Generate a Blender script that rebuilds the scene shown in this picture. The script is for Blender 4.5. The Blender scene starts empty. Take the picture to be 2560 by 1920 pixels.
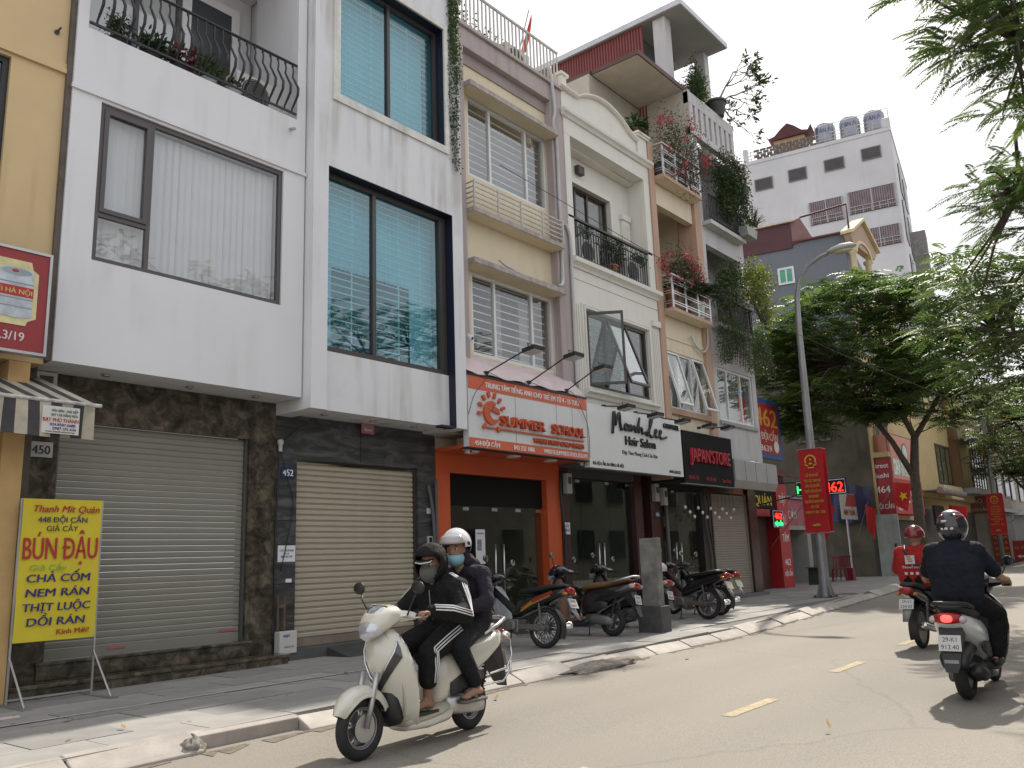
import bpy, bmesh, math, random
import numpy as np
from mathutils import Vector, Matrix
R = math.radians
random.seed(7); rng = np.random.default_rng(7)
scene = bpy.context.scene
COL = scene.collection

# ---------------------------------------------------------------- camera
def make_camera():
    yaw, pitch, roll, H = R(50.81), R(11.667), R(-2.011), 1.42
    fw = Vector((math.sin(yaw)*math.cos(pitch), math.cos(yaw)*math.cos(pitch), math.sin(pitch)))
    r = Vector((math.cos(yaw), -math.sin(yaw), 0)); u = r.cross(fw)
    c, s = math.cos(roll), math.sin(roll)
    r2 = c*r + s*u; u2 = -s*r + c*u
    cd = bpy.data.cameras.new('camera'); co = bpy.data.objects.new('camera', cd); COL.objects.link(co)
    m = Matrix((r2, u2, -fw)).transposed().to_4x4(); m.translation = (0, 0, H)
    co.matrix_world = m
    cd.sensor_width = 36; cd.lens = 2150/2560*36; cd.clip_start = 0.05; cd.clip_end = 2000
    scene.camera = co
make_camera()

# ---------------------------------------------------------------- sky, sun, exposure
SUN_EL, SUN_AZ = R(47), R(11)          # azimuth from +X (along the street) towards +Y (behind the houses)
sund = Vector((math.cos(SUN_EL)*math.cos(SUN_AZ), math.cos(SUN_EL)*math.sin(SUN_AZ), math.sin(SUN_EL)))
world = bpy.data.worlds.new('World'); scene.world = world; world.use_nodes = True
wn, wl = world.node_tree.nodes, world.node_tree.links
wn.clear()
wo = wn.new('ShaderNodeOutputWorld'); bg = wn.new('ShaderNodeBackground')
sky = wn.new('ShaderNodeTexSky'); sky.sky_type = 'NISHITA'; sky.sun_disc = False
sky.sun_elevation = SUN_EL; sky.sun_rotation = math.pi/2 - SUN_AZ
sky.air_density = 1.0; sky.dust_density = 6.0; sky.ozone_density = 1.0
tc = wn.new('ShaderNodeTexCoord'); mp = wn.new('ShaderNodeMapping'); mp.inputs['Scale'].default_value = (1.2, 1.2, 3.0)
nz = wn.new('ShaderNodeTexNoise'); nz.inputs['Scale'].default_value = 1.6; nz.inputs['Detail'].default_value = 4
ramp = wn.new('ShaderNodeValToRGB')
ramp.color_ramp.elements[0].position = 0.35; ramp.color_ramp.elements[0].color = (7.6, 7.8, 8.25, 1)
ramp.color_ramp.elements[1].position = 0.62; ramp.color_ramp.elements[1].color = (9.3, 9.45, 9.75, 1)
mix = wn.new('ShaderNodeMix'); mix.data_type = 'RGBA'; mix.inputs['Factor'].default_value = 0.86
wl.new(tc.outputs['Generated'], mp.inputs['Vector']); wl.new(mp.outputs[0], nz.inputs['Vector'])
wl.new(nz.outputs['Fac'], ramp.inputs['Fac'])
wl.new(sky.outputs[0], mix.inputs['A']); wl.new(ramp.outputs[0], mix.inputs['B'])
wl.new(mix.outputs['Result'], bg.inputs['Color']); bg.inputs['Strength'].default_value = 0.10
wl.new(bg.outputs[0], wo.inputs['Surface'])
sl = bpy.data.lights.new('sun', 'SUN'); sl.energy = 4.2; sl.angle = R(0.9); sl.color = (1, .93, .82)
so = bpy.data.objects.new('sun', sl); COL.objects.link(so)
so.rotation_euler = (-sund).to_track_quat('-Z', 'Y').to_euler(); so.location = (20, 10, 40)
vs = scene.view_settings; vs.view_transform = 'Standard'; vs.look = 'None'; vs.exposure = 0.45; vs.gamma = 1; vs.use_curve_mapping = False
scene.render.engine = 'CYCLES'
scene.cycles.max_bounces = 8; scene.cycles.transparent_max_bounces = 16; scene.cycles.diffuse_bounces = 3
scene.cycles.caustics_reflective = False; scene.cycles.caustics_refractive = False
scene.cycles.use_denoising = True

# ---------------------------------------------------------------- mesh helpers
class MB:
    def __init__(s): s.v = []; s.f = []; s.m = []; s.cur = 0
    def mi(s, i): s.cur = i; return s
    def _f(s, fs):
        for f in fs: s.f.append(f); s.m.append(s.cur)
    def box(s, x0, x1, y0, y1, z0, z1):
        b = len(s.v)
        s.v += [(x0,y0,z0),(x1,y0,z0),(x1,y1,z0),(x0,y1,z0),(x0,y0,z1),(x1,y0,z1),(x1,y1,z1),(x0,y1,z1)]
        s._f([(b,b+3,b+2,b+1),(b+4,b+5,b+6,b+7),(b,b+1,b+5,b+4),(b+1,b+2,b+6,b+5),(b+2,b+3,b+7,b+6),(b+3,b,b+4,b+7)]); return s
    def poly(s, pts):
        b = len(s.v); s.v += [tuple(p) for p in pts]; s._f([tuple(range(b, b+len(pts)))]); return s
    def prism(s, pts, axis, d0, d1):
        """pts: 2D outline in the two other axes (x: yz, y: xz, z: xy)."""
        n = len(pts); b = len(s.v)
        def P(a, c, d): return {'x': (d, a, c), 'y': (a, d, c), 'z': (a, c, d)}[axis]
        s.v += [P(a, c, d0) for a, c in pts] + [P(a, c, d1) for a, c in pts]
        s._f([tuple(range(b, b+n)), tuple(range(b+2*n-1, b+n-1, -1))])
        s._f([(b+i, b+n+i, b+n+(i+1) % n, b+(i+1) % n) for i in range(n)]); return s
    def loft(s, rings, cap=True, closed=True):
        b = len(s.v); n = len(rings[0])
        for r in rings: s.v += [tuple(p) for p in r]
        k = n if closed else n-1
        for j in range(len(rings)-1):
            s._f([(b+j*n+i, b+j*n+(i+1) % n, b+(j+1)*n+(i+1) % n, b+(j+1)*n+i) for i in range(k)])
        if cap:
            s._f([tuple(range(b+n-1, b-1, -1)), tuple(range(b+(len(rings)-1)*n, b+len(rings)*n))])
        return s
    def tube(s, pts, r, n=8, cap=True):
        pts = [Vector(p) for p in pts]; m = len(pts)
        rs = r if isinstance(r, (list, tuple)) else [r]*m
        rings = []; prev = None
        for i, p in enumerate(pts):
            d = (pts[min(i+1, m-1)] - pts[max(i-1, 0)]).normalized()
            a = prev if prev is not None else (Vector((0, 0, 1)) if abs(d.z) < .9 else Vector((1, 0, 0)))
            x = a - d*a.dot(d)
            if x.length < 1e-5: x = d.orthogonal()
            x.normalize(); prev = x; y = d.cross(x)
            rings.append([p + x*math.cos(2*math.pi*k/n)*rs[i] + y*math.sin(2*math.pi*k/n)*rs[i] for k in range(n)])
        return s.loft(rings, cap)
    def lathe(s, prof, c=(0, 0, 0), n=20, axis='z'):
        rings = []
        for r, h in prof:
            ring = []
            for k in range(n):
                a = 2*math.pi*k/n; u, w = r*math.cos(a), r*math.sin(a)
                p = {'z': (u, w, h), 'y': (u, h, w), 'x': (h, u, w)}[axis]
                ring.append((c[0]+p[0], c[1]+p[1], c[2]+p[2]))
            rings.append(ring)
        return s.loft(rings)
    def ell(s, c, r, n=12, m=8):
        prof = [(max(math.sin(math.pi*i/m), .02), -math.cos(math.pi*i/m)) for i in range(m+1)]
        rings = [[(c[0]+r[0]*q*math.cos(2*math.pi*k/n), c[1]+r[1]*q*math.sin(2*math.pi*k/n), c[2]+r[2]*h) for k in range(n)] for q, h in prof]
        return s.loft(rings)
    def xf(s, mat, start=0):
        for i in range(start, len(s.v)): s.v[i] = tuple(mat @ Vector(s.v[i]))
        return s
    def holes(s, x0, x1, z0, z1, y0, y1, hs):
        """a wall slab with rectangular openings hs = [(xa, xb, za, zb)]"""
        xs = sorted({x0, x1, *[min(max(h[i], x0), x1) for h in hs for i in (0, 1)]})
        zs = sorted({z0, z1, *[min(max(h[i], z0), z1) for h in hs for i in (2, 3)]})
        for a, b in zip(xs, xs[1:]):
            run = None
            for c, d in zip(zs, zs[1:]):
                mx, mz = (a+b)/2, (c+d)/2
                if any(h[0] < mx < h[1] and h[2] < mz < h[3] for h in hs):
                    if run: s.box(a, b, y0, y1, *run); run = None
                else: run = (run[0], d) if run else (c, d)
            if run: s.box(a, b, y0, y1, *run)
        return s

def acc(o):
    t = Vector((0, 0, 0))
    while o is not None: t += o.location; o = o.parent
    return t
def tag(o, label=None, cat=None, group=None, kind=None):
    if label: o['label'] = label
    if cat: o['category'] = cat
    if group: o['group'] = group
    if kind: o['kind'] = kind
    return o
def root(name, loc, label, cat, group=None):
    o = bpy.data.objects.new(name, None); COL.objects.link(o); o.location = loc; o.empty_display_size = .2
    return tag(o, label, cat, group)
def mesh_of(name, mb, mats, smooth=False):
    me = bpy.data.meshes.new(name)
    me.from_pydata(mb.v, [], mb.f)
    mats = mats if isinstance(mats, (list, tuple)) else [mats]
    for m in mats: me.materials.append(m)
    if len(mats) > 1: me.polygons.foreach_set('material_index', mb.m)
    if smooth: me.polygons.foreach_set('use_smooth', [True]*len(me.polygons))
    me.update(); return me
def add(name, mb, mats, parent=None, smooth=False, bevel=0, label=None, cat=None, group=None, kind=None, remesh=0, sm=0, auto=None):
    me = mesh_of(name, mb, mats, smooth)
    if auto is not None and smooth: me.set_sharp_from_angle(angle=R(auto))
    return link(name, me, parent, None, bevel, label, cat, group, kind, remesh, sm)
def link(name, me, parent=None, loc=None, bevel=0, label=None, cat=None, group=None, kind=None, remesh=0, sm=0):
    """loc: world position of the mesh origin (None: the mesh is already in world, or in the root's, coordinates)"""
    o = bpy.data.objects.new(name, me); COL.objects.link(o)
    if parent is not None: o.parent = parent
    base = acc(parent) if parent is not None else Vector((0, 0, 0))
    o.location = (Vector(loc) if loc is not None else Vector((0, 0, 0))) - base
    if remesh:
        m = o.modifiers.new('remesh', 'REMESH'); m.mode = 'VOXEL'; m.voxel_size = remesh; m.use_smooth_shade = True
        if sm: q = o.modifiers.new('smooth', 'SMOOTH'); q.factor = .5; q.iterations = sm
    if bevel:
        m = o.modifiers.new('bevel', 'BEVEL'); m.width = bevel; m.segments = 2; m.limit_method = 'ANGLE'; m.angle_limit = R(50)
    return tag(o, label, cat, group, kind)
def mesh_np(name, V, F, mats, midx=None, smooth=False):
    """numpy vertices (n,3) and quads (m,4)"""
    me = bpy.data.meshes.new(name); n, m = len(V), len(F); k = F.shape[1]
    me.vertices.add(n); me.vertices.foreach_set('co', np.asarray(V, np.float32).ravel())
    me.loops.add(m*k); me.loops.foreach_set('vertex_index', np.asarray(F, np.int32).ravel())
    me.polygons.add(m); me.polygons.foreach_set('loop_start', np.arange(0, m*k, k, dtype=np.int32))
    mats = mats if isinstance(mats, (list, tuple)) else [mats]
    for q in mats: me.materials.append(q)
    if midx is not None: me.polygons.foreach_set('material_index', np.asarray(midx, np.int32))
    me.update(calc_edges=True); me.validate()
    return me

def text(name, s, o, h, mat, parent, U=(1, 0, 0), V=(0, 0, 1), w=None, align='C', depth=.004, bold=0., shear=0., space=1.):
    """lettering: cap height h, baseline point o, along U with up V; w squeezes or stretches it to that width"""
    raw = s; s = s.replace('Đ', 'D')
    cu = bpy.data.curves.new(name, 'FONT'); cu.body = s; cu.size = 1; cu.offset = 0; cu.shear = shear
    cu.space_character = space; cu.resolution_u = 3; cu.fill_mode = 'BOTH'; cu.extrude = .5
    to = bpy.data.objects.new(name, cu)
    me = bpy.data.meshes.new_from_object(to)
    bars_ = []
    if 'Đ' in raw:
        def ext(q):
            cu.body = q; t = bpy.data.meshes.new_from_object(to); c = np.zeros(len(t.vertices)*3, np.float32); t.vertices.foreach_get('co', c); bpy.data.meshes.remove(t); c = c.reshape(-1, 3); return c[:, 0].min(), c[:, 0].max()
        a0, a1 = ext('D')
        for i, ch in enumerate(raw):
            if ch == 'Đ': e = ext(s[:i+1])[1]; bars_.append((e-(a1-a0)-.07, e-(a1-a0)*.45))
    bpy.data.objects.remove(to); bpy.data.curves.remove(cu)
    if bars_:
        bm = bmesh.new(); bm.from_mesh(me)
        for xa, xb in bars_:
            q = [bm.verts.new((xx, yy, zz)) for zz in (-.56, .56) for xx, yy in ((xa, .33), (xb, .33), (xb, .41), (xa, .41))]
            for f in ((3, 2, 1, 0), (4, 5, 6, 7), (0, 1, 5, 4), (1, 2, 6, 5), (2, 3, 7, 6), (3, 0, 4, 7)): bm.faces.new([q[j] for j in f])
        bm.to_mesh(me); bm.free()
    n = len(me.vertices); co = np.zeros(n*3, np.float32); me.vertices.foreach_get('co', co); co = co.reshape(-1, 3)
    x0, x1 = co[:, 0].min(), co[:, 0].max(); kx = h/.73
    if w: kx = w/(x1-x0)
    xo = {'L': x0, 'C': (x0+x1)/2, 'R': x1}[align]
    U = Vector(U).normalized(); V = Vector(V).normalized(); N = U.cross(V)
    base = Vector(o)
    out = np.array(base)[None, :] + ((co[:, 0]-xo)*kx)[:, None]*np.array(U) + (co[:, 1]*h/.73)[:, None]*np.array(V) + ((co[:, 2]+.5)*depth)[:, None]*np.array(N)
    me.vertices.foreach_set('co', out.astype(np.float32).ravel())
    if bold:
        bm = bmesh.new(); bm.from_mesh(me); src = list(bm.verts) + list(bm.edges) + list(bm.faces); o_ = np.array(base)
        for sgn, ex in ((-1, .25), (1, .5)):
            nv = [e for e in bmesh.ops.duplicate(bm, geom=src)['geom'] if isinstance(e, bmesh.types.BMVert)]
            for v in nv: h_ = (v.co-base).dot(N); v.co += U*(sgn*bold*1.1*kx) + N*(h_*ex)
        bm.to_mesh(me); bm.free()
    me.materials.clear(); me.materials.append(mat); me.update()
    return link(name, me, parent)

# ---------------------------------------------------------------- materials
MATS = {}
def M(name, col, rough=.6, metal=0., var=.1, scale=2.5, bump=0., bscale=40., spec=.5, coat=0., streak=0., scol=None, emis=None, sub=0., trans=0., bdist=.01):
    if name in MATS: return MATS[name]
    m = bpy.data.materials.new(name); m.use_nodes = True; nt = m.node_tree; n, l = nt.nodes, nt.links
    b = n['Principled BSDF']; b.inputs['Roughness'].default_value = rough; b.inputs['Metallic'].default_value = metal
    b.inputs['Specular IOR Level'].default_value = spec; b.inputs['Coat Weight'].default_value = coat; b.inputs['Coat Roughness'].default_value = .06
    if trans: b.inputs['Transmission Weight'].default_value = trans
    c4 = (*col, 1)
    tcn = n.new('ShaderNodeTexCoord')
    src = None
    if var > 0:
        no = n.new('ShaderNodeTexNoise'); no.inputs['Scale'].default_value = scale; no.inputs['Detail'].default_value = 6; no.inputs['Roughness'].default_value = .6
        l.new(tcn.outputs['Object'], no.inputs['Vector'])
        rp = n.new('ShaderNodeValToRGB'); rp.color_ramp.elements[0].position = .3; rp.color_ramp.elements[1].position = .7
        rp.color_ramp.elements[0].color = (*[x*(1-var) for x in col], 1); rp.color_ramp.elements[1].color = (*[min(x*(1+var), 1) for x in col], 1)
        l.new(no.outputs['Fac'], rp.inputs['Fac']); src = rp.outputs[0]
    if streak > 0:
        mpn = n.new('ShaderNodeMapping'); mpn.inputs['Scale'].default_value = (5, 5, .35); l.new(tcn.outputs['Object'], mpn.inputs['Vector'])
        n2 = n.new('ShaderNodeTexNoise'); n2.inputs['Scale'].default_value = 1.0; n2.inputs['Detail'].default_value = 5; l.new(mpn.outputs[0], n2.inputs['Vector'])
        r2 = n.new('ShaderNodeValToRGB'); r2.color_ramp.elements[0].position = .46; r2.color_ramp.elements[1].position = .66
        r2.color_ramp.elements[0].color = (0, 0, 0, 1); r2.color_ramp.elements[1].color = (streak, streak, streak, 1)
        l.new(n2.outputs['Fac'], r2.inputs['Fac'])
        n3 = n.new('ShaderNodeTexNoise'); n3.inputs['Scale'].default_value = .75; n3.inputs['Detail'].default_value = 4; l.new(tcn.outputs['Object'], n3.inputs['Vector'])
        r4 = n.new('ShaderNodeValToRGB'); r4.color_ramp.elements[0].position = .42; r4.color_ramp.elements[1].position = .62; l.new(n3.outputs['Fac'], r4.inputs['Fac'])
        mm = n.new('ShaderNodeMix'); mm.data_type = 'RGBA'; mm.blend_type = 'MULTIPLY'; mm.inputs['Factor'].default_value = 1; l.new(r2.outputs[0], mm.inputs['A']); l.new(r4.outputs[0], mm.inputs['B'])
        mx = n.new('ShaderNodeMix'); mx.data_type = 'RGBA'; l.new(mm.outputs['Result'], mx.inputs['Factor'])
        if src: l.new(src, mx.inputs['A'])
        else: mx.inputs['A'].default_value = c4
        mx.inputs['B'].default_value = (*(scol or [x*.45 for x in col]), 1); src = mx.outputs['Result']
    if src: l.new(src, b.inputs['Base Color'])
    else: b.inputs['Base Color'].default_value = c4
    if bump > 0:
        nb = n.new('ShaderNodeTexNoise'); nb.inputs['Scale'].default_value = bscale; nb.inputs['Detail'].default_value = 4; l.new(tcn.outputs['Object'], nb.inputs['Vector'])
        bp = n.new('ShaderNodeBump'); bp.inputs['Strength'].default_value = bump; bp.inputs['Distance'].default_value = bdist
        l.new(nb.outputs['Fac'], bp.inputs['Height']); l.new(bp.outputs[0], b.inputs['Normal'])
    if emis: b.inputs['Emission Color'].default_value = (*col, 1); b.inputs['Emission Strength'].default_value = emis
    if sub > 0:
        out = n['Material Output']; tr = n.new('ShaderNodeBsdfTranslucent'); ms = n.new('ShaderNodeMixShader'); ms.inputs[0].default_value = sub
        if src: l.new(src, tr.inputs['Color'])
        else: tr.inputs['Color'].default_value = c4
        l.new(b.outputs[0], ms.inputs[1]); l.new(tr.outputs[0], ms.inputs[2]); l.new(ms.outputs[0], out.inputs['Surface'])
    MATS[name] = m; return m
def glass(name, tint, f0=.05, rough=0.0):
    """thin pane: tinted see-through with a Schlick reflection, the same from both sides"""
    if name in MATS: return MATS[name]
    m = bpy.data.materials.new(name); m.use_nodes = True; n, l = m.node_tree.nodes, m.node_tree.links; n.clear()
    o = n.new('ShaderNodeOutputMaterial'); t = n.new('ShaderNodeBsdfTransparent'); g = n.new('ShaderNodeBsdfGlossy'); x = n.new('ShaderNodeMixShader')
    f = n.new('ShaderNodeLayerWeight'); f.inputs['Blend'].default_value = .5
    p5 = n.new('ShaderNodeMath'); p5.operation = 'POWER'; p5.inputs[1].default_value = 5
    ma = n.new('ShaderNodeMath'); ma.operation = 'MULTIPLY_ADD'; ma.inputs[1].default_value = 1-f0; ma.inputs[2].default_value = f0
    l.new(f.outputs['Facing'], p5.inputs[0]); l.new(p5.outputs[0], ma.inputs[0])
    t.inputs['Color'].default_value = (*tint, 1); g.inputs['Roughness'].default_value = rough
    l.new(ma.outputs[0], x.inputs[0]); l.new(t.outputs[0], x.inputs[1]); l.new(g.outputs[0], x.inputs[2]); l.new(x.outputs[0], o.inputs['Surface'])
    MATS[name] = m; return m
def marble(name, c0, c1, c2, scale, dist, rough=.25, stretch=(1, 1, 1)):
    if name in MATS: return MATS[name]
    m = bpy.data.materials.new(name); m.use_nodes = True; n, l = m.node_tree.nodes, m.node_tree.links; b = n['Principled BSDF']; b.inputs['Roughness'].default_value = rough
    t = n.new('ShaderNodeTexCoord'); mpn = n.new('ShaderNodeMapping'); mpn.inputs['Scale'].default_value = stretch; mpn.inputs['Rotation'].default_value = (0, R(38), 0)
    l.new(t.outputs['Object'], mpn.inputs['Vector'])
    no = n.new('ShaderNodeTexNoise'); no.inputs['Scale'].default_value = scale; no.inputs['Detail'].default_value = 10; no.inputs['Roughness'].default_value = .68; no.inputs['Distortion'].default_value = dist
    l.new(mpn.outputs[0], no.inputs['Vector'])
    r = n.new('ShaderNodeValToRGB'); e = r.color_ramp.elements
    e[0].position = .36; e[0].color = (*c0, 1); e[1].position = .66; e[1].color = (*c2, 1); k = e.new(.5); k.color = (*c1, 1)
    l.new(no.outputs['Fac'], r.inputs['Fac']); l.new(r.outputs[0], b.inputs['Base Color'])
    MATS[name] = m; return m
def leafmat(name, c, sub=.35, var=.35, scale=.8):
    return M(name, c, rough=.5, var=var, scale=scale, sub=sub, spec=.3)

white_wall = M('white_plaster', (.70, .70, .72), .75, var=.03, scale=.7, bump=.06, bscale=120, streak=.30, scol=(.46, .45, .42))
white_wall2 = M('white_plaster_stained', (.70, .70, .72), .75, var=.03, scale=.8, bump=.06, bscale=120, streak=.75, scol=(.44, .42, .38))
yellow_wall = M('yellow_plaster', (.60, .45, .25), .8, var=.06, scale=.9, bump=.1, streak=.5, scol=(.40, .29, .15))
cream_wall = M('cream_plaster', (.70, .61, .44), .8, var=.05, scale=1.2, bump=.08, streak=.3, scol=(.5, .40, .26))
mauve_wall = M('mauve_plaster', (.42, .36, .35), .8, var=.07, scale=1.5, bump=.08, streak=.4, scol=(.22, .19, .18))
ivory_wall = M('ivory_plaster', (.72, .70, .64), .75, var=.03, scale=1., bump=.05, streak=.25, scol=(.5, .47, .40))
peach_wall = M('peach_plaster', (.50, .33, .24), .8, var=.06, scale=1.2, bump=.08, streak=.25)
grey_wall = M('grey_plaster', (.52, .51, .51), .8, var=.06, scale=1.2, bump=.08, streak=.35)
palegrey = M('pale_grey_paint', (.66, .66, .67), .7, var=.04)
black_metal = M('black_metal', (.018, .018, .02), .45, var=.1)
dark_frame = M('dark_brown_frame', (.055, .047, .045), .4, var=.05)
grey_frame = M('grey_brown_frame', (.085, .075, .078), .45, var=.05)
white_frame = M('white_frame', (.72, .72, .72), .4, var=.04)
steel = M('steel', (.62, .62, .62), .28, 1., var=.05)
alu = M('dull_aluminium', (.5, .5, .5), .45, .8, var=.1)
navy = M('navy_paint', (.008, .011, .03), .5, var=.05)
black_void = M('dark_interior', (.012, .012, .012), .9, var=.0)
room_grey = M('room_wall', (.30, .30, .28), .9, var=.05)
white_paint = M('white_paint', (.8, .8, .8), .5, var=.02)
red_paint = M('red_paint', (.45, .025, .03), .5, var=.05)
black_rubber = M('black_rubber', (.018, .018, .018), .75, var=.2, scale=20)
curtain_white = M('white_curtain', (.82, .82, .82), .9, var=.03, sub=.25)
clear_glass = glass('window_glass', (.975, .985, .985), .09)
dark_glass = glass('dark_shop_glass', (.84, .88, .86), .06)
teal_glass = glass('teal_glass', (.67, .90, .95), .11)
# ================================================================ ground
SLOPE = .006
def gz(x, off=0.): return off + SLOPE*x
def kerb_y(x):
    if x < 14: return 6.5
    if x < 34: return 6.5 + (x-14)*.11
    return 8.7 + (x-34)*.045
def asphalt():
    m = bpy.data.materials.new('dusty_asphalt'); m.use_nodes = True; n, l = m.node_tree.nodes, m.node_tree.links; b = n['Principled BSDF']; b.inputs['Roughness'].default_value = .85
    t = n.new('ShaderNodeTexCoord')
    def noise(sc, det=5, stretch=None):
        q = n.new('ShaderNodeTexNoise'); q.inputs['Scale'].default_value = sc; q.inputs['Detail'].default_value = det
        if stretch:
            mpn = n.new('ShaderNodeMapping'); mpn.inputs['Scale'].default_value = stretch; l.new(t.outputs['Object'], mpn.inputs['Vector']); l.new(mpn.outputs[0], q.inputs['Vector'])
        else: l.new(t.outputs['Object'], q.inputs['Vector'])
        return q
    a = noise(.35, 6, (.35, 1.6, 1)); r = n.new('ShaderNodeValToRGB'); e = r.color_ramp.elements
    e[0].position = .3; e[0].color = (.205, .188, .165, 1); e[1].position = .72; e[1].color = (.27, .246, .21, 1); l.new(a.outputs['Fac'], r.inputs['Fac'])
    s = noise(90, 3); r2 = n.new('ShaderNodeValToRGB'); e = r2.color_ramp.elements; e[0].position = .33; e[0].color = (.55, .55, .55, 1); e[1].position = .68; e[1].color = (1.35, 1.33, 1.28, 1); l.new(s.outputs['Fac'], r2.inputs['Fac'])
    mu = n.new('ShaderNodeMix'); mu.data_type = 'RGBA'; mu.blend_type = 'MULTIPLY'; mu.inputs['Factor'].default_value = .55; l.new(r.outputs[0], mu.inputs['A']); l.new(r2.outputs[0], mu.inputs['B'])
    c = n.new('ShaderNodeTexVoronoi'); c.feature = 'DISTANCE_TO_EDGE'; c.inputs['Scale'].default_value = .32
    wv = noise(1.1, 4); ad = n.new('ShaderNodeMix'); ad.data_type = 'RGBA'; ad.inputs['Factor'].default_value = .35; l.new(t.outputs['Object'], ad.inputs['A']); l.new(wv.outputs['Color'], ad.inputs['B']); l.new(ad.outputs['Result'], c.inputs['Vector'])
    r3 = n.new('ShaderNodeValToRGB'); e = r3.color_ramp.elements; e[0].position = .0; e[0].color = (.45, .45, .45, 1); e[1].position = .006; e[1].color = (1, 1, 1, 1); l.new(c.outputs['Distance'], r3.inputs['Fac'])
    m2 = n.new('ShaderNodeMix'); m2.data_type = 'RGBA'; m2.blend_type = 'MULTIPLY'; m2.inputs['Factor'].default_value = .28; l.new(mu.outputs['Result'], m2.inputs['A']); l.new(r3.outputs[0], m2.inputs['B'])
    l.new(m2.outputs['Result'], b.inputs['Base Color'])
    bp = n.new('ShaderNodeBump'); bp.inputs['Strength'].default_value = .35; bp.inputs['Distance'].default_value = .008; l.new(s.outputs['Fac'], bp.inputs['Height']); l.new(bp.outputs[0], b.inputs['Normal'])
    return m
road_mat = asphalt()
slab_mats = [M('paving_%d' % i, c, .8, var=.22, scale=1.3, bump=.15, bscale=60, streak=0) for i, c in enumerate([(.27, .262, .25), (.30, .29, .275), (.25, .245, .236), (.32, .305, .285)])]
joint_mat = M('paving_joint', (.17, .16, .145), .95, var=.3, scale=8)
kerb_mats = [M('kerb_stone_%d' % i, c, .8, var=.16, scale=5, bump=.2, bscale=50) for i, c in enumerate([(.37, .335, .30), (.41, .375, .335), (.34, .31, .28)])]
yellow_line = M('road_paint_yellow', (.38, .315, .20), .85, var=.35, scale=14)

g = MB(); g.poly([(-300, -300, -1.8-.25), (900, -300, 5.4-.25), (900, 300, 5.4-.25), (-300, 300, -1.8-.25)])
add('ground', g, M('earth', (.2, .17, .14), .9, var=.2), kind='structure')
xs = [-60, 0, 14, 20, 27, 34, 60, 120, 300]
g = MB()
for a, b in zip(xs, xs[1:]): g.poly([(a, -1.0, gz(a)), (b, -1.0, gz(b)), (b, kerb_y(b)+.25, gz(b)), (a, kerb_y(a)+.25, gz(a))])
road = add('road', g, road_mat, kind='structure')
dash = MB(); dash.poly([(0, 0, 0), (1.0, .0, SLOPE), (1.02, .125, SLOPE), (.02, .125, 0)])
dme = mesh_of('lane_dash', dash, yellow_line)
for x, y in [(1.0, 3.5), (4.1, 3.54), (7.22, 3.56), (10.2, 3.69), (13.2, 3.8), (16.2, 3.95), (19.2, 4.2), (22.2, 4.5), (25.2, 4.8)]:
    link('lane_dash', dme, road, (x, y, gz(x)+.004))
# pavement bed and its slabs
g = MB()
for a, b in zip(xs, xs[1:]):
    g.poly([(a, kerb_y(a)+.2, gz(a, .115)), (b, kerb_y(b)+.2, gz(b, .115)), (b, 40, gz(b, .115)), (a, 40, gz(a, .115))])
pavement = add('pavement', g, [joint_mat], kind='structure')
far = MB()
for a, b in [(24.02, 27), (27, 34), (34, 60), (60, 120), (120, 300)]:
    far.poly([(a, kerb_y(a)+.29, gz(a, .13)), (b, kerb_y(b)+.29, gz(b, .13)), (b, 40, gz(b, .13)), (a, 40, gz(a, .13))])
add('far_paving', far, slab_mats[1], pavement)
SLX, SLY = .80, .55
smes = []
for k in range(4):
    b = MB(); b.box(.006, SLX-.006, .005, SLY-.005, -.05, 0); me = mesh_of('slab', b, slab_mats[k]); smes.append(me)
y = 10.56; row = 0
while y - SLY > 6.2:
    y -= SLY; x = .2 - (row % 2)*.4
    while x < 24:
        if y > kerb_y(x+SLX)+.2:
            o = link('slab', random.choice(smes), pavement, (x, y, gz(x, .13)+random.uniform(-.004, .004)))
            o.rotation_euler = (random.uniform(-.006, .006), -SLOPE+random.uniform(-.004, .004), 0)
        x += SLX
    row += 1
b = MB(); b.poly([(3.2, 8.56, gz(3.2, .139)), (9.2, 8.40, gz(9.2, .139)), (9.2, 8.45, gz(9.2, .139)), (3.2, 8.62, gz(3.2, .139))])
add('mortar_line', b, M('mortar', (.40, .385, .36), .9, var=.25, scale=12), pavement)
# kerb: sloped stones
kerb = root('kerb', (0, 6.5, 0), None, None); kerb['kind'] = 'structure'
kmes = []
for k in range(3):
    b = MB(); b.prism([(0, -.06), (.0, .015), (.05, .045), (.24, .128), (.30, .135), (.30, -.06)], 'x', .008, .985); kmes.append(mesh_of('kerb_stone', b, kerb_mats[k]))
x = -1.0; i = 0
while x < 46:
    if not (3.95 < x < 4.75):
        yy = kerb_y(x+.5); o = link('kerb_stone', random.choice(kmes), kerb, (x, kerb_y(x)+random.uniform(-.012, .012), gz(x)+random.uniform(-.012, .008)), bevel=.012)
        o.rotation_euler = (random.uniform(-.03, .03), -SLOPE+random.uniform(-.012, .012), math.atan2(kerb_y(x+1)-kerb_y(x), 1)+random.uniform(-.012, .012))
    x += 1.0
b = MB(); b.prism([(.16, -.05), (.15, .115), (.19, .135), (.30, .137), (.30, -.05)], 'x', 0, 1.0)
for xx in (4.0,):
    o = link('kerb_stone', mesh_of('upright_kerb', b, kerb_mats[0]), kerb, (xx, 6.5, gz(xx)-.005), bevel=.01)
b = MB(); rn = random.Random(5); xx = -1.0
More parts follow.
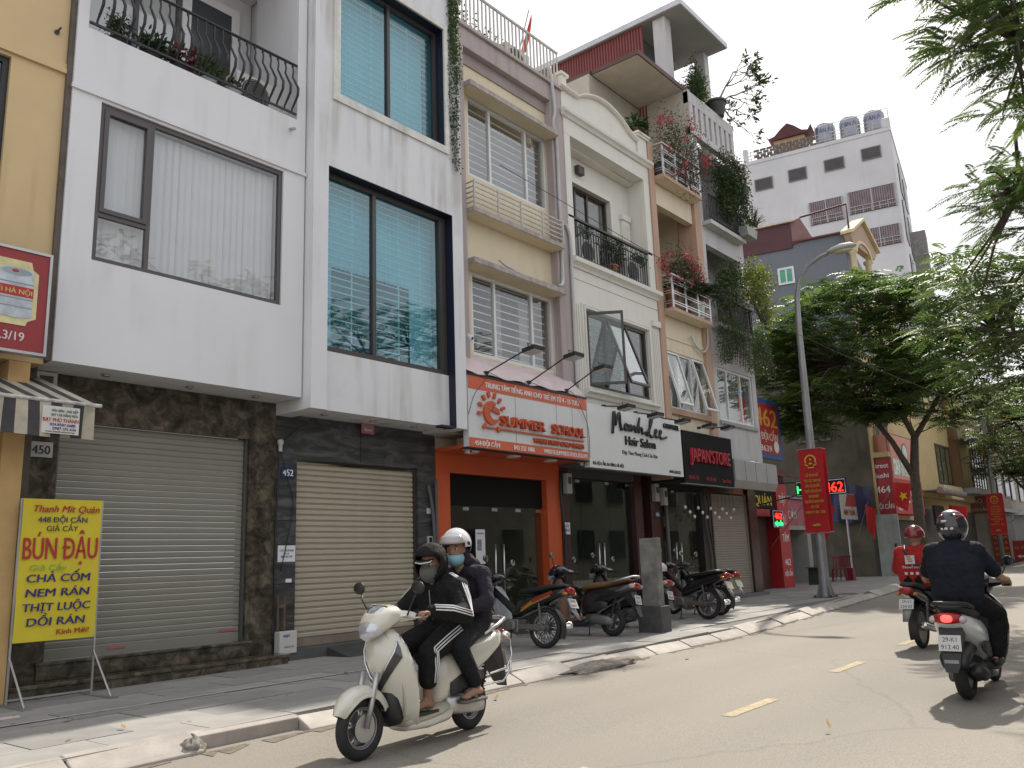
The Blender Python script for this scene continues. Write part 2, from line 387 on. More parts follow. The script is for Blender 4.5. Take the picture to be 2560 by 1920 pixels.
while xx < 40:
    st = rn.uniform(.12, .3); wa, wb_ = rn.uniform(.02, .16)*(1 if rn.random() < .75 else 1.9), rn.uniform(.02, .12)
    if rn.random() < .82: b.poly([(xx, kerb_y(xx)-wa, gz(xx, .004)), (xx+st, kerb_y(xx+st)-wb_, gz(xx+st, .004)), (xx+st, kerb_y(xx+st)+.03, gz(xx+st, .004)), (xx, kerb_y(xx)+.03, gz(xx, .004))])
    xx += st
add('gutter_dirt', b, M('gutter_dirt', (.15, .125, .095), .95, var=.4, scale=18, bump=.5), None, label='thin strip of brown dirt and grit along the kerb', cat='dirt', kind='stuff')
def lump(name, c, r, h, mat, label, cat, n=26, seed=1):
    rn = random.Random(seed); b = MB(); rings = []
    for q, z in ((1.0, -.03), (1.0, .2), (.93, .6), (.7, .9), (.35, 1.0), (.05, 1.0)):
        rings.append([(c[0]+r[0]*q*math.cos(2*math.pi*k/n)*(1+rn.uniform(-.28, .22)*(q > .3)), c[1]+r[1]*q*math.sin(2*math.pi*k/n)*(1+rn.uniform(-.28, .22)*(q > .3)), c[2]+h*z*(1+rn.uniform(-.3, .3))) for k in range(n)])
    b.loft(rings); return add(name, b, mat, smooth=True, label=label, cat=cat)
tar = M('old_tarmac', (.21, .19, .165), .95, var=.35, scale=14, bump=.8, bscale=40)
lump('asphalt_patch', (9.6, 6.5, gz(9.6, .0)), (.85, .24), .075, tar, 'crumbling old tarmac patch lying against the kerb by the bollard', 'tarmac')
lump('asphalt_lump', (3.93, 6.6, gz(4, .0)), (.12, .09), .10, tar, 'small crumbling cement lump at the dropped kerb end', 'rubble', seed=3)

# ================================================================ house helpers
def window(rt, name, x0, x1, z0, z1, y, fm, fw, mulls=(), trans=(), pane=None, d=.06, dirn=1):
    """frame (part) with one pane per cell (sub-parts); y = outer face of the frame"""
    b = MB(); b.box(x0, x0+fw, y, y+d, z0, z1).box(x1-fw, x1, y, y+d, z0, z1)
    b.box(x0+fw, x1-fw, y+.001, y+d-.001, z0, z0+fw).box(x0+fw, x1-fw, y+.001, y+d-.001, z1-fw, z1)
    ed = [x0+fw] ; cells = []
    mm = sorted(mulls); xl = x0+fw
    for m in mm:
        b.box(m-fw/2, m+fw/2, y+.002, y+d-.002, z0+fw, z1-fw); cells.append((xl, m-fw/2)); xl = m+fw/2
    cells.append((xl, x1-fw))
    for (xa, xb, zt) in trans: b.box(xa, xb, y+.004, y+d-.004, zt-fw/2, zt+fw/2)
    w = add(name, b, fm, rt)
    for (xa, xb) in cells:
        g = MB(); g.box(xa-.004, xb+.004, y+d*.45, y+d*.45+.006, z0+fw-.004, z1-fw+.004); add('pane', g, pane, w)
    return w
def bars(par, mesh_name, n, f, mat, dims):
    b = MB(); b.box(*dims); me = mesh_of(mesh_name, b, mat)
    for i in range(n): link(mesh_name, me, par, f(i))
def shutter(rt, x0, x1, z0, z1, y, mat, pitch, style=0, name='roller_shutter', rail=None, bottom=None):
    q = MB(); q.box(x0+.035, x1-.035, y-.014, y+.02, z0, z0+.117); s = add(name, q, bottom or mat, rt)
    for xa in (x0-.02, x1-.03): b = MB(); b.box(xa, xa+.05, y-.05, y+.06, z0, z1); add('guide_rail', b, rail or mat, s)
    w = x1-x0-.07; n = int((z1-z0-.12)/pitch)
    p = MB()
    if style == 0: prof = [(.0, 0), (-.007, .012), (-.009, pitch*.5), (-.007, pitch-.012), (0, pitch-.003), (.02, pitch-.003), (.02, 0)]
    else: prof = [(.006, 0), (-.010, .010), (-.012, pitch*.62), (-.004, pitch*.72), (.008, pitch*.78), (.008, pitch*.84), (-.003, pitch*.9), (.004, pitch-.002), (.02, pitch-.002), (.02, 0)]
    p.prism(prof, 'x', 0, w); me = mesh_of('slat', p, mat)
    for i in range(n): link('slat', me, s, (x0+.035, y, z0+.12+i*pitch))
    return s
def downlight(par, c, r=.05):
    b = MB(); b.lathe([(r, -.012), (r, 0), (r*.6, .004)], c, 14); add('downlight', b, steel, par, smooth=True)

# ================================================================ 448: yellow house at the edge
H0 = root('yellow_house', (2, 10.2, 0), 'yellow plastered house with dark framed window behind the beer sign', 'house')
b = MB(); b.holes(-3, 3.93, 3.76, 13, 9.95, 10.2, [(1.9, 3.33, 5.2, 7.29)]); b.box(-3, 3.92, 10.26, 16, 3.77, 13); add('wall', b, yellow_wall, H0)
b = MB(); b.box(-3, 3.935, 9.91, 9.949, 7.33, 7.39).box(-3, 3.935, 9.925, 9.949, 7.39, 7.46); add('ledge', b, yellow_wall, H0)
window(H0, 'window', 1.9, 3.33, 5.2, 7.29, 10.0, black_metal, .07, (2.6,), [(1.97, 3.26, 6.6)], clear_glass)
b = MB(); b.box(1.9, 3.33, 10.201, 10.255, 5.2, 7.29); add('blind', b, M('grey_blind', (.1, .11, .11), .8), H0)
b = MB(); b.box(3.58, 3.80, 9.95, 10.6, 0, 3.755).box(-3, 3.57, 10.5, 10.7, 2.9, 3.755); add('ground_floor_pillar', b, M('ochre_paint', (.55, .36, .16), .8, var=.15, scale=3), H0)
b = MB(); b.box(-3, 3.575, 10.55, 10.65, 0, 2.9); add('door', b, M('dark_wood', (.035, .018, .012), .5, var=.2), H0)
b = MB(); b.box(3.925, 3.985, 9.9, 10.3, 3.80, 13).box(3.80, 3.97, 10.2, 10.5, 0, 3.79); add('gap_cover', b, M('grey_brown_cover', (.10, .08, .065), .7, var=.3, scale=5), H0)
b = MB(); b.tube([(3.79, 9.95, 7.83), (3.80, 9.86, 7.86)], .012, 6); b.lathe([(.03, -.02), (.03, 0), (.012, .0)], (3.79, 9.95, 7.83), 10, 'y'); add('cable_hook', b, dark_frame, H0)
# ================================================================ 450: white house
H1 = root('white_house', (5.7, 10.5, .13), 'white plastered house 450 with wide blind window over a grey-green roller shutter', 'house')
b = MB(); b.holes(3.99, 7.375, 3.80, 12.9, 9.87, 10.1, [(4.34, 7.0, 5.08, 7.12), (4.12, 7.22, 8.03, 10.75)])
b.box(3.995, 7.37, 10.101, 10.56, 3.805, 5.08).box(3.995, 4.34, 10.101, 16, 5.08, 8.0).box(7.0, 7.37, 10.101, 16, 5.08, 8.0).box(4.341, 6.999, 10.45, 16, 3.81, 8.0)
b.box(3.995, 4.119, 10.101, 11.0, 8.031, 10.749).box(7.221, 7.37, 10.101, 11.0, 8.031, 10.749).box(4.0, 7.37, 11.4, 16, 8.031, 12.9); add('wall', b, white_wall, H1)
b = MB(); b.box(4.0, 7.36, 9.885, 11.399, 7.97, 8.025); add('balcony_floor', b, palegrey, H1)
b = MB(); b.box(4.0, 7.36, 10.101, 11.399, 10.751, 10.95); add('balcony_ceiling', b, white_wall, H1)
b = MB(); b.box(3.97, 7.385, 9.84, 9.869, 7.16, 7.215); add('drip_ledge', b, white_wall, H1)
for x in (4.75, 5.85, 6.85): downlight(H1, (x, 10.2, 3.797))
w = window(H1, 'blind_window', 4.345, 6.995, 5.085, 7.115, 9.90, grey_frame, .055, (5.02,), [(4.40, 5.0, 5.68)], clear_glass)
q = MB(); q.box(4.40, 4.455, 9.885, 9.95, 5.71, 7.055).box(4.94, 4.992, 9.885, 9.95, 5.71, 7.055).box(4.456, 4.939, 9.886, 9.949, 5.71, 5.765).box(4.456, 4.939, 9.886, 9.949, 7.0, 7.055); add('casement', q, grey_frame, w)
sm_ = MB(); sm_.prism([(-.052, .0), (0, -.006), (.052, 0), (.052, .002), (0, -.004), (-.052, .002)], 'z', 0, 1.95); bme = mesh_of('blind_slat', sm_, curtain_white)
x = 4.44
while x < 6.95:
    o = link('blind_slat', bme, w, (x, 10.06, 5.1)); o.rotation_euler = (0, 0, -random.uniform(.05, .50)); x += .098
b = MB(); b.box(4.345, 6.995, 10.2, 10.44, 5.085, 7.115); add('room_wall', b, M('blind_room', (.55, .55, .55), .9), H1)
# balcony back wall with french window
w = window(H1, 'balcony_window', 4.3, 6.1, 8.03, 10.5, 11.33, grey_frame, .07, (5.4,), (), clear_glass)
b = MB(); b.box(4.12, 7.22, 11.392, 11.399, 8.03, 10.75); add('balcony_curtain', b, curtain_white, H1)
b = MB(); b.box(6.25, 6.95, 11.30, 11.38, 8.03, 10.3); dd = add('balcony_door', b, M('door_glass_dark', (.05, .055, .06), .25), H1)
b = MB(); b.box(6.1, 6.249, 11.3, 11.39, 8.03, 10.45).box(6.951, 7.1, 11.3, 11.39, 8.03, 10.45).box(6.25, 6.95, 11.3, 11.39, 10.301, 10.45); add('door_frame', b, white_frame, dd)
# wrought iron railing
rl = MB(); rl.tube([(4.13, 9.87, 8.91), (7.2, 9.87, 8.91)], .022, 8).box(4.13, 7.2, 9.86, 9.885, 8.095, 8.125)
for x in (4.6, 5.6, 6.6): rl.tube([(x, 9.872, 8.03), (x, 9.872, 8.1)], .012, 6)
rail = add('balcony_railing', rl, black_metal, H1, smooth=True, auto=40)
bb = MB(); pts = [(0, .0, .79), (0, -.01, .72), (0, -.02, .66), (0, -.005, .58), (0, -.08, .45), (0, -.15, .33), (0, -.14, .22), (0, -.06, .12), (0, 0, .05), (0, 0, 0)]
bb.tube(pts, [.013]*3+[.015, .017, .020, .020, .017, .014, .013], 7); bb.ell((0, 0, .755), (.02, .02, .03), 8, 5); bme2 = mesh_of('belly_bar', bb, black_metal, True)
for i in range(23): link('belly_bar', bme2, rail, (4.22+i*.132, 9.872, 8.115))
b = MB(); b.tube([(7.1, 9.9, 7.84), (7.10, 9.76, 7.80)], .024, 10); add('drain_pipe', b, M('grey_pvc', (.4, .4, .4), .5), H1, smooth=True)
brown_marble = marble('brown_marble', (.024, .020, .015), (.070, .057, .041), (.17, .14, .10), 5.5, .5, .2)
b = MB(); b.box(3.99, 4.38, 10.5, 10.8, 0, 3.80).box(6.975, 7.41, 10.5, 10.8, 0, 3.80).box(4.381, 6.974, 10.501, 10.8, 3.24, 3.80); ms = add('marble_surround', b, brown_marble, H1)
for z in (1.1, 2.2): 
    j = MB(); j.box(3.991, 4.379, 10.496, 10.5, z, z+.006); add('joint', j, black_void, ms)
gs_mat = M('grey_green_shutter', (.235, .23, .19), .55, var=.04, scale=1.5)
s = shutter(H1, 4.385, 6.97, .50, 3.238, 10.6, gs_mat, .077, 0, rail=M('shutter_rail', (.09, .09, .085), .5))
for x, z in ((5.15, .56), (6.65, .64)):
    q = MB(); q.box(x, x+.22, 10.578, 10.585, z, z+.03); add('red_sticker', q, M('sticker_red', (.45, .12, .12), .6), s)
b = MB(); b.box(3.62, 7.43, 10.14, 10.498, -.1, .26).box(3.6, 7.45, 10.12, 10.5, .26, .30); add('lower_step', b, brown_marble, H1, bevel=.006)
b = MB(); b.box(4.3, 7.02, 10.44, 10.7, .30, .465).box(4.28, 7.04, 10.42, 10.7, .465, .498); add('upper_step', b, brown_marble, H1, bevel=.006)
b = MB(); b.box(4.04, 4.29, 10.42, 10.5, 3.60, 3.79); mb_ = add('meter_box', b, M('old_white_plastic', (.5, .5, .47), .5), H1, bevel=.01)
b = MB(); b.box(4.09, 4.24, 10.415, 10.421, 3.66, 3.74); add('meter_window', b, M('meter_dark', (.08, .08, .08), .2), mb_)
# ================================================================ 452: white house with teal windows
H2 = root('white_house', (9, 10.5, .13), 'white house 452 with two teal glass windows over a beige roller shutter', 'house')
b = MB(); b.holes(7.40, 10.655, 3.635, 13.6, 9.69, 9.84, [(7.68, 10.39, 3.0, 7.40), (7.87, 10.235, 8.65, 10.96)])
b.box(7.40, 7.68, 9.84, 10.56, 3.63, 13.6).box(10.39, 10.655, 9.84, 10.56, 3.63, 13.6).box(7.681, 10.389, 9.845, 10.0, 3.665, 4.55)
b.box(7.681, 10.389, 9.841, 10.56, 7.41, 8.64).box(7.681, 10.389, 9.841, 10.56, 10.97, 13.6).box(7.681, 10.389, 10.45, 16, 3.67, 13.59); b.box(7.40, 7.68, 10.561, 16, 3.63, 13.6).box(10.39, 10.655, 10.561, 16, 3.63, 13.6)
b.box(7.681, 10.389, 10.001, 10.56, 3.667, 4.50)
add('wall', b, white_wall2, H2)
b = MB(); b.box(10.383, 10.3895, 9.692, 9.99, 3.64, 7.399).box(7.683, 10.382, 9.692, 9.99, 7.392, 7.3995).box(10.05, 10.38, 9.70, 9.844, 3.625, 3.660); add('navy_reveal', b, navy, H2)
b = MB(); b.box(10.229, 10.2345, 9.692, 9.95, 8.65, 10.955).box(7.875, 10.228, 9.692, 9.95, 10.952, 10.9595); add('navy_reveal', b, navy, H2)
w1 = window(H2, 'teal_window', 7.70, 10.375, 4.555, 7.385, 9.86, dark_frame, .075, (8.72+.02,), (), teal_glass, .09)
for dz in (0,):
    q = MB(); q.box(10.22, 10.30, 9.85, 9.96, 4.63, 7.30); add('sash_stile', q, dark_frame, w1)
b = MB(); b.box(7.74, 10.32, 9.655, 9.689, 8.52, 8.649).box(7.74, 7.868, 9.656, 9.689, 8.65, 11.05).box(10.236, 10.33, 9.656, 9.689, 8.65, 11.05).box(7.869, 10.2355, 9.656, 9.689, 10.961, 11.05)
add('stone_surround', b, M('stained_stone', (.68, .67, .63), .7, var=.12, scale=6, streak=.5, scol=(.35, .31, .26)), H2)
w2 = window(H2, 'teal_window', 7.88, 10.225, 8.655, 10.95, 9.86, dark_frame, .06, (9.02+.05,), (), teal_glass, .09)
bar_pale = M('pale_security_bar', (.85, .88, .88), .4, var=.03)
bars(w1, 'security_bar', 24, lambda i: (7.76, 10.05, 4.68+i*.112), bar_pale, (0, 2.55, -.010, .010, -.008, .008))
bars(w1, 'security_bar', 5, lambda i: (7.95+i*.5, 10.075, 4.6), bar_pale, (-.010, .010, -.010, .010, 0, 2.75))
bars(w2, 'security_bar', 20, lambda i: (7.95, 10.05, 8.77+i*.112), bar_pale, (0, 2.24, -.010, .010, -.008, .008))
bars(w2, 'security_bar', 3, lambda i: (8.0+i*.85, 10.075, 8.7), bar_pale, (-.010, .010, -.010, .010, 0, 2.2))
b = MB()
for k in range(30):
    for (xa, z0, z1, wd) in ((7.72, 4.6, 7.35, 2.65), (7.9, 8.68, 10.93, 2.3)):
        xx = xa + k*wd/30; b.prism([(xx, 10.22), (xx+wd/60, 10.26), (xx+wd/30, 10.22), (xx+wd/30, 10.235), (xx+wd/60, 10.275), (xx, 10.235)], 'z', z0+(1.45 if (z0 < 6 and 4 < k < 24) else 0), z1)
add('pleated_curtain', b, M('grey_white_curtain', (.82, .82, .84), .9, var=.06), H2)
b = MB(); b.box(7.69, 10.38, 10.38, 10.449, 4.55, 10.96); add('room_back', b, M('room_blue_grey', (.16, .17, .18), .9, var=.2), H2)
for x in (8.0, 8.95, 9.85): downlight(H2, (x, 10.15, 3.664), .055)
grey_marble = marble('grey_marble', (.030, .031, .033), (.055, .056, .058), (.13, .13, .135), 1.6, 2.2, .3, (.5, 1, 2.6))
b = MB(); b.box(7.415, 7.785, 10.5, 10.8, 0, 3.67).box(10.265, 10.69, 10.5, 10.8, 0, 3.67).box(7.786, 10.264, 10.501, 10.8, 3.02, 3.67); ms = add('marble_surround', b, grey_marble, H2)
for z in (1.22, 2.11):
    for xa, xb in ((7.416, 7.784), (10.266, 10.68)): j = MB(); j.box(xa, xb, 10.4965, 10.5, z, z+.007); add('joint', j, black_void, ms)
j = MB(); j.box(9.0, 9.007, 10.4965, 10.5, 3.03, 3.66); add('joint', j, black_void, ms)
bs_mat = M('beige_shutter', (.45, .395, .305), .55, var=.04, scale=1.5, streak=.12)
s = shutter(H2, 7.79, 10.26, .33, 3.018, 10.6, bs_mat, .084, 1, rail=M('brown_rail', (.05, .04, .035), .5), bottom=M('shutter_foot', (.24, .19, .15), .6, var=.2))
b = MB(); b.prism([(10.34, .14), (10.34, .30), (9.75, .16), (9.75, .14)], 'x', 8.25, 8.85); add('door_ramp', b, M('ramp_steel', (.05, .05, .05), .7, var=.3), None, label='small black wedge ramp at the beige shutter threshold', cat='ramp')
q = MB(); q.box(7.6, 10.4, 10.35, 10.7, -.05, .32); add('threshold', q, M('threshold_dark', (.09, .09, .09), .8, var=.2), H2)
# ================================================================ 454: cream house (language school)
H3 = root('cream_house', (12.5, 10.5, .13), 'narrow cream house with mauve pilasters and white barred windows above the school sign', 'house')
b = MB(); b.holes(11.14, 13.96, 3.4, 11.27, 10.2, 10.4, [(11.41, 13.95, 5.16, 6.76), (11.41, 13.95, 8.70, 10.38)])
b.box(10.70, 14.36, 10.55, 16, 3.4, 5.1).box(10.70, 14.36, 10.9, 16, 5.1, 11.5); add('wall', b, cream_wall, H3)
b = MB(); b.box(10.665, 11.15, 10.02, 10.54, 3.6, 11.26); add('pilaster', b, mauve_wall, H3, bevel=.01)
b = MB(); b.box(13.955, 14.375, 10.02, 10.54, 3.6, 11.26); add('pilaster', b, mauve_wall, H3, bevel=.01)
b = MB(); b.box(10.66, 14.38, 10.04, 10.6, 11.261, 11.66).box(10.66, 14.41, 9.98, 10.6, 11.66, 11.73); add('roof_band', b, mauve_wall, H3, bevel=.01)
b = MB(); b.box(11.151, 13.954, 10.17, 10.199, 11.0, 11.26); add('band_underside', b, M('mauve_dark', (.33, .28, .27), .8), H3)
stained = M('stained_concrete', (.40, .35, .33), .85, var=.25, scale=7, streak=.7, scol=(.10, .085, .07))
for z0, z1, nm in ((6.79, 6.90, 'window_canopy'), (10.36, 10.47, 'window_canopy')):
    b = MB(); b.box(11.151, 14.0, 9.86, 10.199, z0, z1); cpy = add(nm, b, stained, H3, bevel=.008)
    q = MB(); q.box(11.17, 13.98, 9.88, 10.198, z0-.006, z0-.001); add('underside', q, cream_wall, cpy)
for (z0, z1) in ((5.16, 6.76), (8.70, 10.38)):
    w = window(H3, 'sliding_window', 11.42, 13.94, z0+.005, z1-.005, 10.23, white_frame, .06, (12.11, 13.27), (), clear_glass, .08)
    bars(w, 'security_bar', 10, lambda i: (11.5, 10.42, z0+.16+i*.155), bar_pale, (0, 2.4, -.009, .009, -.009, .009))
    q = MB()
    for k in range(26):
        xx = 11.46+k*.095
        if z0 > 8 or k % 9 < 3: q.prism([(xx, 10.5), (xx+.045, 10.54), (xx+.095, 10.5), (xx+.095, 10.51), (xx+.045, 10.55), (xx, 10.51)], 'z', z0+.05, z1-.15)
    add('net_curtain', q, M('net_curtain', (.55, .55, .55), .9, var=.05, sub=.3), w)
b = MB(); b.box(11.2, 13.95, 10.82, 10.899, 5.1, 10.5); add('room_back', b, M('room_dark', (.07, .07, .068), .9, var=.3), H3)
b = MB(); b.box(11.151, 14.0, 9.85, 10.199, 7.79, 7.885); bal = add('balconette', b, stained, H3, bevel=.006)
q = MB(); q.box(11.17, 13.98, 9.87, 10.198, 7.783, 7.789); add('underside', q, cream_wall, bal)
rust = M('old_white_railing', (.52, .50, .46), .6, var=.2, scale=9, streak=.4, scol=(.2, .16, .12))
bars(bal, 'rail', 5, lambda i: (11.18, 9.875, 7.99+i*.10), rust, (0, 2.80, -.011, .011, -.012, .012))
bars(bal, 'rail_return', 5, lambda i: (11.19, 9.88, 7.99+i*.10), rust, (-.011, .011, 0, .3, -.012, .012))
bars(bal, 'rail_return', 5, lambda i: (13.97, 9.88, 7.99+i*.10), rust, (-.011, .011, 0, .3, -.012, .012))
bars(bal, 'rail_post', 5, lambda i: (11.19+i*.695, 9.865, 7.885), rust, (-.018, .018, -.016, .016, 0, .53))
# roof railing
b = MB(); b.box(10.68, 14.40, 10.07, 10.11, 12.60, 12.645).box(10.68, 14.4, 10.075, 10.105, 11.80, 11.83); rr = add('roof_railing', b, rust, H3)
bars(rr, 'baluster', 31, lambda i: (10.74+i*.121, 10.09, 11.73), rust, (-.013, .013, -.013, .013, 0, .88))
b = MB(); b.box(10.68, 10.95, 11.3, 14, 11.73, 14.6).box(12.55, 12.95, 12.2, 12.6, 11.73, 14.3).box(10.3, 13.3, 10.6, 14.5, 14.3, 14.6); add('rooftop_frame', b, grey_wall, H3)
b = MB(); b.box(10.96, 12.5, 12.3, 12.6, 11.73, 14.29); add('rooftop_wall', b, M('roof_room', (.10, .08, .07), .9, var=.4, scale=3), H3)
b = MB(); b.box(10.6, 13.2, 10.8, 14.4, 14.61, 14.66); add('rooftop_sheet', b, M('yellow_sheet', (.65, .47, .18), .6), H3)
# pink sheet above the sign
b = MB(); zs_ = [5.12, 5.05, 4.93, 4.80, 4.66]; ys_ = [10.19, 10.07, 9.93, 9.82, 9.72]
rings = []
for k in range(25):
    x = 10.70+k*.1465; rings.append([(x, ys_[j]+.012*math.sin(k*1.9+j), zs_[j]+.018*math.sin(k*1.3+j*2)) for j in range(5)])
for k in range(24): 
    for j in range(4): b.poly([rings[k][j], rings[k+1][j], rings[k+1][j+1], rings[k][j+1]])
add('flashing_sheet', b, M('pink_plastic_sheet', (.62, .50, .50), .4, var=.1, scale=4), H3, smooth=True)
orange = M('orange_panel', (.55, .095, .028), .35, var=.05, scale=1.5)
b = MB(); b.box(10.70, 11.05, 10.5, 10.8, 0, 3.34).box(13.86, 14.31, 10.5, 10.8, 0, 3.34).box(11.051, 13.859, 10.501, 10.8, 3.0, 3.34); add('orange_surround', b, orange, H3)
b = MB(); b.box(10.70, 14.3, 9.80, 10.8, 3.342, 3.40); sof = add('orange_soffit', b, orange, H3)
for x in (11.2, 12.35, 13.5):
    q = MB(); q.lathe([(.13, 3.315), (.14, 3.33), (.14, 3.341)], (x, 10.1, 0), 20); add('ceiling_light', q, M('lamp_opal', (.75, .72, .62), .4), sof, smooth=True, auto=40)
b = MB(); b.box(11.06, 13.85, 10.62, 10.7, 2.45, 2.999); add('shutter_box', b, M('black_panel', (.010, .010, .010), .7, spec=.15), H3)
def glass_doors(rt, x0, x1, z0, z1, y, splits, gm, handle_x, top=None):
    for a, c in zip([x0]+list(splits), list(splits)+[x1]):
        q = MB(); q.box(a+.005, c-.005, y, y+.012, z0, z1); p = add('glass_panel', q, gm, rt)
        if any(abs((a+c)/2-h) < (c-a)/2+.1 for h in handle_x):
            for h in handle_x:
                if a-.1 < h < c+.1:
                    t = MB(); t.tube([(h, y-.03, .75), (h, y-.03, 1.75)], .016, 8); t.tube([(h, y-.03, .85), (h, y, .85)], .01, 6); t.tube([(h, y-.03, 1.65), (h, y, 1.65)], .01, 6); add('pull_handle', t, steel, p, smooth=True)
        t = MB(); t.box(c-.16, c-.01, y-.012, y-.001, z1-.09, z1-.03); add('patch_fitting', t, steel, p)
glass_doors(H3, 11.06, 13.85, .25, 2.45, 10.66, (11.7, 12.5, 13.2), dark_glass, (12.38, 12.62))
def shop_room(rt, x0, x1, wallc, floorc, depth=4., light=None, zc=3.2):
    y0 = 10.85
    w = MB(); w.box(x0-.1, x0, y0, y0+depth, 0, zc).box(x1, x1+.1, y0, y0+depth, 0, zc).box(x0-.1, x1+.1, y0+depth, y0+depth+.1, 0, zc); add('shop_wall', w, wallc, rt)
    f = MB(); f.box(x0-.1, x1+.1, 10.5, y0+depth, .0, .25); add('shop_floor', f, floorc, rt)
    c = MB(); c.box(x0-.1, x1+.1, y0, y0+depth, zc, zc+.1); add('shop_ceiling', c, wallc, rt)
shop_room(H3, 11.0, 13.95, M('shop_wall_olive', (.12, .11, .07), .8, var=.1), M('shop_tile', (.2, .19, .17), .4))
b = MB(); b.box(12.6, 13.7, 12.5, 13.1, .25, 1.15); add('reception_desk', b, M('tan_wood', (.35, .22, .09), .5, var=.15), H3)
b = MB(); b.box(11.3, 11.8, 11.5, 11.9, .25, 1.5); add('cabinet', b, M('grey_cabinet', (.22, .23, .22), .5), H3)

# ================================================================ 456: ivory house (hair salon)
H4 = root('ivory_house', (16.2, 10.5, .13), 'ivory house with curved pediment and black iron balcony above the hair salon', 'house')
b = MB(); b.holes(14.385, 18.0, 3.4, 7.55, 10.0, 10.25, [(14.83, 17.43, 5.0, 6.68)]); b.box(14.385, 18.0, 10.56, 16, 3.4, 5.0).box(14.385, 18, 10.9, 16, 5, 7.5)
b.box(14.385, 14.6, 10.0, 16, 7.81, 10.66).box(17.75, 18.0, 10.0, 16, 7.81, 10.66)
b.holes(14.601, 17.749, 7.81, 10.66, 10.5, 10.7, [(15.0, 16.75, 7.81, 9.88)]); add('wall', b, ivory_wall, H4)
b = MB(); b.box(14.61, 17.74, 10.01, 10.49, 7.7, 7.8); add('balcony_floor', b, palegrey, H4)
b = MB(); b.box(14.61, 17.74, 10.3, 10.49, 10.60, 10.655); add('balcony_ceiling', b, ivory_wall, H4)
def moulding(par, name, x0, x1, y, z, prof, mat):
    q = MB(); q.prism([(y+p[0], z+p[1]) for p in prof], 'x', x0, x1); return add(name, q, mat, par)
cor = [(0, 0), (-.03, .0), (-.05, .05), (-.10, .09), (-.14, .11), (-.15, .2), (-.12, .22), (0, .22)]
moulding(H4, 'cornice', 14.385, 18.08, 10.0, 7.553, cor, ivory_wall)
moulding(H4, 'groove', 14.39, 18.0, 10.0, 7.30, [(-.001, 0), (-.003, 0), (-.003, .012), (-.001, .012)], M('groove_shadow_line', (.2, .19, .17), .9))
b = MB(); b.box(14.385, 18.0, 10.0, 10.299, 10.665, 11.05); add('architrave', b, ivory_wall, H4)
moulding(H4, 'upper_cornice', 14.30, 18.12, 10.0, 11.05, [(0, 0), (-.04, .0), (-.07, .05), (-.12, .09), (-.13, .15), (-.1, .17), (0, .17)], ivory_wall)
pts = [(14.385, 11.221)]; arc = []
for k in range(21):
    t = k/20; arc.append((14.98+2.18*t, 11.72+.33*math.sin(math.pi*t)**.8))
pts = [(14.385, 11.221), (14.385, 11.72)] + arc + [(17.55, 11.6), (17.55, 11.221)]
b = MB(); b.prism(pts, 'y', 10.03, 10.2); add('pediment', b, ivory_wall, H4)
b = MB()
top = [(14.30, 11.73)] + arc + [(17.55, 11.6)]
for (xa, za), (xb, zb) in zip(top, top[1:]): b.loft([[(xa, 9.97, za), (xa, 10.24, za), (xa, 10.24, za+.07), (xa, 9.93, za+.07), (xa, 9.93, za+.035)], [(xb, 9.97, zb), (xb, 10.24, zb), (xb, 10.24, zb+.07), (xb, 9.93, zb+.07), (xb, 9.93, zb+.035)]])
add('pediment_coping', b, ivory_wall, H4)
b = MB(); b.box(17.56, 17.98, 9.98, 10.25, 11.221, 11.78); add('parapet_post', b, ivory_wall, H4); b = MB(); b.box(17.52, 18.05, 9.93, 10.29, 11.782, 11.84).box(17.49, 18.09, 9.9, 10.31, 11.841, 11.90); add('post_cap', b, ivory_wall, H4, bevel=.01)
b = MB(); b.box(14.36, 14.55, 9.98, 10.25, 11.75, 12.06).box(14.33, 14.62, 9.95, 10.28, 12.061, 12.13); add('parapet_post', b, ivory_wall, H4)
# balcony window with moulded surround
for k, (o_, p_) in enumerate(((.18, .05), (.11, .09), (.05, .12))):
    q = MB(); q.box(15.0-o_, 15.0-o_+.06, 10.5-p_, 10.499, 7.81, 9.88+o_).box(16.75+o_-.06, 16.75+o_, 10.5-p_, 10.499, 7.81, 9.88+o_).box(15.0-o_+.061, 16.75+o_-.061, 10.5-p_+.001, 10.499, 9.88+o_-.06, 9.88+o_); add('window_moulding', q, ivory_wall, H4)
window(H4, 'balcony_window', 15.01, 16.74, 7.82, 9.87, 10.52, dark_frame, .06, (15.45, 15.95), (), clear_glass, .08)
b = MB(); b.box(14.9, 16.85, 10.76, 10.8, 7.8, 10.1); add('curtain', b, M('olive_curtain', (.13, .115, .06), .9, var=.2, scale=4), H4)
for x in (17.5, 18.5):
    q = MB(); q.box(x-.17, x+.17, 10.43, 10.499, 7.82, 9.6)
    for j in range(4): q.box(x-.13+j*.075, x-.10+j*.075, 10.415, 10.429, 7.9, 9.5)
    q.box(x-.2, x+.2, 10.40, 10.499, 9.61, 9.76)
    if x < 18: add('fluted_pilaster', q, ivory_wall, H4)
# iron balcony
b = MB(); b.box(14.40, 17.93, 10.0, 10.07, 8.70, 8.75).box(14.4, 17.93, 10.02, 10.05, 8.55, 8.57).box(14.4, 17.93, 10.02, 10.05, 7.86, 7.885); rl4 = add('balcony_railing', b, black_metal, H4)
bars(rl4, 'baluster', 34, lambda i: (14.45+i*.104, 10.035, 7.80), black_metal, (-.009, .009, -.009, .009, 0, .76))
q = MB(); q.tube([(0, 0, 0), (.05, 0, .03), (.045, 0, .08), (.0, 0, .075), (-.045, 0, .08), (-.05, 0, .03), (0, 0, 0)], .007, 5); sc_ = mesh_of('scroll', q, black_metal)
for i in range(17): link('scroll', sc_, rl4, (14.51+i*.208, 10.035, 8.585))
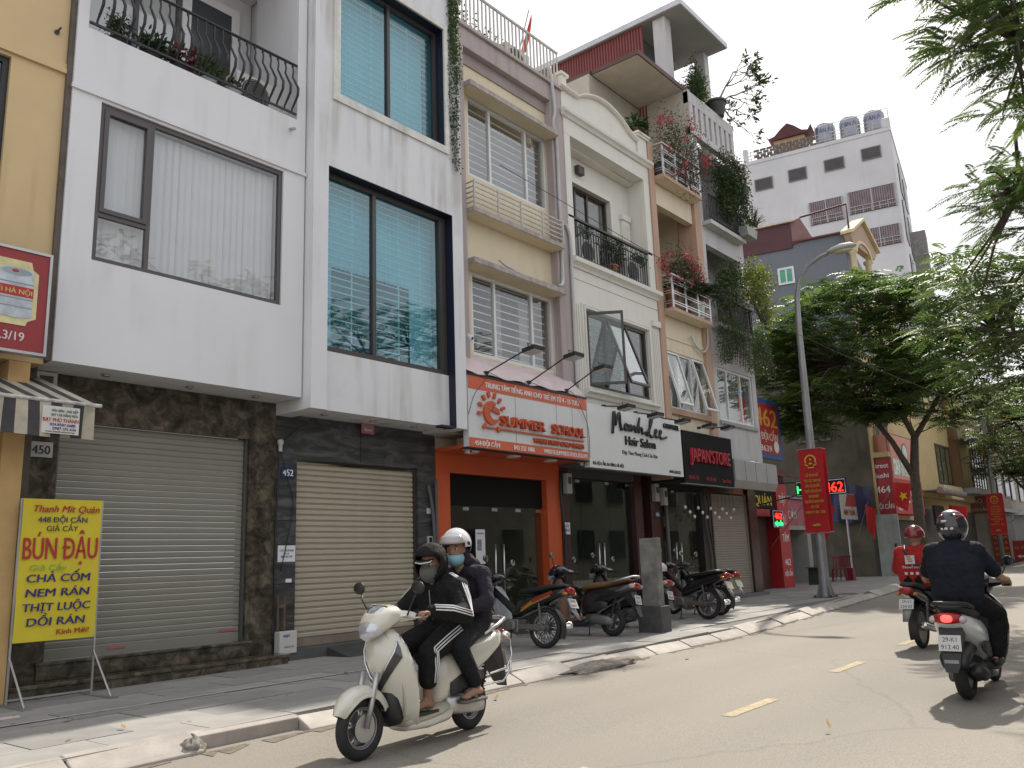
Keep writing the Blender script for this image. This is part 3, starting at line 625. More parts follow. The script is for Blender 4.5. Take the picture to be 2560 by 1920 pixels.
# salon window with open sashes
w = window(H4, 'casement_window', 14.84, 17.42, 5.005, 6.675, 10.06, dark_frame, .07, (15.7, 16.55), (), clear_glass, .08)
bars(w, 'security_bar', 12, lambda i: (14.9, 10.2, 5.1+i*.13), M('dull_bar', (.2, .2, .2), .5), (0, 2.46, -.007, .007, -.007, .007))
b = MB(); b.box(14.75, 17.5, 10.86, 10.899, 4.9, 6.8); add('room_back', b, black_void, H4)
def sash(rt, x0, wdt, z0, z1, hinge, ang, fm, gm, nm='open_sash', top_hung=False):
    q = MB()
    q.box(0, .055, 0, .05, 0, z1-z0).box(wdt-.055, wdt, 0, .05, 0, z1-z0).box(.0551, wdt-.0551, .001, .049, 0, .055).box(.0551, wdt-.0551, .001, .049, z1-z0-.055, z1-z0)
    g_ = MB(); g_.box(.05, wdt-.05, .022, .028, .05, z1-z0-.05)
    if top_hung: T = Matrix.Translation((x0, hinge, z1)) @ Matrix.Rotation(-ang, 4, 'X') @ Matrix.Translation((0, 0, -(z1-z0)))
    else: T = Matrix.Translation((x0, hinge, z0)) @ Matrix.Rotation(-ang, 4, 'Z')
    q.xf(T); g_.xf(T); s_ = add(nm, q, fm, rt); add('pane', g_, gm, s_); return s_
mirror_glass = glass('bright_sky_glass', (.62, .68, .68), .34)
sash(w, 14.90, .80, 5.03, 6.64, 10.03, R(55), dark_frame, dark_glass)
sash(w, 15.75, .78, 5.03, 6.64, 10.04, R(20), dark_frame, mirror_glass, top_hung=True)
for k, (o_, p_) in enumerate(((.14, .03), (.07, .05))):
    q = MB(); q.box(14.83-o_, 14.83-o_+.05, 10.0-p_, 9.999, 4.93, 6.68+o_).box(17.43+o_-.05, 17.43+o_, 10.0-p_, 9.999, 4.93, 6.68+o_).box(14.83-o_+.051, 17.43+o_-.051, 10.001-p_, 9.999, 6.68+o_-.05, 6.68+o_); add('window_moulding', q, ivory_wall, H4)
moulding(H4, 'window_sill', 14.66, 17.62, 10.0, 4.75, [(0, 0), (-.04, 0), (-.07, .07), (-.14, .1), (-.14, .15), (0, .16)], ivory_wall)
b = MB()
for j in range(4): b.box(17.66+j*.075, 17.70+j*.075, 9.975, 9.999, 4.4, 6.75)
b.box(17.64, 17.98, 9.98, 9.9995, 4.3, 4.39); add('fluted_pilaster', b, ivory_wall, H4); b = MB(); b.box(17.64, 17.99, 9.93, 9.999, 6.85, 7.0); add('pilaster_cap', b, ivory_wall, H4)
b = MB()
for j in range(3): b.box(14.42+j*.08, 14.46+j*.08, 9.975, 9.999, 4.4, 6.75)
add('fluted_pilaster', b, ivory_wall, H4)
wine = M('wine_tile', (.055, .022, .02), .25, var=.12)
b = MB(); b.box(14.312, 14.62, 10.5, 10.8, 0, 3.4); add('tiled_pillar', b, wine, H4); b = MB(); b.box(17.23, 17.55, 10.52, 10.8, 0, 3.4).box(17.551, 17.7, 10.6, 10.8, 0, 3.4); add('tiled_pillar', b, wine, H4); b = MB(); b.box(17.9, 18.30, 10.5, 10.8, 0, 3.4); add('tiled_pillar', b, wine, H4)
b = MB(); b.box(17.701, 17.899, 10.7, 10.8, 0, 3.2); add('dark_slot', b, black_void, H4)
b = MB(); b.box(14.621, 17.229, 10.52, 10.8, 3.12, 3.399); add('lintel', b, M('dark_lintel', (.05, .05, .048), .6), H4)
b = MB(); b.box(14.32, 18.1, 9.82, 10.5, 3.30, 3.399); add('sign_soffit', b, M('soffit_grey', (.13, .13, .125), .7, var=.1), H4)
salon_glass = glass('salon_glass', (.72, .78, .75), .06)
glass_doors(H4, 14.63, 17.22, .27, 3.12, 10.64, (15.22, 16.35), salon_glass, (15.8, 16.0))
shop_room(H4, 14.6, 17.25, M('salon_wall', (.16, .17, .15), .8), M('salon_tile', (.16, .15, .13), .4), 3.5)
b = MB(); b.box(14.7, 17.2, 12.2, 12.6, .27, 1.3); add('salon_counter', b, M('salon_wood', (.22, .15, .08), .5, var=.2), H4)

# ================================================================ 458: peach house with flower balconies
H5 = root('peach_house', (19.3, 10.5, .13), 'narrow peach and cream house with steel railed flower balconies above the black store sign', 'house')
b = MB(); b.box(18.02, 18.27, 9.96, 10.5, 3.2, 11.85); add('pilaster', b, peach_wall, H5, bevel=.008); b = MB(); b.box(20.36, 20.70, 9.96, 10.5, 3.2, 11.0); add('pilaster', b, peach_wall, H5, bevel=.008)
cream2 = M('pale_cream_plaster', (.72, .63, .47), .8, var=.05, streak=.25, scol=(.45, .38, .27))
b = MB(); b.holes(18.271, 20.359, 3.4, 7.30, 10.05, 10.25, [(18.28, 20.35, 4.95, 6.40)]); b.box(18.03, 20.69, 10.9, 16, 3.4, 7.4); b.box(18.03, 20.69, 10.52, 10.89, 3.4, 4.9)
b.box(18.03, 20.69, 11.6, 16, 7.4, 10.75).box(20.5, 20.69, 10.501, 11.6, 7.42, 10.7).box(18.271, 20.35, 10.05, 10.25, 10.25, 10.83)
b.box(18.271, 20.359, 10.03, 10.049, 6.72, 6.80)
add('wall', b, cream2, H5)
b = MB(); b.box(18.03, 20.69, 11.62, 15, 10.84, 14.4).box(20.6, 20.745, 10.0, 11.61, 10.9, 14.4); add('top_floor_wall', b, M('beige_grey_plaster', (.44, .41, .36), .8, var=.06, streak=.2), H5)
for z in (7.31, 10.84):
    q = MB(); q.box(18.275, 20.34, 9.70, 11.59, z, z+.10); sl_ = add('balcony_slab', q, peach_wall, H5, bevel=.006)
    c_ = MB(); c_.box(18.28, 20.335, 9.72, 10.04, z-.005, z-.001); add('slab_underside', c_, cream2, sl_)
    bars(sl_, 'rail', 6, lambda i: (18.29, 9.73, z+.22+(i//2)*.26+(i % 2)*.06), steel, (0, 2.03, -.010, .010, -.010, .010))
    bars(sl_, 'rail_return', 6, lambda i: (18.30, 9.735, z+.22+(i//2)*.26+(i % 2)*.06), steel, (-.010, .010, 0, .3, -.010, .010))
    bars(sl_, 'rail_return', 6, lambda i: (20.32, 9.735, z+.22+(i//2)*.26+(i % 2)*.06), steel, (-.010, .010, 0, .3, -.010, .010))
    bars(sl_, 'rail_post', 8, lambda i: (18.30+(i//2)*.66+(i % 2)*.05, 9.73, z+.10), steel, (-.013, .013, -.013, .013, 0, .82))
    q = MB(); q.box(18.27, 20.35, 9.69, 9.77, z+.92, z+.965).box(18.27, 18.33, 9.771, 10.04, z+.92, z+.965).box(20.29, 20.35, 9.771, 10.04, z+.92, z+.965); add('handrail', q, rust, sl_)
b = MB(); b.box(18.03, 20.49, 10.30, 11.59, 10.70, 10.755); add('loggia_ceiling', b, cream2, H5)
b = MB(); b.box(18.9, 19.8, 11.57, 11.6, 7.42, 9.6).box(18.9, 19.8, 11.59, 11.615, 10.95, 13.2); add('loggia_door', b, M('dark_door', (.05, .045, .04), .4), H5)
b = MB(); b.box(18.15, 20.95, 10.12, 11.61, 14.42, 14.55).box(18.1, 20.72, 11.62, 16, 14.43, 14.56); rf = add('roof_slab', b, M('red_brown_fascia', (.10, .045, .04), .6, var=.1), H5)
c_ = MB(); c_.box(18.19, 20.91, 10.16, 11.60, 14.405, 14.419); add('slab_underside', c_, M('beige_underside', (.55, .52, .45), .8), rf)
w = window(H5, 'casement_window', 18.29, 20.34, 4.955, 6.395, 10.08, white_frame, .05, (18.95, 19.65), (), clear_glass, .07)
q = MB()
for x0 in (18.34, 19.0, 19.7):
    for k in range(3):
        cx = x0+.30; zb = 5.05+k*.42
        q.tube([(cx, 10.22, zb), (cx-.16, 10.22, zb+.12), (cx-.20, 10.22, zb+.28), (cx-.08, 10.22, zb+.36), (cx+.02, 10.22, zb+.27), (cx-.06, 10.22, zb+.2)], .010, 5)
        q.tube([(cx, 10.22, zb), (cx+.16, 10.22, zb+.16), (cx+.2, 10.22, zb+.34), (cx+.08, 10.22, zb+.4)], .010, 5)
add('scroll_grille', q, bar_pale, w)
b = MB(); b.box(18.28, 20.35, 10.5, 10.515, 4.9, 6.5); add('room_back', b, M('dim_curtain', (.14, .15, .145), .9, var=.3, scale=5), H5)
sash(w, 18.31, .66, 4.97, 6.38, 10.05, R(14), white_frame, clear_glass, top_hung=True)
sash(w, 19.68, .64, 4.97, 6.38, 10.05, R(14), white_frame, clear_glass, top_hung=True)
b = MB(); b.box(18.27, 20.36, 9.97, 10.049, 4.80, 4.94); add('window_sill', b, peach_wall, H5)
b = MB(); b.box(18.31, 18.45, 10.5, 10.8, 0, 3.4); add('tiled_pillar', b, M('dark_tile', (.022, .016, .014), .3), H5); b = MB(); b.box(20.46, 20.95, 10.5, 10.8, 0, 3.4); add('tiled_pillar', b, M('dark_tile', (.022, .016, .014), .3), H5)
b = MB(); b.box(18.451, 20.459, 10.5, 10.8, 3.05, 3.4).box(18.13, 20.8, 9.8, 10.5, 3.15, 3.3); add('lintel', b, black_void, H5)
glass_doors(H5, 18.46, 20.45, .3, 3.05, 10.6, (19.25,), dark_glass, (19.12, 19.38))
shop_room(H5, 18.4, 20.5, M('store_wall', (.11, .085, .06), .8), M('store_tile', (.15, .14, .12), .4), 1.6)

b = MB(); b.box(17.98, 18.25, 12.6, 13.25, 10.9, 14.41); add('roof_column', b, M('white_column', (.62, .61, .58), .8, var=.05), H5)
b = MB()
for k in range(26): y = 13.27+k*.1; b.prism([(18.02, y), (17.99, y+.03), (17.99, y+.07), (18.02, y+.1)], 'z', 11.0, 14.4)
add('teal_sheet_wall', b, M('teal_sheet', (.045, .10, .11), .5), H5)
# ================================================================ 460: grey house
H6 = root('grey_house', (22.1, 10.5, .13), 'tall grey house overgrown with balcony plants, slotted parapet and roof terrace', 'house')
b = MB(); b.holes(20.71, 23.44, 3.4, 7.5, 10.0, 10.25, [(20.97, 23.18, 4.92, 6.38)]); b.box(20.71, 23.44, 10.9, 16, 3.4, 13.0); b.box(20.71, 23.44, 10.52, 10.89, 3.4, 4.9)
b.box(20.71, 20.95, 10.0, 10.899, 7.5, 13.0).box(23.2, 23.44, 10.0, 10.899, 7.5, 13.0).box(20.951, 23.199, 10.0, 10.2, 9.85, 10.36)
add('wall', b, grey_wall, H6)
b = MB(); b.box(20.6, 23.45, 9.97, 10.15, 13.05, 13.25).box(20.6, 23.45, 9.97, 10.15, 14.0, 14.35)
for k in range(9): b.box(20.61+k*.33, 20.80+k*.33, 9.975, 10.149, 13.251, 13.999)
b.box(20.72, 23.43, 10.3, 15, 13.0, 13.1); add('slotted_parapet', b, grey_wall, H6)
for z in (7.42, 10.36):
    q = MB(); q.box(20.85, 23.10, 9.73, 10.89, z, z+.12); sl_ = add('balcony_slab', q, grey_wall, H6, bevel=.006)
    bars(sl_, 'baluster', 24, lambda i: (20.88+i*.093, 9.76, z+.12), black_metal, (-.010, .010, -.010, .010, 0, .72))
    bars(sl_, 'baluster', 3, lambda i: (23.07, 9.84+i*.07, z+.12), black_metal, (-.010, .010, -.010, .010, 0, .72))
    q = MB(); q.box(20.85, 23.1, 9.735, 9.785, z+.84, z+.87).box(20.85, 23.1, 9.74, 9.78, z+.2, z+.22).box(23.05, 23.1, 9.786, 10.0, z+.84, z+.87); add('handrail', q, black_metal, sl_)
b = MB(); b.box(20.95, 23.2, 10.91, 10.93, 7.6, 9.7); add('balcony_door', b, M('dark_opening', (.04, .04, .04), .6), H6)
window(H6, 'sliding_window', 20.98, 23.17, 4.925, 6.375, 10.03, white_frame, .06, (21.6, 22.45), (), clear_glass, .07)
b = MB(); b.box(20.96, 23.19, 10.5, 10.515, 4.8, 6.5); add('curtain', b, M('grey_green_curtain', (.28, .31, .28), .9, var=.15, scale=3), H6)
b = MB(); b.box(20.9, 23.25, 9.95, 9.999, 4.80, 4.90); add('window_sill', b, M('sill_grey', (.33, .33, .33), .8), H6)
# roof terrace: corrugated side wall, posts and flat roof
corr = MB()
for k in range(34):
    y = 11.3+k*.1; corr.prism([(20.62, y), (20.58, y+.03), (20.58, y+.07), (20.62, y+.1)], 'z', 13.1, 17.02)
add('corrugated_wall', corr, M('dark_red_sheet', (.20, .045, .045), .5, var=.1), H6)
b = MB(); b.box(20.63, 20.98, 10.55, 10.95, 13.1, 17.02); add('roof_post', b, grey_wall, H6)
b = MB(); b.box(23.1, 23.4, 10.55, 10.9, 13.1, 17.02); add('roof_post', b, grey_wall, H6)
b = MB(); b.box(20.5, 23.5, 9.95, 15.5, 17.03, 17.16); rf6 = add('terrace_roof', b, M('grey_roof', (.34, .34, .34), .7, var=.05), H6)
q = MB(); q.box(20.47, 23.53, 9.92, 9.949, 17.05, 17.22).box(20.47, 20.499, 9.95, 15.5, 17.05, 17.22); add('roof_edge', q, M('pale_edge', (.55, .57, .6), .4), rf6)
w = window(H6, 'terrace_glazing', 20.99, 23.09, 13.2, 16.3, 11.6, alu, .04, (21.7, 22.4), (), dark_glass, .05)
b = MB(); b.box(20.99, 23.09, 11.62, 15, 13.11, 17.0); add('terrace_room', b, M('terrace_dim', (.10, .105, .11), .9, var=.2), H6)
b = MB(); b.box(21.0, 21.06, 10.5, 10.8, 0, 3.25); add('tiled_pillar', b, wine, H6); b = MB(); b.box(23.29, 23.82, 10.48, 10.9, 0, 3.4); add('tiled_pillar', b, wine, H6)
s = shutter(H6, 21.07, 23.285, .36, 3.05, 10.6, M('taupe_shutter', (.33, .29, .24), .6, var=.05), .067, 0)
q = MB(); q.box(20.9, 23.8, 10.3, 10.9, -.02, .35); add('threshold', q, M('threshold_grey', (.16, .16, .155), .85, var=.2), H6)
b = MB(); b.box(20.95, 23.28, 10.55, 10.85, 3.051, 3.399); add('lintel', b, wine, H6)
b = MB(); b.prism([(9.69, 3.30), (9.69, 3.83), (9.75, 3.86), (10.0, 3.9), (10.0, 3.12), (9.78, 3.1)], 'x', 20.9, 23.62); aw = add('metal_hood', b, M('grey_metal_hood', (.36, .36, .36), .5, .3, var=.08, scale=2), H6)
for x in (21.55, 22.2, 22.9): q = MB(); q.box(x, x+.006, 9.686, 9.69, 3.31, 3.82); add('hood_seam', q, black_void, aw)
b = MB(); b.prism([(10.7, .33), (9.7, .15), (9.7, .14), (10.7, .2)], 'x', 20.4, 21.3)
tag(add('door_ramp', b, M('ramp_steel', (.12, .12, .12), .6, var=.3)), 'dark sloping metal ramp against the taupe shutter threshold', 'ramp')
# ================================================================ 462: low red shop
H7 = root('red_shop', (26.5, 11.3, .28), 'low red fronted shop 462 with yellow lettering behind the street lamp', 'shop')
b = MB(); b.box(23.83, 25.55, 11.3, 12.5, 0, 4.0).box(25.56, 28.4, 11.45, 15, 2.95, 4.0).box(28.12, 28.4, 11.45, 15, 0, 2.94).box(23.84, 28.39, 12.6, 15, 0, 2.94); add('wall', b, M('shop_dark_red', (.10, .02, .02), .7, var=.2), H7)
b = MB(); b.box(25.56, 27.0, 11.6, 11.7, .2, 2.94); add('wooden_door', b, M('dark_red_wood', (.075, .025, .018), .5, var=.3, scale=6), H7)
b = MB(); b.box(25.5, 27.2, 11.33, 11.449, 2.55, 2.78); add('red_band', b, red_paint, H7)
b = MB(); b.box(25.6, 27.15, 11.34, 11.449, 2.80, 3.35); yb = add('black_board', b, black_void, H7)
text('lettering', 'QUÁN', (26.3, 11.338, 2.9), .32, M('yellow_letter', (.75, .55, .05), .5), yb, w=1.3, bold=.013)
b = MB(); b.box(27.25, 28.10, 11.28, 11.8, .1, 3.68); rp_ = add('red_pillar', b, M('bright_red_board', (.50, .03, .03), .5, var=.06), H7)
for t_, z_, h_, w_ in (('THẬT', 3.0, .26, .55), ('TỪ', 2.3, .26, .36), ('TÂM', 1.75, .26, .5), ('462', 1.0, .22, .45), ('ĐỘI CẤN', .66, .16, .6)): text('lettering', t_, (27.68, 11.276, z_), h_, white_paint, rp_, w=w_, bold=.02)
b = MB(); 
for k in range(14): b.prism([(11.45, 4.15), (10.9, 3.85), (10.9, 3.82), (11.45, 4.1)], 'x', 25.6+k*.2, 25.78+k*.2)
add('eave_tiles', b, M('old_red_tile', (.16, .06, .04), .8, var=.3), H7)
b = MB(); b.box(23.9, 27.9, 11.18, 11.3, 4.4, 6.36); hs = add('shop_board', b, M('board_blue', (.03, .10, .30), .5, var=.1), None); tag(hs, 'large blue bordered red shop board with orange 462 beside the grey house', 'sign')
b = MB(); b.box(24.05, 27.7, 11.17, 11.179, 4.55, 6.2); add('red_field', b, M('board_red', (.38, .03, .03), .5, var=.1), hs)
text('lettering', '462', (26.75, 11.168, 5.45), .62, M('orange_letter', (.62, .30, .05), .5), hs, w=1.7, bold=.02)
text('lettering', 'ĐỘI CẤN', (26.9, 11.168, 5.0), .25, M('pale_letter', (.7, .62, .5), .5), hs, w=1.3, bold=.02)
text('lettering', '8639', (26.55, 11.168, 4.63), .2, white_paint, hs, w=.9)
b = MB(); b.lathe([(.2, 11.165), (.2, 11.169)], (27.4, 0, 4.82), 20, 'y'); add('white_disc', b, white_paint, hs)
def led(name, x0, x1, y0, y1, z0, z1, label, face, items):
    """black LED board; face 'y' looks down -Y, 'x' looks down -X"""
    b = MB(); b.box(x0, x1, y0, y1, z0, z1); o = add(name, b, black_void, None, label=label, cat='LED sign', bevel=.01)
    red = M('led_red', (1, .03, .02), .5, var=0, emis=1.6); grn = M('led_green', (.05, 1, .2), .5, var=0, emis=1.4); wh = M('led_border', (.5, .6, .75), .5, var=0, emis=.35)
    for s_, c_, p_, h_, w_ in items:
        text('lettering', s_, p_, h_, red if c_ == 'r' else grn, o, U=(1, 0, 0) if face == 'y' else (0, -1, 0), w=w_, bold=.015, depth=.012)
    t = MB(); e = .035
    if face == 'y': loop = [(x0+e, y0-.004, z0+e), (x1-e, y0-.004, z0+e), (x1-e, y0-.004, z1-e), (x0+e, y0-.004, z1-e), (x0+e, y0-.004, z0+e)]
    else: loop = [(x0-.004, y0+e, z0+e), (x0-.004, y1-e, z0+e), (x0-.004, y1-e, z1-e), (x0-.004, y0+e, z1-e), (x0-.004, y0+e, z0+e)]
    t.tube(loop, .006, 5); add('light_border', t, wh, o); return o
led('led_sign', 26.15, 26.98, 11.0, 11.08, 2.17, 2.74, 'small black LED board reading 462 beside the red pillar', 'y', [('462', 'r', (26.56, 10.995, 2.45), .2, .55), ('ĐỘI CẤN', 'g', (26.56, 10.995, 2.25), .11, .58)])
ls = led('led_sign', 25.98, 26.08, 8.58, 10.12, 3.05, 3.52, 'long projecting black LED board with red 462 behind the banner', 'x', [('462', 'r', (25.975, 8.95, 3.13), .3, .55), ('H', 'g', (25.975, 9.98, 3.15), .24, .16), ('N', 'g', (25.975, 9.28, 3.15), .24, .1)])
b = MB(); b.tube([(26.03, 10.12, 3.5), (26.03, 11.4, 3.55)], .02, 6); b.tube([(26.03, 10.12, 3.1), (26.03, 11.4, 2.9)], .02, 6); add('bracket', b, black_metal, ls)
# little stall behind
H8 = root('stall', (31, 12.4, .3), 'small dim open stall with white lintel left of the lamp post', 'stall')
b = MB(); b.box(29.9, 30.2, 12.2, 14, 0, 3.3).box(32.0, 32.35, 12.2, 14, 0, 3.3).box(30.2, 32.0, 12.2, 12.3, 2.2, 2.35).box(29.8, 32.5, 12.1, 14, 3.31, 3.4); add('frame', b, M('stall_white', (.45, .44, .42), .7, var=.1), H8)
b = MB(); b.box(30.2, 32, 13.9, 14.0, 0, 3.3); add('back_wall', b, M('stall_back', (.12, .11, .1), .8, var=.4, scale=3), H8)
b = MB(); b.box(30.2, 32.0, 12.22, 12.28, 2.36, 3.29); fb = add('fascia', b, M('stall_pink', (.5, .16, .2), .6, var=.2), H8)
text('lettering', 'CƠM', (30.8, 12.215, 2.6), .3, white_paint, fb, w=.8)
b = MB(); b.box(30.4, 31.0, 13.0, 13.4, .3, 1.9); add('glass_cabinet', b, M('cabinet_glass', (.22, .24, .25), .2), H8)
# ================================================================ 464: tall house, blue-grey side and yellow front
ca, sa = math.cos(R(10)), math.sin(R(10))
def side(v, z, d=0.):            # point on 464's side wall: v metres behind the corner, d metres out of the wall
    return (36.3 - sa*v - ca*d, 10.85 + ca*v - sa*d, z)
H9 = root('tall_house', (38, 11, .3), 'tall house with blue-grey side wall, dark red siding and yellow arched front', 'house')
def sidebox(b, v0, v1, z0, z1, d0, d1):
    k = len(b.v)
    for d in (d0, d1):
        for v, z in ((v0, z0), (v1, z0), (v1, z1), (v0, z1)): b.v.append(side(v, z, d))
    b._f([(k, k+1, k+2, k+3), (k+7, k+6, k+5, k+4), (k, k+4, k+5, k+1), (k+1, k+5, k+6, k+2), (k+2, k+6, k+7, k+3), (k+3, k+7, k+4, k)]); return b
b = MB(); sidebox(b, 0.05, 9, 9.6, 14.75, 0, -6); add('upper_side_wall', b, M('blue_grey_paint', (.165, .18, .205), .8, var=.08, scale=.5, streak=.2), H9)
b = MB(); sidebox(b, 0.05, 9, 0, 9.595, 0, -6); add('lower_side_wall', b, M('grimy_shaded_wall', (.12, .105, .08), .9, var=.45, scale=.7, streak=.5, bump=.3), H9)  # tree shade is darkened into the wall colour along with the grime
dred = M('dark_red_siding', (.085, .028, .032), .6, var=.12)
b = MB(); sidebox(b, 2.2, 9, 14.55, 15.72, .06, -4); add('siding', b, dred, H9)
b = MB(); k = 0
p = [side(2.19, 14.7, .07), side(1.33, 14.82, .07), side(1.78, 15.85, .07), side(2.19, 15.76, .07)]; p2 = [side(2.19, 14.7, -3), side(1.33, 14.82, -3), side(1.78, 15.85, -3), side(2.19, 15.76, -3)]
b.loft([p, p2]); add('sloping_siding', b, M('faded_red_sheet', (.22, .12, .11), .6, var=.15, streak=.3), H9)
b = MB(); sidebox(b, 2.0, 9, 15.725, 15.79, .18, -4); add('ridge_flashing', b, M('orange_lit_flashing', (.60, .48, .38), .5), H9)  # orange light on the cap metal is painted into its colour
b = MB(); b.tube([side(1.78, 15.87, .05), side(-.18, 16.03, .05), side(-.18, 14.8, .05)], .05, 6); add('steel_frame', b, dred, H9)
b = MB(); sidebox(b, 0, 2.2, 14.755, 14.83, .12, -1); add('tile_coping', b, M('red_coping', (.16, .05, .045), .8, var=.2), H9)
def side_window(par, v0, v1, z0, z1, fm, gm, nm):
    q = MB(); e = .09
    sidebox(q, v0, v0+e, z0, z1, .05, -.05); sidebox(q, v1-e, v1, z0, z1, .05, -.05); sidebox(q, v0+e, v1-e, z0, z0+e, .049, -.05); sidebox(q, v0+e, v1-e, z1-e, z1, .049, -.05); sidebox(q, (v0+v1)/2-.03, (v0+v1)/2+.03, z0+e, z1-e, .048, -.05)
    o = add(nm, q, fm, par); g_ = MB(); sidebox(g_, v0+.05, v1-.05, z0+.05, z1-.05, .02, .01); add('pane', g_, gm, o); return o
green_pane = M('green_glazing', (.10, .38, .26), .15, var=.1)
side_window(H9, 2.25, 2.95, 12.95, 13.72, white_frame, green_pane, 'side_window')
side_window(H9, 4.25, 4.75, 12.4, 13.4, white_frame, green_pane, 'side_window')
side_window(H9, 1.7, 2.6, 6.05, 6.95, dark_frame, M('dark_pane', (.03, .03, .03), .2), 'side_window')
b = MB(); sidebox(b, 1.5, 2.8, 5.92, 6.0, .12, 0); add('window_ledge', b, M('grimy_ledge', (.2, .18, .14), .9), H9)
yel = M('mustard_plaster', (.52, .40, .20), .8, var=.08, streak=.25); yel2 = M('pale_mustard', (.62, .52, .32), .8, var=.06)
b = MB(); b.box(36.31, 42.5, 10.8, 11.0, 2.6, 12.95); b.box(36.4, 42.4, 11.0, 15, 2.6, 13.0); add('front_wall', b, yel, H9)
b = MB(); b.prism([(36.1, 14.55), (36.1, 14.7), (37.75, 15.55), (39.5, 14.65), (39.5, 14.5), (39.2, 14.2), (36.3, 14.2)], 'y', 10.55, 10.85); add('arched_gable', b, M('gable_tan', (.42, .30, .22), .8, var=.1), H9)
b = MB()
for xa, xb, za, zb in ((36.0, 37.75, 14.62, 15.62), (37.75, 39.65, 15.62, 14.6)): b.loft([[(xa, 10.4, za), (xa, 10.95, za), (xa, 10.95, za+.14), (xa, 10.4, za+.14)], [(xb, 10.4, zb), (xb, 10.95, zb), (xb, 10.95, zb+.14), (xb, 10.4, zb+.14)]])
add('gable_coping', b, yel2, H9)
for x in (36.55, 38.6):
    b = MB(); b.lathe([(.16, 12.95), (.14, 13.0), (.13, 13.8), (.2, 13.9), (.2, 14.0)], (x, 10.7, 0), 14); add('balcony_column', b, yel2, H9, smooth=True, auto=40)
b = MB(); n_ = 12
for k in range(n_):
    a0, a1 = math.pi*k/n_, math.pi*(k+1)/n_
    P_ = lambda a, r: (37.58+r*math.cos(a), 13.9+r*.5*math.sin(a)*1.2)
    q4 = [P_(a0, .95), P_(a1, .95), P_(a1, 1.15), P_(a0, 1.15)]; b.prism(q4, 'y', 10.5, 10.75)
add('arch_moulding', b, yel2, H9)
for (x0, x1, z0, z1) in ((36.75, 37.2, 5.3, 7.6), (37.5, 38.5, 5.3, 7.6), (36.7, 37.9, 9.4, 11.4)):
    q = MB(); q.box(x0, x1, 10.72, 10.799, z0, z1); ww = add('shuttered_window', q, M('pale_shutter', (.55, .52, .42), .7, var=.1), H9)
    for j in range(2):
        q = MB(); q.box(x0+.06+j*(x1-x0)/2, x0-.03+(j+1)*(x1-x0)/2, 10.70, 10.719, z0+.15, z1-.1); add('shutter_leaf', q, M('dim_green_leaf', (.06, .07, .06), .6), ww)
b = MB(); b.box(36.3, 41, 10.2, 10.8, 5.05, 5.25); add('balcony', b, yel, H9)
b = MB(); 
for k in range(20): b.box(36.4+k*.22, 36.43+k*.22, 10.22, 10.25, 5.25, 6.0)
b.box(36.35, 40.9, 10.2, 10.26, 6.0, 6.05); add('balcony_railing', b, dark_frame, H9)
b = MB(); b.box(36.2, 42.5, 10.9, 11.1, 0, 2.6); add('shop_front', b, M('dim_shop_front', (.05, .05, .045), .6, var=.3), H9)
b = MB(); b.box(36.16, 36.24, 10.1, 10.95, .3, 2.75); gd = add('grey_steel_door', b, M('grey_steel_door', (.30, .33, .31), .5, var=.2, scale=2, streak=.4, scol=(.2, .15, .08)), H9)
q = MB(); q.box(36.12, 36.159, 10.25, 10.32, 1.4, 1.6); add('lock', q, black_metal, gd)
# sushi sign box
SS = root('sushi_sign', (38, 10.3, 2.8), 'red corner sign box reading Street Sushi 464 on the mustard house', 'sign')
b = MB(); b.box(36.42, 40.6, 10.18, 10.79, 2.78, 4.2); add('lower_box', b, M('sushi_red', (.42, .02, .025), .5, var=.05), SS)
b = MB(); b.box(36.60, 40.6, 10.19, 10.79, 4.205, 6.0); add('upper_box', b, M('sushi_salmon', (.62, .26, .20), .5, var=.08), SS)
b = MB(); b.box(36.38, 36.418, 10.17, 11.0, 2.78, 4.98); sp = add('side_panel', b, M('sushi_red_side', (.33, .022, .03), .5, var=.06), SS)
for t_, z_, h_, w_ in (('Street', 4.62, .2, .62), ('Sushi', 4.22, .2, .55), ('464', 3.62, .28, .55), ('ĐỘI CẤN', 2.98, .2, .7)): text('lettering', t_, (36.375, 10.58, z_), h_, white_paint, sp, U=(0, -1, 0), w=w_, bold=.013)
text('lettering', 'Street Sushi', (36.75, 10.176, 3.25), .55, white_paint, SS, w=3.4, align='L', bold=.013); text('lettering', '464', (36.75, 10.176, 2.9), .16, white_paint, SS, w=.55, align='L')
for k, (xa, cc) in enumerate(((36.75, (.6, .66, .6)), (37.75, (.5, .58, .5)), (38.8, (.62, .6, .5)))):
    q = MB(); q.box(xa, xa+.9, 10.176, 10.189, 4.35, 5.0); add('picture_panel', q, M('picture_%d' % k, cc, .5, var=.5, scale=8), SS)
q = MB(); q.lathe([(.42, 10.178), (.42, 10.189)], (38.6, 0, 5.35), 24, 'y'); ww = add('round_logo', q, M('logo_dark', (.08, .1, .1), .5), SS); q = MB(); q.lathe([(.34, 10.174), (.34, 10.177)], (38.6, 0, 5.35), 24, 'y'); add('logo_disc', q, M('logo_pale', (.6, .66, .62), .5, var=.4, scale=9), ww)
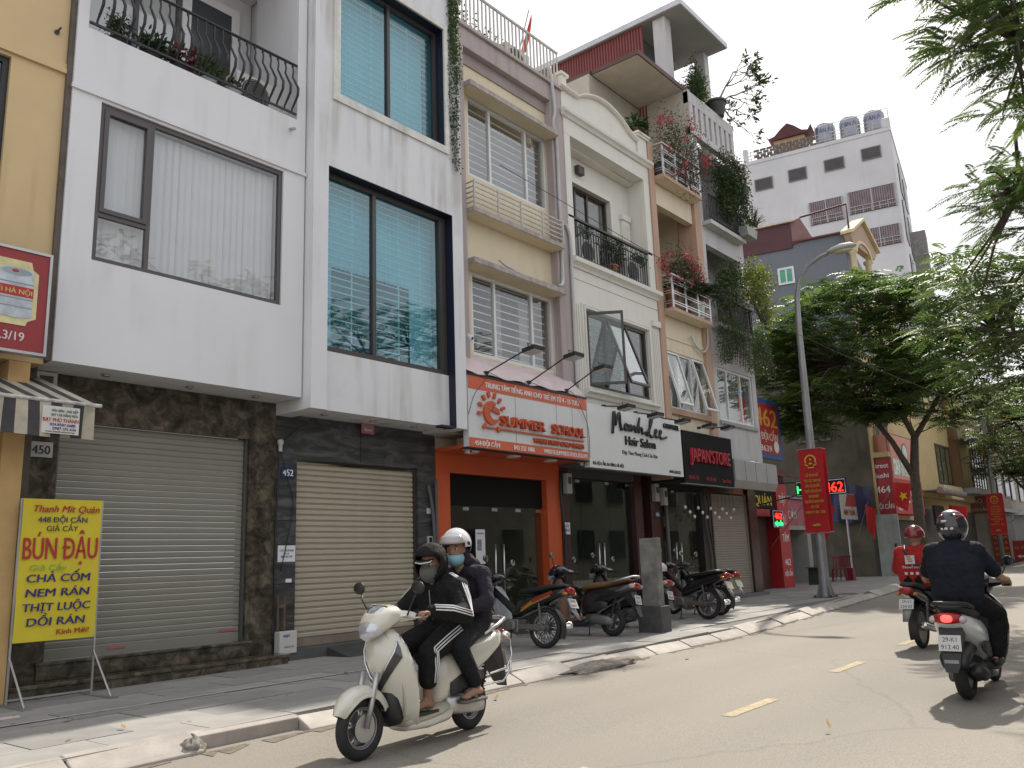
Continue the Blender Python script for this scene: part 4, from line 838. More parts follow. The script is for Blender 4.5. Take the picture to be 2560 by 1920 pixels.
# ================================================================ houses farther along
HA = root('mustard_house', (48, 11, .3), 'mustard house with tall dark windows and brown column beyond the sushi sign', 'house')
b = MB(); b.box(42.6, 54, 10.85, 16, 3.75, 11.5); b.box(42.6, 54, 11.1, 16, 0, 3.74); add('wall', b, yel, HA)
for (x0, x1, z0, z1) in ((46.6, 49.4, 4.5, 6.5), (43.5, 45.5, 7.6, 9.6), (46.6, 49.4, 8.6, 10.6)):
    window(HA, 'window', x0, x1, z0, z1, 10.80, dark_frame, .1, ((x0*2+x1)/3, (x0+x1*2)/3), (), dark_glass, .05)
    q = MB(); q.box(x0, x1, 10.852, 10.87, z0, z1)
b = MB(); b.box(49.6, 50.25, 10.5, 10.849, 4.4, 11); add('brown_column', b, M('brown_column', (.17, .09, .04), .7), HA)
b = MB(); b.box(46.3, 48.9, 10.5, 10.849, 7.75, 8.15); add('moulding_band', b, yel2, HA); b = MB(); b.box(46.2, 50.0, 10.55, 10.849, 3.75, 4.4); add('moulding_band', b, yel2, HA)
b = MB(); b.box(50.3, 53.5, 10.0, 10.849, 4.1, 4.4); bx = add('enclosed_balcony', b, M('balcony_grey', (.3, .3, .3), .7), HA); b = MB(); b.box(50.3, 53.6, 9.95, 10.849, 7.0, 7.12); add('balcony_roof', b, M('balcony_grey', (.3, .3, .3), .7), HA)
for k in range(6): q = MB(); q.box(50.3+k*.62, 50.36+k*.62, 10.0, 10.06, 4.41, 6.99); add('glazing_bar', q, dark_frame, bx)
q = MB(); q.box(50.3, 53.45, 10.03, 10.04, 4.41, 6.99); add('pane', q, dark_glass, bx)
b = MB(); b.tube([(42.9, 10.0, 3.95), (47.4, 10.0, 3.9)], .16, 10); b.box(42.9, 47.4, 10.05, 10.84, 3.95, 4.0); add('rolled_awning', b, M('rolled_awning', (.25, .2, .18), .8, var=.2), HA)
b = MB(); b.box(43.2, 44.9, 10.4, 10.5, 2.4, 3.3); add('dark_board', b, black_void, HA)
b = MB(); b.box(42.7, 54, 11.0, 11.09, .2, 3.2); add('shop_front', b, M('far_shop_front', (.09, .085, .075), .6, var=.5, scale=1.5), HA)
HB = root('pier_wall', (54.6, 10.8, .3), 'pale roadside pier with faded red lettered panel beyond the mustard house', 'wall')
b = MB(); b.box(54.1, 55.6, 10.15, 11.6, 0, 6.05); add('pier', b, M('pale_pier', (.42, .38, .32), .8, var=.1, streak=.3), HB)
b = MB(); b.box(54.02, 54.099, 10.22, 11.58, 3.15, 5.9); rpn = add('lettered_panel', b, M('faded_red_panel', (.25, .10, .075), .7, var=.12), HB)
for k, (t_, z_, w_) in enumerate((('ĐÀM', 5.2, .8), ('LÀ', 4.72, .45), ('NGƯỜI', 4.22, 1.1), ('ĐẠO', 3.72, .7))): text('lettering', t_, (54.01, 10.86, z_), .26, M('cream_letter', (.6, .55, .42), .6), rpn, U=(0, -1, 0), w=w_, bold=.013)
text('lettering', '466 ĐỘI CẤN', (54.01, 10.86, 3.28), .17, M('cream_letter', (.6, .55, .42), .6), rpn, U=(0, -1, 0), w=1.15, bold=.02)
for nm, x0, x1, y0, hgt, colr, lab in (('far_house', 56, 63, 10.6, 9.5, (.30, .25, .19), 'brownish house behind the pale lettered pier'), ('far_house', 63.2, 72, 11.2, 12, (.40, .36, .30), 'pale taller house farther behind the second red banner'), ('far_house', 72.2, 90, 11.0, 10, (.26, .24, .2), 'farthest dim house closing the street view')):
    hh = root(nm, ((x0+x1)/2, y0, .4), lab, 'house'); b = MB(); b.box(x0, x1, y0, y0+8, 0, hgt); add('wall', b, M('far_wall_%d' % x0, colr, .85, var=.12, streak=.3), hh)
    for zz in (4.3, 7.3):
        for k in range(3):
            xx = x0+.6+k*(x1-x0)/3; q = MB(); q.box(xx, xx+1.4, y0-.06, y0-.001, zz, zz+1.7); wq = add('window', q, dark_frame, hh); q = MB(); q.box(xx+.1, xx+1.3, y0-.08, y0-.061, zz+.1, zz+1.6); add('pane', q, M('dark_pane', (.03, .03, .03), .2), wq)
    q = MB(); q.box(x0+.3, x1-.3, y0-.5, y0-.05, 3.3, 3.5); add('canopy', q, dark_frame, hh); q = MB(); q.box(x0+.4, x1-.4, y0-.04, y0-.001, .3, 3.2); add('shop_front', q, M('far_shop_dim', (.05, .045, .04), .6, var=.5, scale=1.2), hh)
# ================================================================ big white block
TB = Matrix.Translation((56, 13.16, 0)) @ Matrix.Rotation(R(10), 4, 'Z')     # local: x along its street front, y back
HW = root('white_block', (60, 18, .4), 'tall plain white apartment block with steel water tanks on its roof', 'building')
wb = M('white_block_paint', (.58, .58, .60), .8, var=.10, scale=.35, streak=.12, scol=(.36, .34, .31))
def wadd(nm, bb, mt, par, **k): bb.xf(TB); return add(nm, bb, mt, par, **k)
b = MB(); b.box(0, 11, 0, 16, 0, 28.1); w_all = wadd('wall', b, wb, HW)
b = MB(); b.box(-.05, .25, -.05, 16, 28.1, 28.35).box(.251, 11, -.05, .25, 28.1, 28.35).box(-.06, .3, -.06, .45, 28.36, 29.0).box(-.06, .3, 9.2, 9.5, 28.36, 29.3); wadd('parapet', b, wb, HW)
dkwin = M('dusty_dark_window', (.05, .045, .045), .4, var=.3)
for (v0, v1, z0, z1) in ((7.66, 8.9, 26.02, 26.9), (5.39, 6.61, 26.12, 27.02), (2.96, 4.25, 26.25, 27.1), (.67, 1.89, 26.4, 27.25)):
    b = MB(); b.box(-.06, -.001, v0, v1, z0, z1); ww = wadd('small_window', b, M('old_frame', (.2, .19, .18), .7), HW); b = MB(); b.box(-.075, -.061, v0+.07, v1-.07, z0+.07, z1-.07); wadd('pane', b, dkwin, ww)
mauve_c = M('mauve_curtain', (.24, .19, .21), .9, var=.25, scale=2)
for (v0, v1, z0, z1) in ((3.34, 5.51, 22.72, 24.33), (.13, 3.04, 22.9, 24.45), (.13, 2.6, 20.4, 21.7), (3.1, 5.3, 19.9, 21.3)):
    b = MB(); b.box(-.05, -.001, v0, v1, z0, z1); ww = wadd('wide_window', b, dkwin, HW)
    b = MB(); n_ = int((v1-v0)/.14)
    for k in range(n_): b.box(-.07, -.051, v0+.06+k*.14, v0+.16+k*.14, z0+.05, z1-.05)
    wadd('curtain', b, mauve_c, ww)
    b = MB(); b.box(-.12, -.09, v0, v1, z0+.45, z0+.49).box(-.12, -.09, v0, v1, z0+.2, z0+.24)
    for k in range(int((v1-v0)/.5)+1): b.box(-.12, -.09, v0+k*.5, v0+.04+k*.5, z0, z0+.45)
    for k in range(3): b.box(-.1, -.071, v0+k*(v1-v0)/2.06, v0+.07+k*(v1-v0)/2.06, z0, z1)
    wadd('window_grille', b, M('faded_grille', (.42, .40, .40), .6), ww)
for (x0, z0, z1) in ((3.0, 25, 27), (6, 25, 27), (2.6, 21.5, 24.2), (6.2, 21.5, 24.2), (3, 17.5, 20.5)):
    b = MB(); b.box(x0, x0+2.0, -.06, -.001, z0, z1); wadd('front_window', b, dkwin, HW)
b = MB(); b.box(9, 11, -.9, 0, 3, 24); wadd('front_bay', b, M('grimy_bay', (.25, .24, .23), .8, var=.3), HW)
b = MB(); pale_rail = M('pale_rail', (.45, .45, .46), .6)
for z in (28.55, 28.8, 29.05): b.tube([(.08, 0, z), (.08, 14, z)], .025, 5)
for k in range(15): b.tube([(.08, k*1.0, 28.3), (.08, k*1.0, 29.1)], .03, 5)
b.tube([(.1, 0, 29.75), (.1, 4.6, 29.65)], .03, 5)
for y in (0, 1.9, 3.4, 4.6): b.tube([(.1, y, 28.3), (.1, y, 29.72)], .03, 5)
wadd('roof_railing', b, pale_rail, HW)
tank_m = M('tank_steel', (.30, .31, .35), .4, .6, var=.1)
for k, v in enumerate((4.1, 2.5, .95)):
    b = MB(); prof = [(.2, 28.2), (.62, 28.3), (.66, 28.4)]
    for j in range(6): prof += [(.68, 28.45+j*.2), (.65, 28.55+j*.2)]
    prof += [(.66, 29.65), (.55, 29.85), (.25, 29.98), (.15, 30.05)]
    b.lathe([(r_, z_+.35) for r_, z_ in prof], (1.3, v, 0), 24); b.xf(TB)
    o = add('water_tank', b, tank_m, None, smooth=True, auto=40, label=('steel water tank nearest the roof shrine on the white block', 'middle of the three steel water tanks on the white block', 'steel water tank nearest the corner of the white block')[k], cat='water tank', group='water tanks on the white block')
    p0 = TB @ Vector((.6, v, 29.45)); text('lettering', 'TÂN Á', p0, .3, M('tank_blue', (.03, .05, .2), .5), o, U=(sa, -ca, 0), w=.95)
SH = root('roof_shrine', (TB @ Vector((1.5, 6.4, 28.2))), 'small rooftop shrine with upswept dark red roof on the white block', 'shrine')
b = MB(); b.box(.8, 2.4, 5.4, 7.5, 28.15, 29.8); b.xf(TB); add('base', b, M('shrine_ochre', (.45, .32, .2), .8, var=.1), SH)
b = MB()
prof = [(-1.35, .42), (-1.15, .12), (-.8, .2), (-.4, .55), (0, .8), (.4, .55), (.8, .2), (1.15, .12), (1.35, .42), (1.1, -.02), (-1.1, -.02)]
b.prism([(6.45+p*1.15, 29.8+q*1.25) for p, q in prof], 'x', .6, 2.6); b.xf(TB); add('upswept_roof', b, M('shrine_red', (.09, .03, .03), .8, var=.2), SH)
b = MB()
for r_ in range(4):
    for k in range(9): b.box(.02, .06, 4.6+k*.45+(r_ % 2)*.2, 4.98+k*.45+(r_ % 2)*.2, 28.36+r_*.2, 28.53+r_*.2)
b.xf(TB); add('block_balustrade', b, M('brown_block', (.14, .115, .1), .9, var=.3), SH)
# opposite side of the street (seen only in the glass): pavement and a house raised, lengthened and darkened to dim the glass
b = MB()
for a, c in ((-60, 60), (60, 300)): b.poly([(a, -60, gz(a, .12)), (c, -60, gz(c, .12)), (c, .9, gz(c, .12)), (a, .9, gz(a, .12))])
add('opposite_pavement', b, slab_mats[0], kind='structure')
b = MB(); b.prism([(.9, -.1), (.9, .02), (.72, .11), (.6, .125), (.6, -.1)], 'x', -40, 90); add('opposite_kerb', b, kerb_mats[0], kind='structure')
HO = root('opposite_house', (20, -6, 0), 'low pale house with dark windows reflected in the salon glass', 'house')
b = MB(); b.box(6, 90, -9, -5, 0, 7.6); add('wall', b, M('opposite_darkened', (.22, .205, .17), .85, var=.25, scale=.6), HO)
for k in range(26):
    q = MB(); q.box(7.2+k*3, 8.7+k*3, -5.0, -4.95, 4.4, 6.4); add('window', q, M('dark_pane', (.03, .03, .03), .2), HO)
    q = MB(); q.box(7.2+k*3, 8.7+k*3, -5.0, -4.95, 1.4 if k % 3 else .2, 2.9); add('window', q, M('dark_pane', (.03, .03, .03), .2), HO)
b = MB(); b.box(5.8, 90.2, -9.2, -4.7, 7.6, 7.8); add('roof', b, M('opposite_roof', (.2, .1, .08), .8), HO)
# ================================================================ signs and small things on the near houses
ink_red = M('ink_red', (.42, .03, .03), .55, var=.03); ink_blue = M('ink_blue', (.03, .025, .16), .55, var=.03); ink_black = M('ink_black', (.015, .015, .015), .5, var=0); ink_green = M('ink_green', (.22, .42, .05), .6, var=.1)
# beer sign
BS = root('beer_sign', (3.1, 9.6, 3.76), 'red beer sign board with a steel keg picture on the yellow house', 'sign')
b = MB(); b.box(2.25, 3.76, 9.56, 9.66, 3.78, 4.87); add('panel', b, M('beer_red', (.28, .03, .035), .45, var=.06), BS)
b = MB(); b.box(2.22, 3.79, 9.545, 9.665, 4.871, 4.9).box(2.22, 3.79, 9.545, 9.665, 3.75, 3.779).box(3.761, 3.79, 9.546, 9.664, 3.78, 4.87); add('frame', b, alu, BS)
pr = [(3.02, 4.10), (3.02, 4.76), (3.58, 4.76), (3.60, 4.68), (3.66, 4.64), (3.66, 4.14), (3.58, 4.10), (3.56, 4.05), (3.05, 4.05)]
b = MB(); b.prism(pr, 'y', 9.552, 9.559); add('pale_backdrop', b, M('beer_cream', (.62, .56, .30), .5, var=.25, scale=4), BS)
b = MB(); b.prism([(3.44+.17*math.cos(a)*1.0, 4.16+.035*math.sin(a)) for a in np.linspace(math.pi, 2*math.pi, 12)] + [(3.44+.17*math.cos(a), 4.64+.035*math.sin(a)) for a in np.linspace(0, math.pi, 12)], 'y', 9.546, 9.551); add('keg_picture', b, M('keg_grey', (.45, .50, .55), .4, var=.3, scale=6), BS)
b = MB(); b.prism([(3.44+.15*math.cos(a), 4.63+.04*math.sin(a)) for a in np.linspace(0, 2*math.pi, 24)[:-1]], 'y', 9.543, 9.5455); add('keg_lid', b, M('keg_lid', (.30, .36, .42), .4), BS)
b = MB(); b.prism([(3.42+.035*math.cos(a), 4.635+.018*math.sin(a)) for a in np.linspace(0, 2*math.pi, 14)[:-1]], 'y', 9.541, 9.5429); add('keg_cap', b, ink_red, BS)
b = MB(); b.box(3.265, 3.615, 9.5435, 9.5457, 4.36, 4.47); add('keg_label', b, ink_red, BS)
for z in (4.33, 4.5, 4.24): q = MB(); q.box(3.268, 3.612, 9.5436, 9.5458, z, z+.012); add('keg_rib', q, M('keg_rib', (.25, .28, .3), .4), BS)
text('lettering', 'BIA HƠI HÀ NỘI', (3.60, 9.543, 4.385), .055, M('gold_ink', (.55, .42, .16), .5), BS, w=.56, align='R', bold=.02, depth=.002)
text('lettering', 'ĐT:166.3/19', (3.56, 9.559, 3.88), .10, M('pale_ink', (.6, .58, .55), .5), BS, w=.62, align='R', bold=.013, depth=.003)
# striped awning
AW = root('awning', (3, 9.9, 3.2), 'old black and cream striped awning with a phone number tag', 'awning')
cv = [M('awning_dark', (.05, .045, .05), .8, var=.3, scale=5), M('awning_cream', (.42, .38, .30), .85, var=.25, scale=4)]
b = MB()
for k in range(26):
    xa, xb = 4.28-k*.115, 4.28-(k+1)*.115; ra, rb = xa-.3*(1), xb-.3*(1); b.mi(1-k % 2)
    b.loft([[(ra, 10.4, 3.72), (rb, 10.4, 3.72), (rb, 10.4, 3.735), (ra, 10.4, 3.735)], [(xa, 9.41, 3.26), (xb, 9.41, 3.26), (xb, 9.41, 3.275), (xa, 9.41, 3.275)]])
add('canvas', b, cv, AW)
b = MB()
for k in range(26):
    xa, xb = 4.28-k*.115, 4.28-(k+1)*.115; b.mi(1-k % 2); w0 = .03*math.sin(k*.9); w1 = .03*math.sin((k+1)*.9)
    b.loft([[(xa, 9.395, 3.24), (xb, 9.395, 3.24), (xb, 9.405, 3.24), (xa, 9.405, 3.24)], [(xa, 9.39+w0, 3.05), (xb, 9.39+w1, 3.05), (xb, 9.40+w1, 3.05), (xa, 9.40+w0, 3.05)], [(xa, 9.385+w0*1.5, 2.87+.01*math.sin(k)), (xb, 9.385+w1*1.5, 2.87+.01*math.sin(k+1)), (xb, 9.395+w1*1.5, 2.87+.01*math.sin(k+1)), (xa, 9.395+w0*1.5, 2.87+.01*math.sin(k))]])
add('valance', b, cv, AW)
b = MB(); b.tube([(1.2, 9.4, 3.255), (4.35, 9.4, 3.255)], .022, 8); b.tube([(3.95, 10.4, 3.0), (4.1, 9.45, 3.2)], .015, 6); add('front_bar', b, M('chipped_white', (.5, .48, .44), .6, var=.4, scale=15), AW)
b = MB(); b.box(3.72, 4.10, 9.345, 9.352, 2.90, 3.19); tg = add('tag', b, M('tag_white', (.62, .60, .57), .6, var=.06), AW)
text('lettering', 'MÁI HIÊN - MÁI XẾP', (4.08, 9.344, 3.13), .028, M('ink_dkgreen', (.03, .14, .08), .6), tg, w=.27, align='R', bold=.01, depth=.002); text('lettering', 'BẠT CHE NẮNG MƯA', (4.08, 9.344, 3.085), .028, M('ink_dkgreen', (.03, .14, .08), .6), tg, w=.27, align='R', bold=.01, depth=.002)
text('lettering', 'BẠT PHÚ THÀNH', (3.91, 9.344, 3.025), .04, ink_red, tg, w=.36, bold=.02, depth=.002); text('lettering', '024.8587.6688', (3.93, 9.344, 2.982), .03, ink_blue, tg, w=.26, bold=.01, depth=.002); text('lettering', '0987.101.626', (3.95, 9.344, 2.94), .03, ink_blue, tg, w=.24, bold=.01, depth=.002); text('lettering', 'www.batphuthanh.net', (3.91, 9.344, 2.912), .02, ink_black, tg, w=.3, depth=.002)
# yellow stand sign
YS = root('stand_sign', (4.2, 9.6, .15), 'yellow fabric food menu stand sign on a grey metal frame', 'sign')
b = MB(); n_ = 14; rings = []
for k in range(n_+1):
    x = 3.80+k*.84/n_; rings.append([(x, 9.86-.006*math.sin(k*.8+j*.9)-.004, .77+j*.1489) for j in range(11)])
for k in range(n_):
    for j in range(10): b.poly([rings[k][j], rings[k+1][j], rings[k+1][j+1], rings[k][j+1]])
fab = add('banner_fabric', b, M('yellow_fabric', (.70, .57, .035), .7, var=.05, scale=3, sub=.1), YS, smooth=True)
b = MB(); b.box(3.78, 3.80, 9.86, 9.88, .16, 2.26).box(4.64, 4.66, 9.86, 9.88, .16, 2.26).box(3.80, 4.64, 9.862, 9.878, 2.24, 2.26).box(3.80, 4.64, 9.862, 9.878, .80, .82).box(3.8, 4.64, 9.862, 9.878, .20, .22)
b.tube([(3.79, 9.865, .62), (3.79, 9.42, .17)], .011, 6).tube([(4.65, 9.865, .62), (4.65, 9.42, .17)], .011, 6); add('frame', b, alu, YS)
for x in (3.79, 4.65): b = MB(); b.box(x-.045, x+.045, 9.34, 10.06, .145, .17); add('foot', b, M('worn_foot', (.2, .2, .19), .6, var=.3), YS)
T_ = lambda s_, z, h, m_, w=None, x=4.22, **k: text('lettering', s_, (x, 9.845, z), h, m_, fab, w=w, depth=.002, **k)
T_('Thanh Mít Quán', 2.12, .075, ink_red, .70, x=4.26, shear=.25, bold=.015); T_('448 ĐỘI CẤN', 2.01, .06, ink_blue, .52, bold=.013); T_('GIẢ CẦY', 1.915, .06, ink_black, .33); T_('BÚN ĐẬU', 1.62, .24, ink_red, .78, bold=.018)
T_('Giả Cầy', 1.50, .065, ink_green, .38, x=4.10, shear=.1); T_('CHẢ CỐM', 1.38, .085, ink_blue, .66, bold=.018, shear=.08); T_('NEM RÁN', 1.23, .085, ink_blue, .66, bold=.018, shear=.08); T_('THỊT LUỘC', 1.08, .085, ink_blue, .70, bold=.018, shear=.08); T_('DỒI RÁN', .93, .085, ink_blue, .60, bold=.018, shear=.08); T_('Kính Mời!', .83, .055, ink_red, .34, x=4.40, bold=.015)
# number plates
def plate(x0, x1, z0, z1, y, s_, bgm, fgm, label, border=None):
    b = MB(); b.box(x0, x1, y-.012, y, z0, z1); o = add('number_plate', b, bgm, None, label=label, cat='number plate', bevel=.004)
    text('digits', s_, ((x0+x1)/2, y-.0125, z0+(z1-z0)*.22), (z1-z0)*.58, fgm, o, w=(x1-x0)*.76, bold=.013, depth=.003); return o
plate(4.06, 4.32, 2.79, 2.97, 10.495, '450', M('plate_steel', (.45, .45, .44), .4), ink_black, 'steel house number plate 450 half behind the awning')
plate(7.50, 7.735, 2.72, 2.89, 10.495, '452', M('plate_navy', (.02, .025, .10), .4), white_paint, 'navy house number plate 452 on the grey marble')
plate(18.07, 18.27, 2.33, 2.48, 10.498, '456', M('plate_navy', (.02, .025, .10), .4), white_paint, 'navy house number plate 456 on the wine pillar')
def paper(name, x0, x1, z0, z1, y, lines, label, col=(.72, .72, .74)):
    b = MB(); b.box(x0, x1, y-.003, y, z0, z1); o = add(name, b, M('paper_%d%d' % (int(col[0]*100), int(col[2]*100)), col, .8, var=.03), None, label=label, cat='notice')
    for s_, fz, hh, ww in lines: text('print', s_, ((x0+x1)/2, y-.0032, z0+(z1-z0)*fz), hh, ink_blue if col[0] > .6 else white_paint, o, w=ww, depth=.001, bold=.02)
    return o
paper('paper_notice', 7.475, 7.775, 1.53, 1.76, 10.496, [('CHO THUÊ NHÀ', .62, .033, .24), ('LIÊN HỆ', .45, .02, .09), ('0989 083 939', .25, .03, .2)], 'white paper rental notice on the grey marble edge')
paper('paper_notice', 14.36, 14.6, 1.93, 2.17, 10.497, [('TUYỂN', .58, .06, .17), ('THỢ GỘI', .22, .06, .2)], 'white paper job notice on the wine pillar of the salon')
pp = paper('door_poster', 11.86, 12.12, 1.40, 2.02, 10.655, [('TUYỂN SINH', .86, .03, .2)], 'white printed poster on the school glass door')
b = MB(); b.box(11.9, 12.02, 10.6505, 10.652, 1.64, 1.84); add('poster_picture', b, M('poster_pic', (.25, .24, .3), .7, var=.6, scale=25), pp)
b = MB(); b.box(7.62, 7.72, 10.494, 10.497, 1.24, 1.29); add('sticker', b, white_paint, None, label='small torn white sticker on grey marble', cat='sticker')
b = MB(); b.box(8.94, 9.2, 10.40, 10.41, 3.50, 3.66); o = add('estate_plaque', b, M('faded_pink', (.38, .17, .20), .6, var=.15), None, label='faded pink plaque hanging under the white overhang', cat='plaque'); text('print', 'Savvi', (9.07, 10.398, 3.54), .05, white_paint, o, w=.14, depth=.001)
b = MB(); b.box(7.42, 7.71, 10.33, 10.46, .28, .58); o = add('telecom_box', b, M('telecom_white', (.55, .54, .50), .5, var=.08), None, label='small white telecom box on a stake between the two shutters', cat='box', bevel=.01)
text('print', 'VNPT', (7.53, 10.328, .50), .04, M('telecom_blue', (.05, .15, .4), .5), o, w=.12, bold=.015, depth=.002); text('print', '0318 071 001', (7.58, 10.328, .36), .025, M('telecom_blue', (.05, .15, .4), .5), o, w=.16, depth=.002)
b = MB(); b.tube([(7.55, 10.42, .1), (7.55, 10.42, 1.05)], .02, 6).tube([(7.45, 10.43, .3), (7.45, 10.43, 1.06)], .018, 6).box(7.44, 7.56, 10.41, 10.44, .9, .94); add('stake', b, M('rusty_wood', (.12, .07, .045), .8, var=.4, scale=9), o)
# cables on the house edges
def cable(name, pts, r, label, mat=None, n=5):
    P = [Vector(p) for p in pts]; out = []
    for i in range(len(P)-1):
        p0, p1, p2, p3 = P[max(i-1, 0)], P[i], P[i+1], P[min(i+2, len(P)-1)]
        for k in range(6):
            t = k/6; out.append(.5*((2*p1)+(-p0+p2)*t+(2*p0-5*p1+4*p2-p3)*t*t+(-p0+3*p1-3*p2+p3)*t**3))
    out.append(P[-1]); b = MB(); b.tube(out, r, n); return add(name, b, mat or black_metal, None, smooth=True, label=label, cat='cable' if 'pipe' not in name else 'pipe')
cable('wall_cable', [(7.46, 10.47, 3.2), (7.43, 10.47, 2.4), (7.41, 10.47, 1.6), (7.42, 10.46, .9), (7.45, 10.45, .5)], .014, 'thick black cable bundle down the marble edge beside plate 452')
cable('wall_cable', [(7.47, 10.48, 3.15), (7.6, 10.48, 2.75), (7.72, 10.48, 2.35), (7.64, 10.48, 1.9), (7.52, 10.48, 1.4)], .007, 'thin looping black cable crossing over plate 452')
cable('wall_cable', [(7.47, 10.48, 3.2), (7.7, 10.46, 3.42), (7.95, 10.3, 3.63)], .006, 'thin wire rising to the white overhang above plate 452')
b = MB(); b.lathe([(.03, 3.1), (.03, 3.2), (.045, 3.2), (.045, 3.26), (.02, 3.28)], (7.46, 10.46, 0), 10); add('cable_cap', b, M('old_white_plastic', (.5, .5, .47), .5), None, smooth=True, auto=40, label='small pale conduit cap above plate 452', cat='fitting')
pvc = M('dark_pvc', (.10, .10, .10), .6, var=.15); gpvc = M('pale_pvc', (.48, .48, .48), .5, var=.15)
cable('conduit_pipe', [(10.48, 10.47, 2.75), (10.56, 10.46, 2.35), (10.6, 10.46, 1.8), (10.6, 10.46, .4)], .03, 'bent dark conduit pipe beside the orange door surround', pvc, 8)
cable('conduit_pipe', [(10.66, 10.46, 2.85), (10.66, 10.46, 1.5), (10.66, 10.46, .3)], .025, 'straight dark conduit pipe against the orange surround', pvc, 8)
b = MB(); b.box(10.46, 10.58, 10.47, 10.499, 1.73, 1.89); o = add('door_switch', b, M('old_white_plastic', (.5, .5, .47), .5), None, label='framed switch box on grey marble by the conduits', cat='switch'); q = MB(); q.box(10.485, 10.555, 10.465, 10.4699, 1.75, 1.87); add('panel', q, black_void, o)
b = MB(); b.box(10.46, 10.56, 10.494, 10.498, 2.27, 2.36); add('sticker', b, M('pink_white', (.6, .5, .5), .6), None, label='small pinkish sticker on the grey marble pillar', cat='sticker')
cable('drain_pipe', [(13.95, 10.0, 12.05), (13.99, 9.97, 11.5), (14.02, 9.96, 11.0), (13.98, 9.99, 10.7), (14.06, 9.98, 10.2), (14.06, 9.98, 9.0), (14.06, 9.98, 8.0), (14.05, 9.98, 7.3), (13.98, 9.95, 7.05), (13.8, 9.9, 6.95)], .038, 'pale drain pipe running down the mauve pilaster', gpvc, 8)
cable('drain_pipe', [(14.25, 9.98, 8.45), (14.37, 9.97, 8.2), (14.38, 9.97, 7.6), (14.37, 9.97, 6.4), (14.36, 9.97, 4.9)], .035, 'pale drain pipe between the cream and ivory houses', gpvc, 8)
cable('cut_pipe', [(11.95, 9.95, 7.05), (12.1, 9.93, 6.98), (12.4, 9.95, 6.95), (12.7, 9.97, 6.91)], .025, 'short bent pipe lying on the lower window canopy', gpvc, 8)
cable('ac_pipe', [(19.6, 9.98, 6.95), (19.8, 9.97, 6.75), (20.2, 9.96, 6.62), (20.42, 9.93, 6.85), (20.45, 9.93, 7.3)], .025, 'cream bent pipe below the lower flower balcony', gpvc, 8)
cable('wall_cable', [(14.33, 10.47, 3.2), (14.28, 10.46, 2.6), (14.36, 10.46, 1.9), (14.34, 10.46, 1.2), (14.33, 10.46, .3)], .025, 'black cable bundle between orange surround and salon', None, 6)
cable('wall_cable', [(20.62, 10.45, 3.3), (20.75, 10.44, 2.7), (20.68, 10.44, 2.2), (20.85, 10.44, 1.4), (20.86, 10.44, .4)], .022, 'black cable bundle down the pillar by the hanging bulbs', None, 6)
for x, z, lab in ((14.42, 2.75, 'small pale meter box on the salon left pillar'), (17.98, 2.7, 'pale electric meter box on the salon right pillar'), (18.36, 2.62, 'pale electric meter box beside the store glass')):
    b = MB(); b.box(x, x+.17, 10.38, 10.499, z, z+.42); o = add('meter_box', b, M('meter_grey', (.42, .42, .40), .5, var=.1), None, label=lab, cat='meter box', bevel=.01); q = MB(); q.box(x+.03, x+.14, 10.374, 10.379, z+.2, z+.34); add('dial_window', q, M('meter_dark', (.08, .08, .08), .2), o)
b = MB(); b.tube([(18.52, 10.44, .2), (18.52, 10.44, 2.9)], .045, 10); add('drain_pipe', b, pvc, None, smooth=True, label='dark drain pipe left of the store glass door', cat='pipe')
b = MB(); b.box(18.12, 18.19, 10.49, 10.499, 1.62, 1.76); add('switch_plate', b, white_paint, None, label='small white switch plate on the wine pillar by the bollard', cat='switch')
# cctv
def cctv(c, lab):
    r = root('security_camera', c, lab, 'camera'); x, y, z = c
    b = MB(); b.box(x-.03, x+.03, y-.02, y+.06, z+.02, z+.09); add('mount', b, palegrey, r); b = MB(); b.ell((x, y-.05, z), (.055, .055, .055), 12, 8); add('dome', b, palegrey, r, smooth=True); b = MB(); b.ell((x, y-.09, z-.01), (.026, .026, .026), 10, 6); add('lens', b, ink_black, r, smooth=True)
cctv((10.92, 9.86, 5.3), 'small white security camera on the mauve pilaster'); cctv((10.9, 9.95, 3.31), 'small dome camera under the left end of the school sign'); cctv((14.25, 9.92, 3.31), 'small dome camera under the right end of the school sign')
# ---------------------------------------------------------------- SUMMER SCHOOL sign
S3 = root('school_sign', (12.45, 9.7, 3.34), 'white and orange school signboard with a sun logo', 'sign')
sg_white = M('sign_white', (.66, .67, .68), .35, var=.03, scale=1.5, streak=.15); sg_or = M('sign_orange', (.60, .12, .05), .4, var=.05); let_or = M('letter_orange', (.52, .09, .03), .45, var=.05)
b = MB(); b.box(10.69, 14.22, 9.69, 9.82, 3.35, 4.59); add('box', b, sg_white, S3)
b = MB(); b.box(10.688, 14.222, 9.684, 9.689, 4.36, 4.592); add('top_band', b, sg_or, S3); b = MB(); b.box(10.688, 14.222, 9.684, 9.689, 3.348, 3.51); add('bottom_band', b, sg_or, S3)
for x in (11.95, 13.2, 13.72): b = MB(); b.box(x, x+.007, 9.685, 9.6895, 3.511, 4.359); add('seam', b, M('seam_grey', (.3, .3, .3), .6), S3)
b = MB(); b.box(10.66, 14.25, 9.67, 9.83, 4.593, 4.625).box(10.66, 14.25, 9.68, 9.83, 3.325, 3.347); add('edge_trim', b, black_metal, S3)
LT = lambda s_, x, z, h, m_, w, **k: text('lettering', s_, (x, 9.683, z), h, m_, S3, w=w, **k)
LT('TRUNG TÂM TIẾNG ANH CHO TRẺ EM TỪ 4 - 15 TUỔI', 12.55, 4.42, .10, white_paint, 2.85, bold=.02)
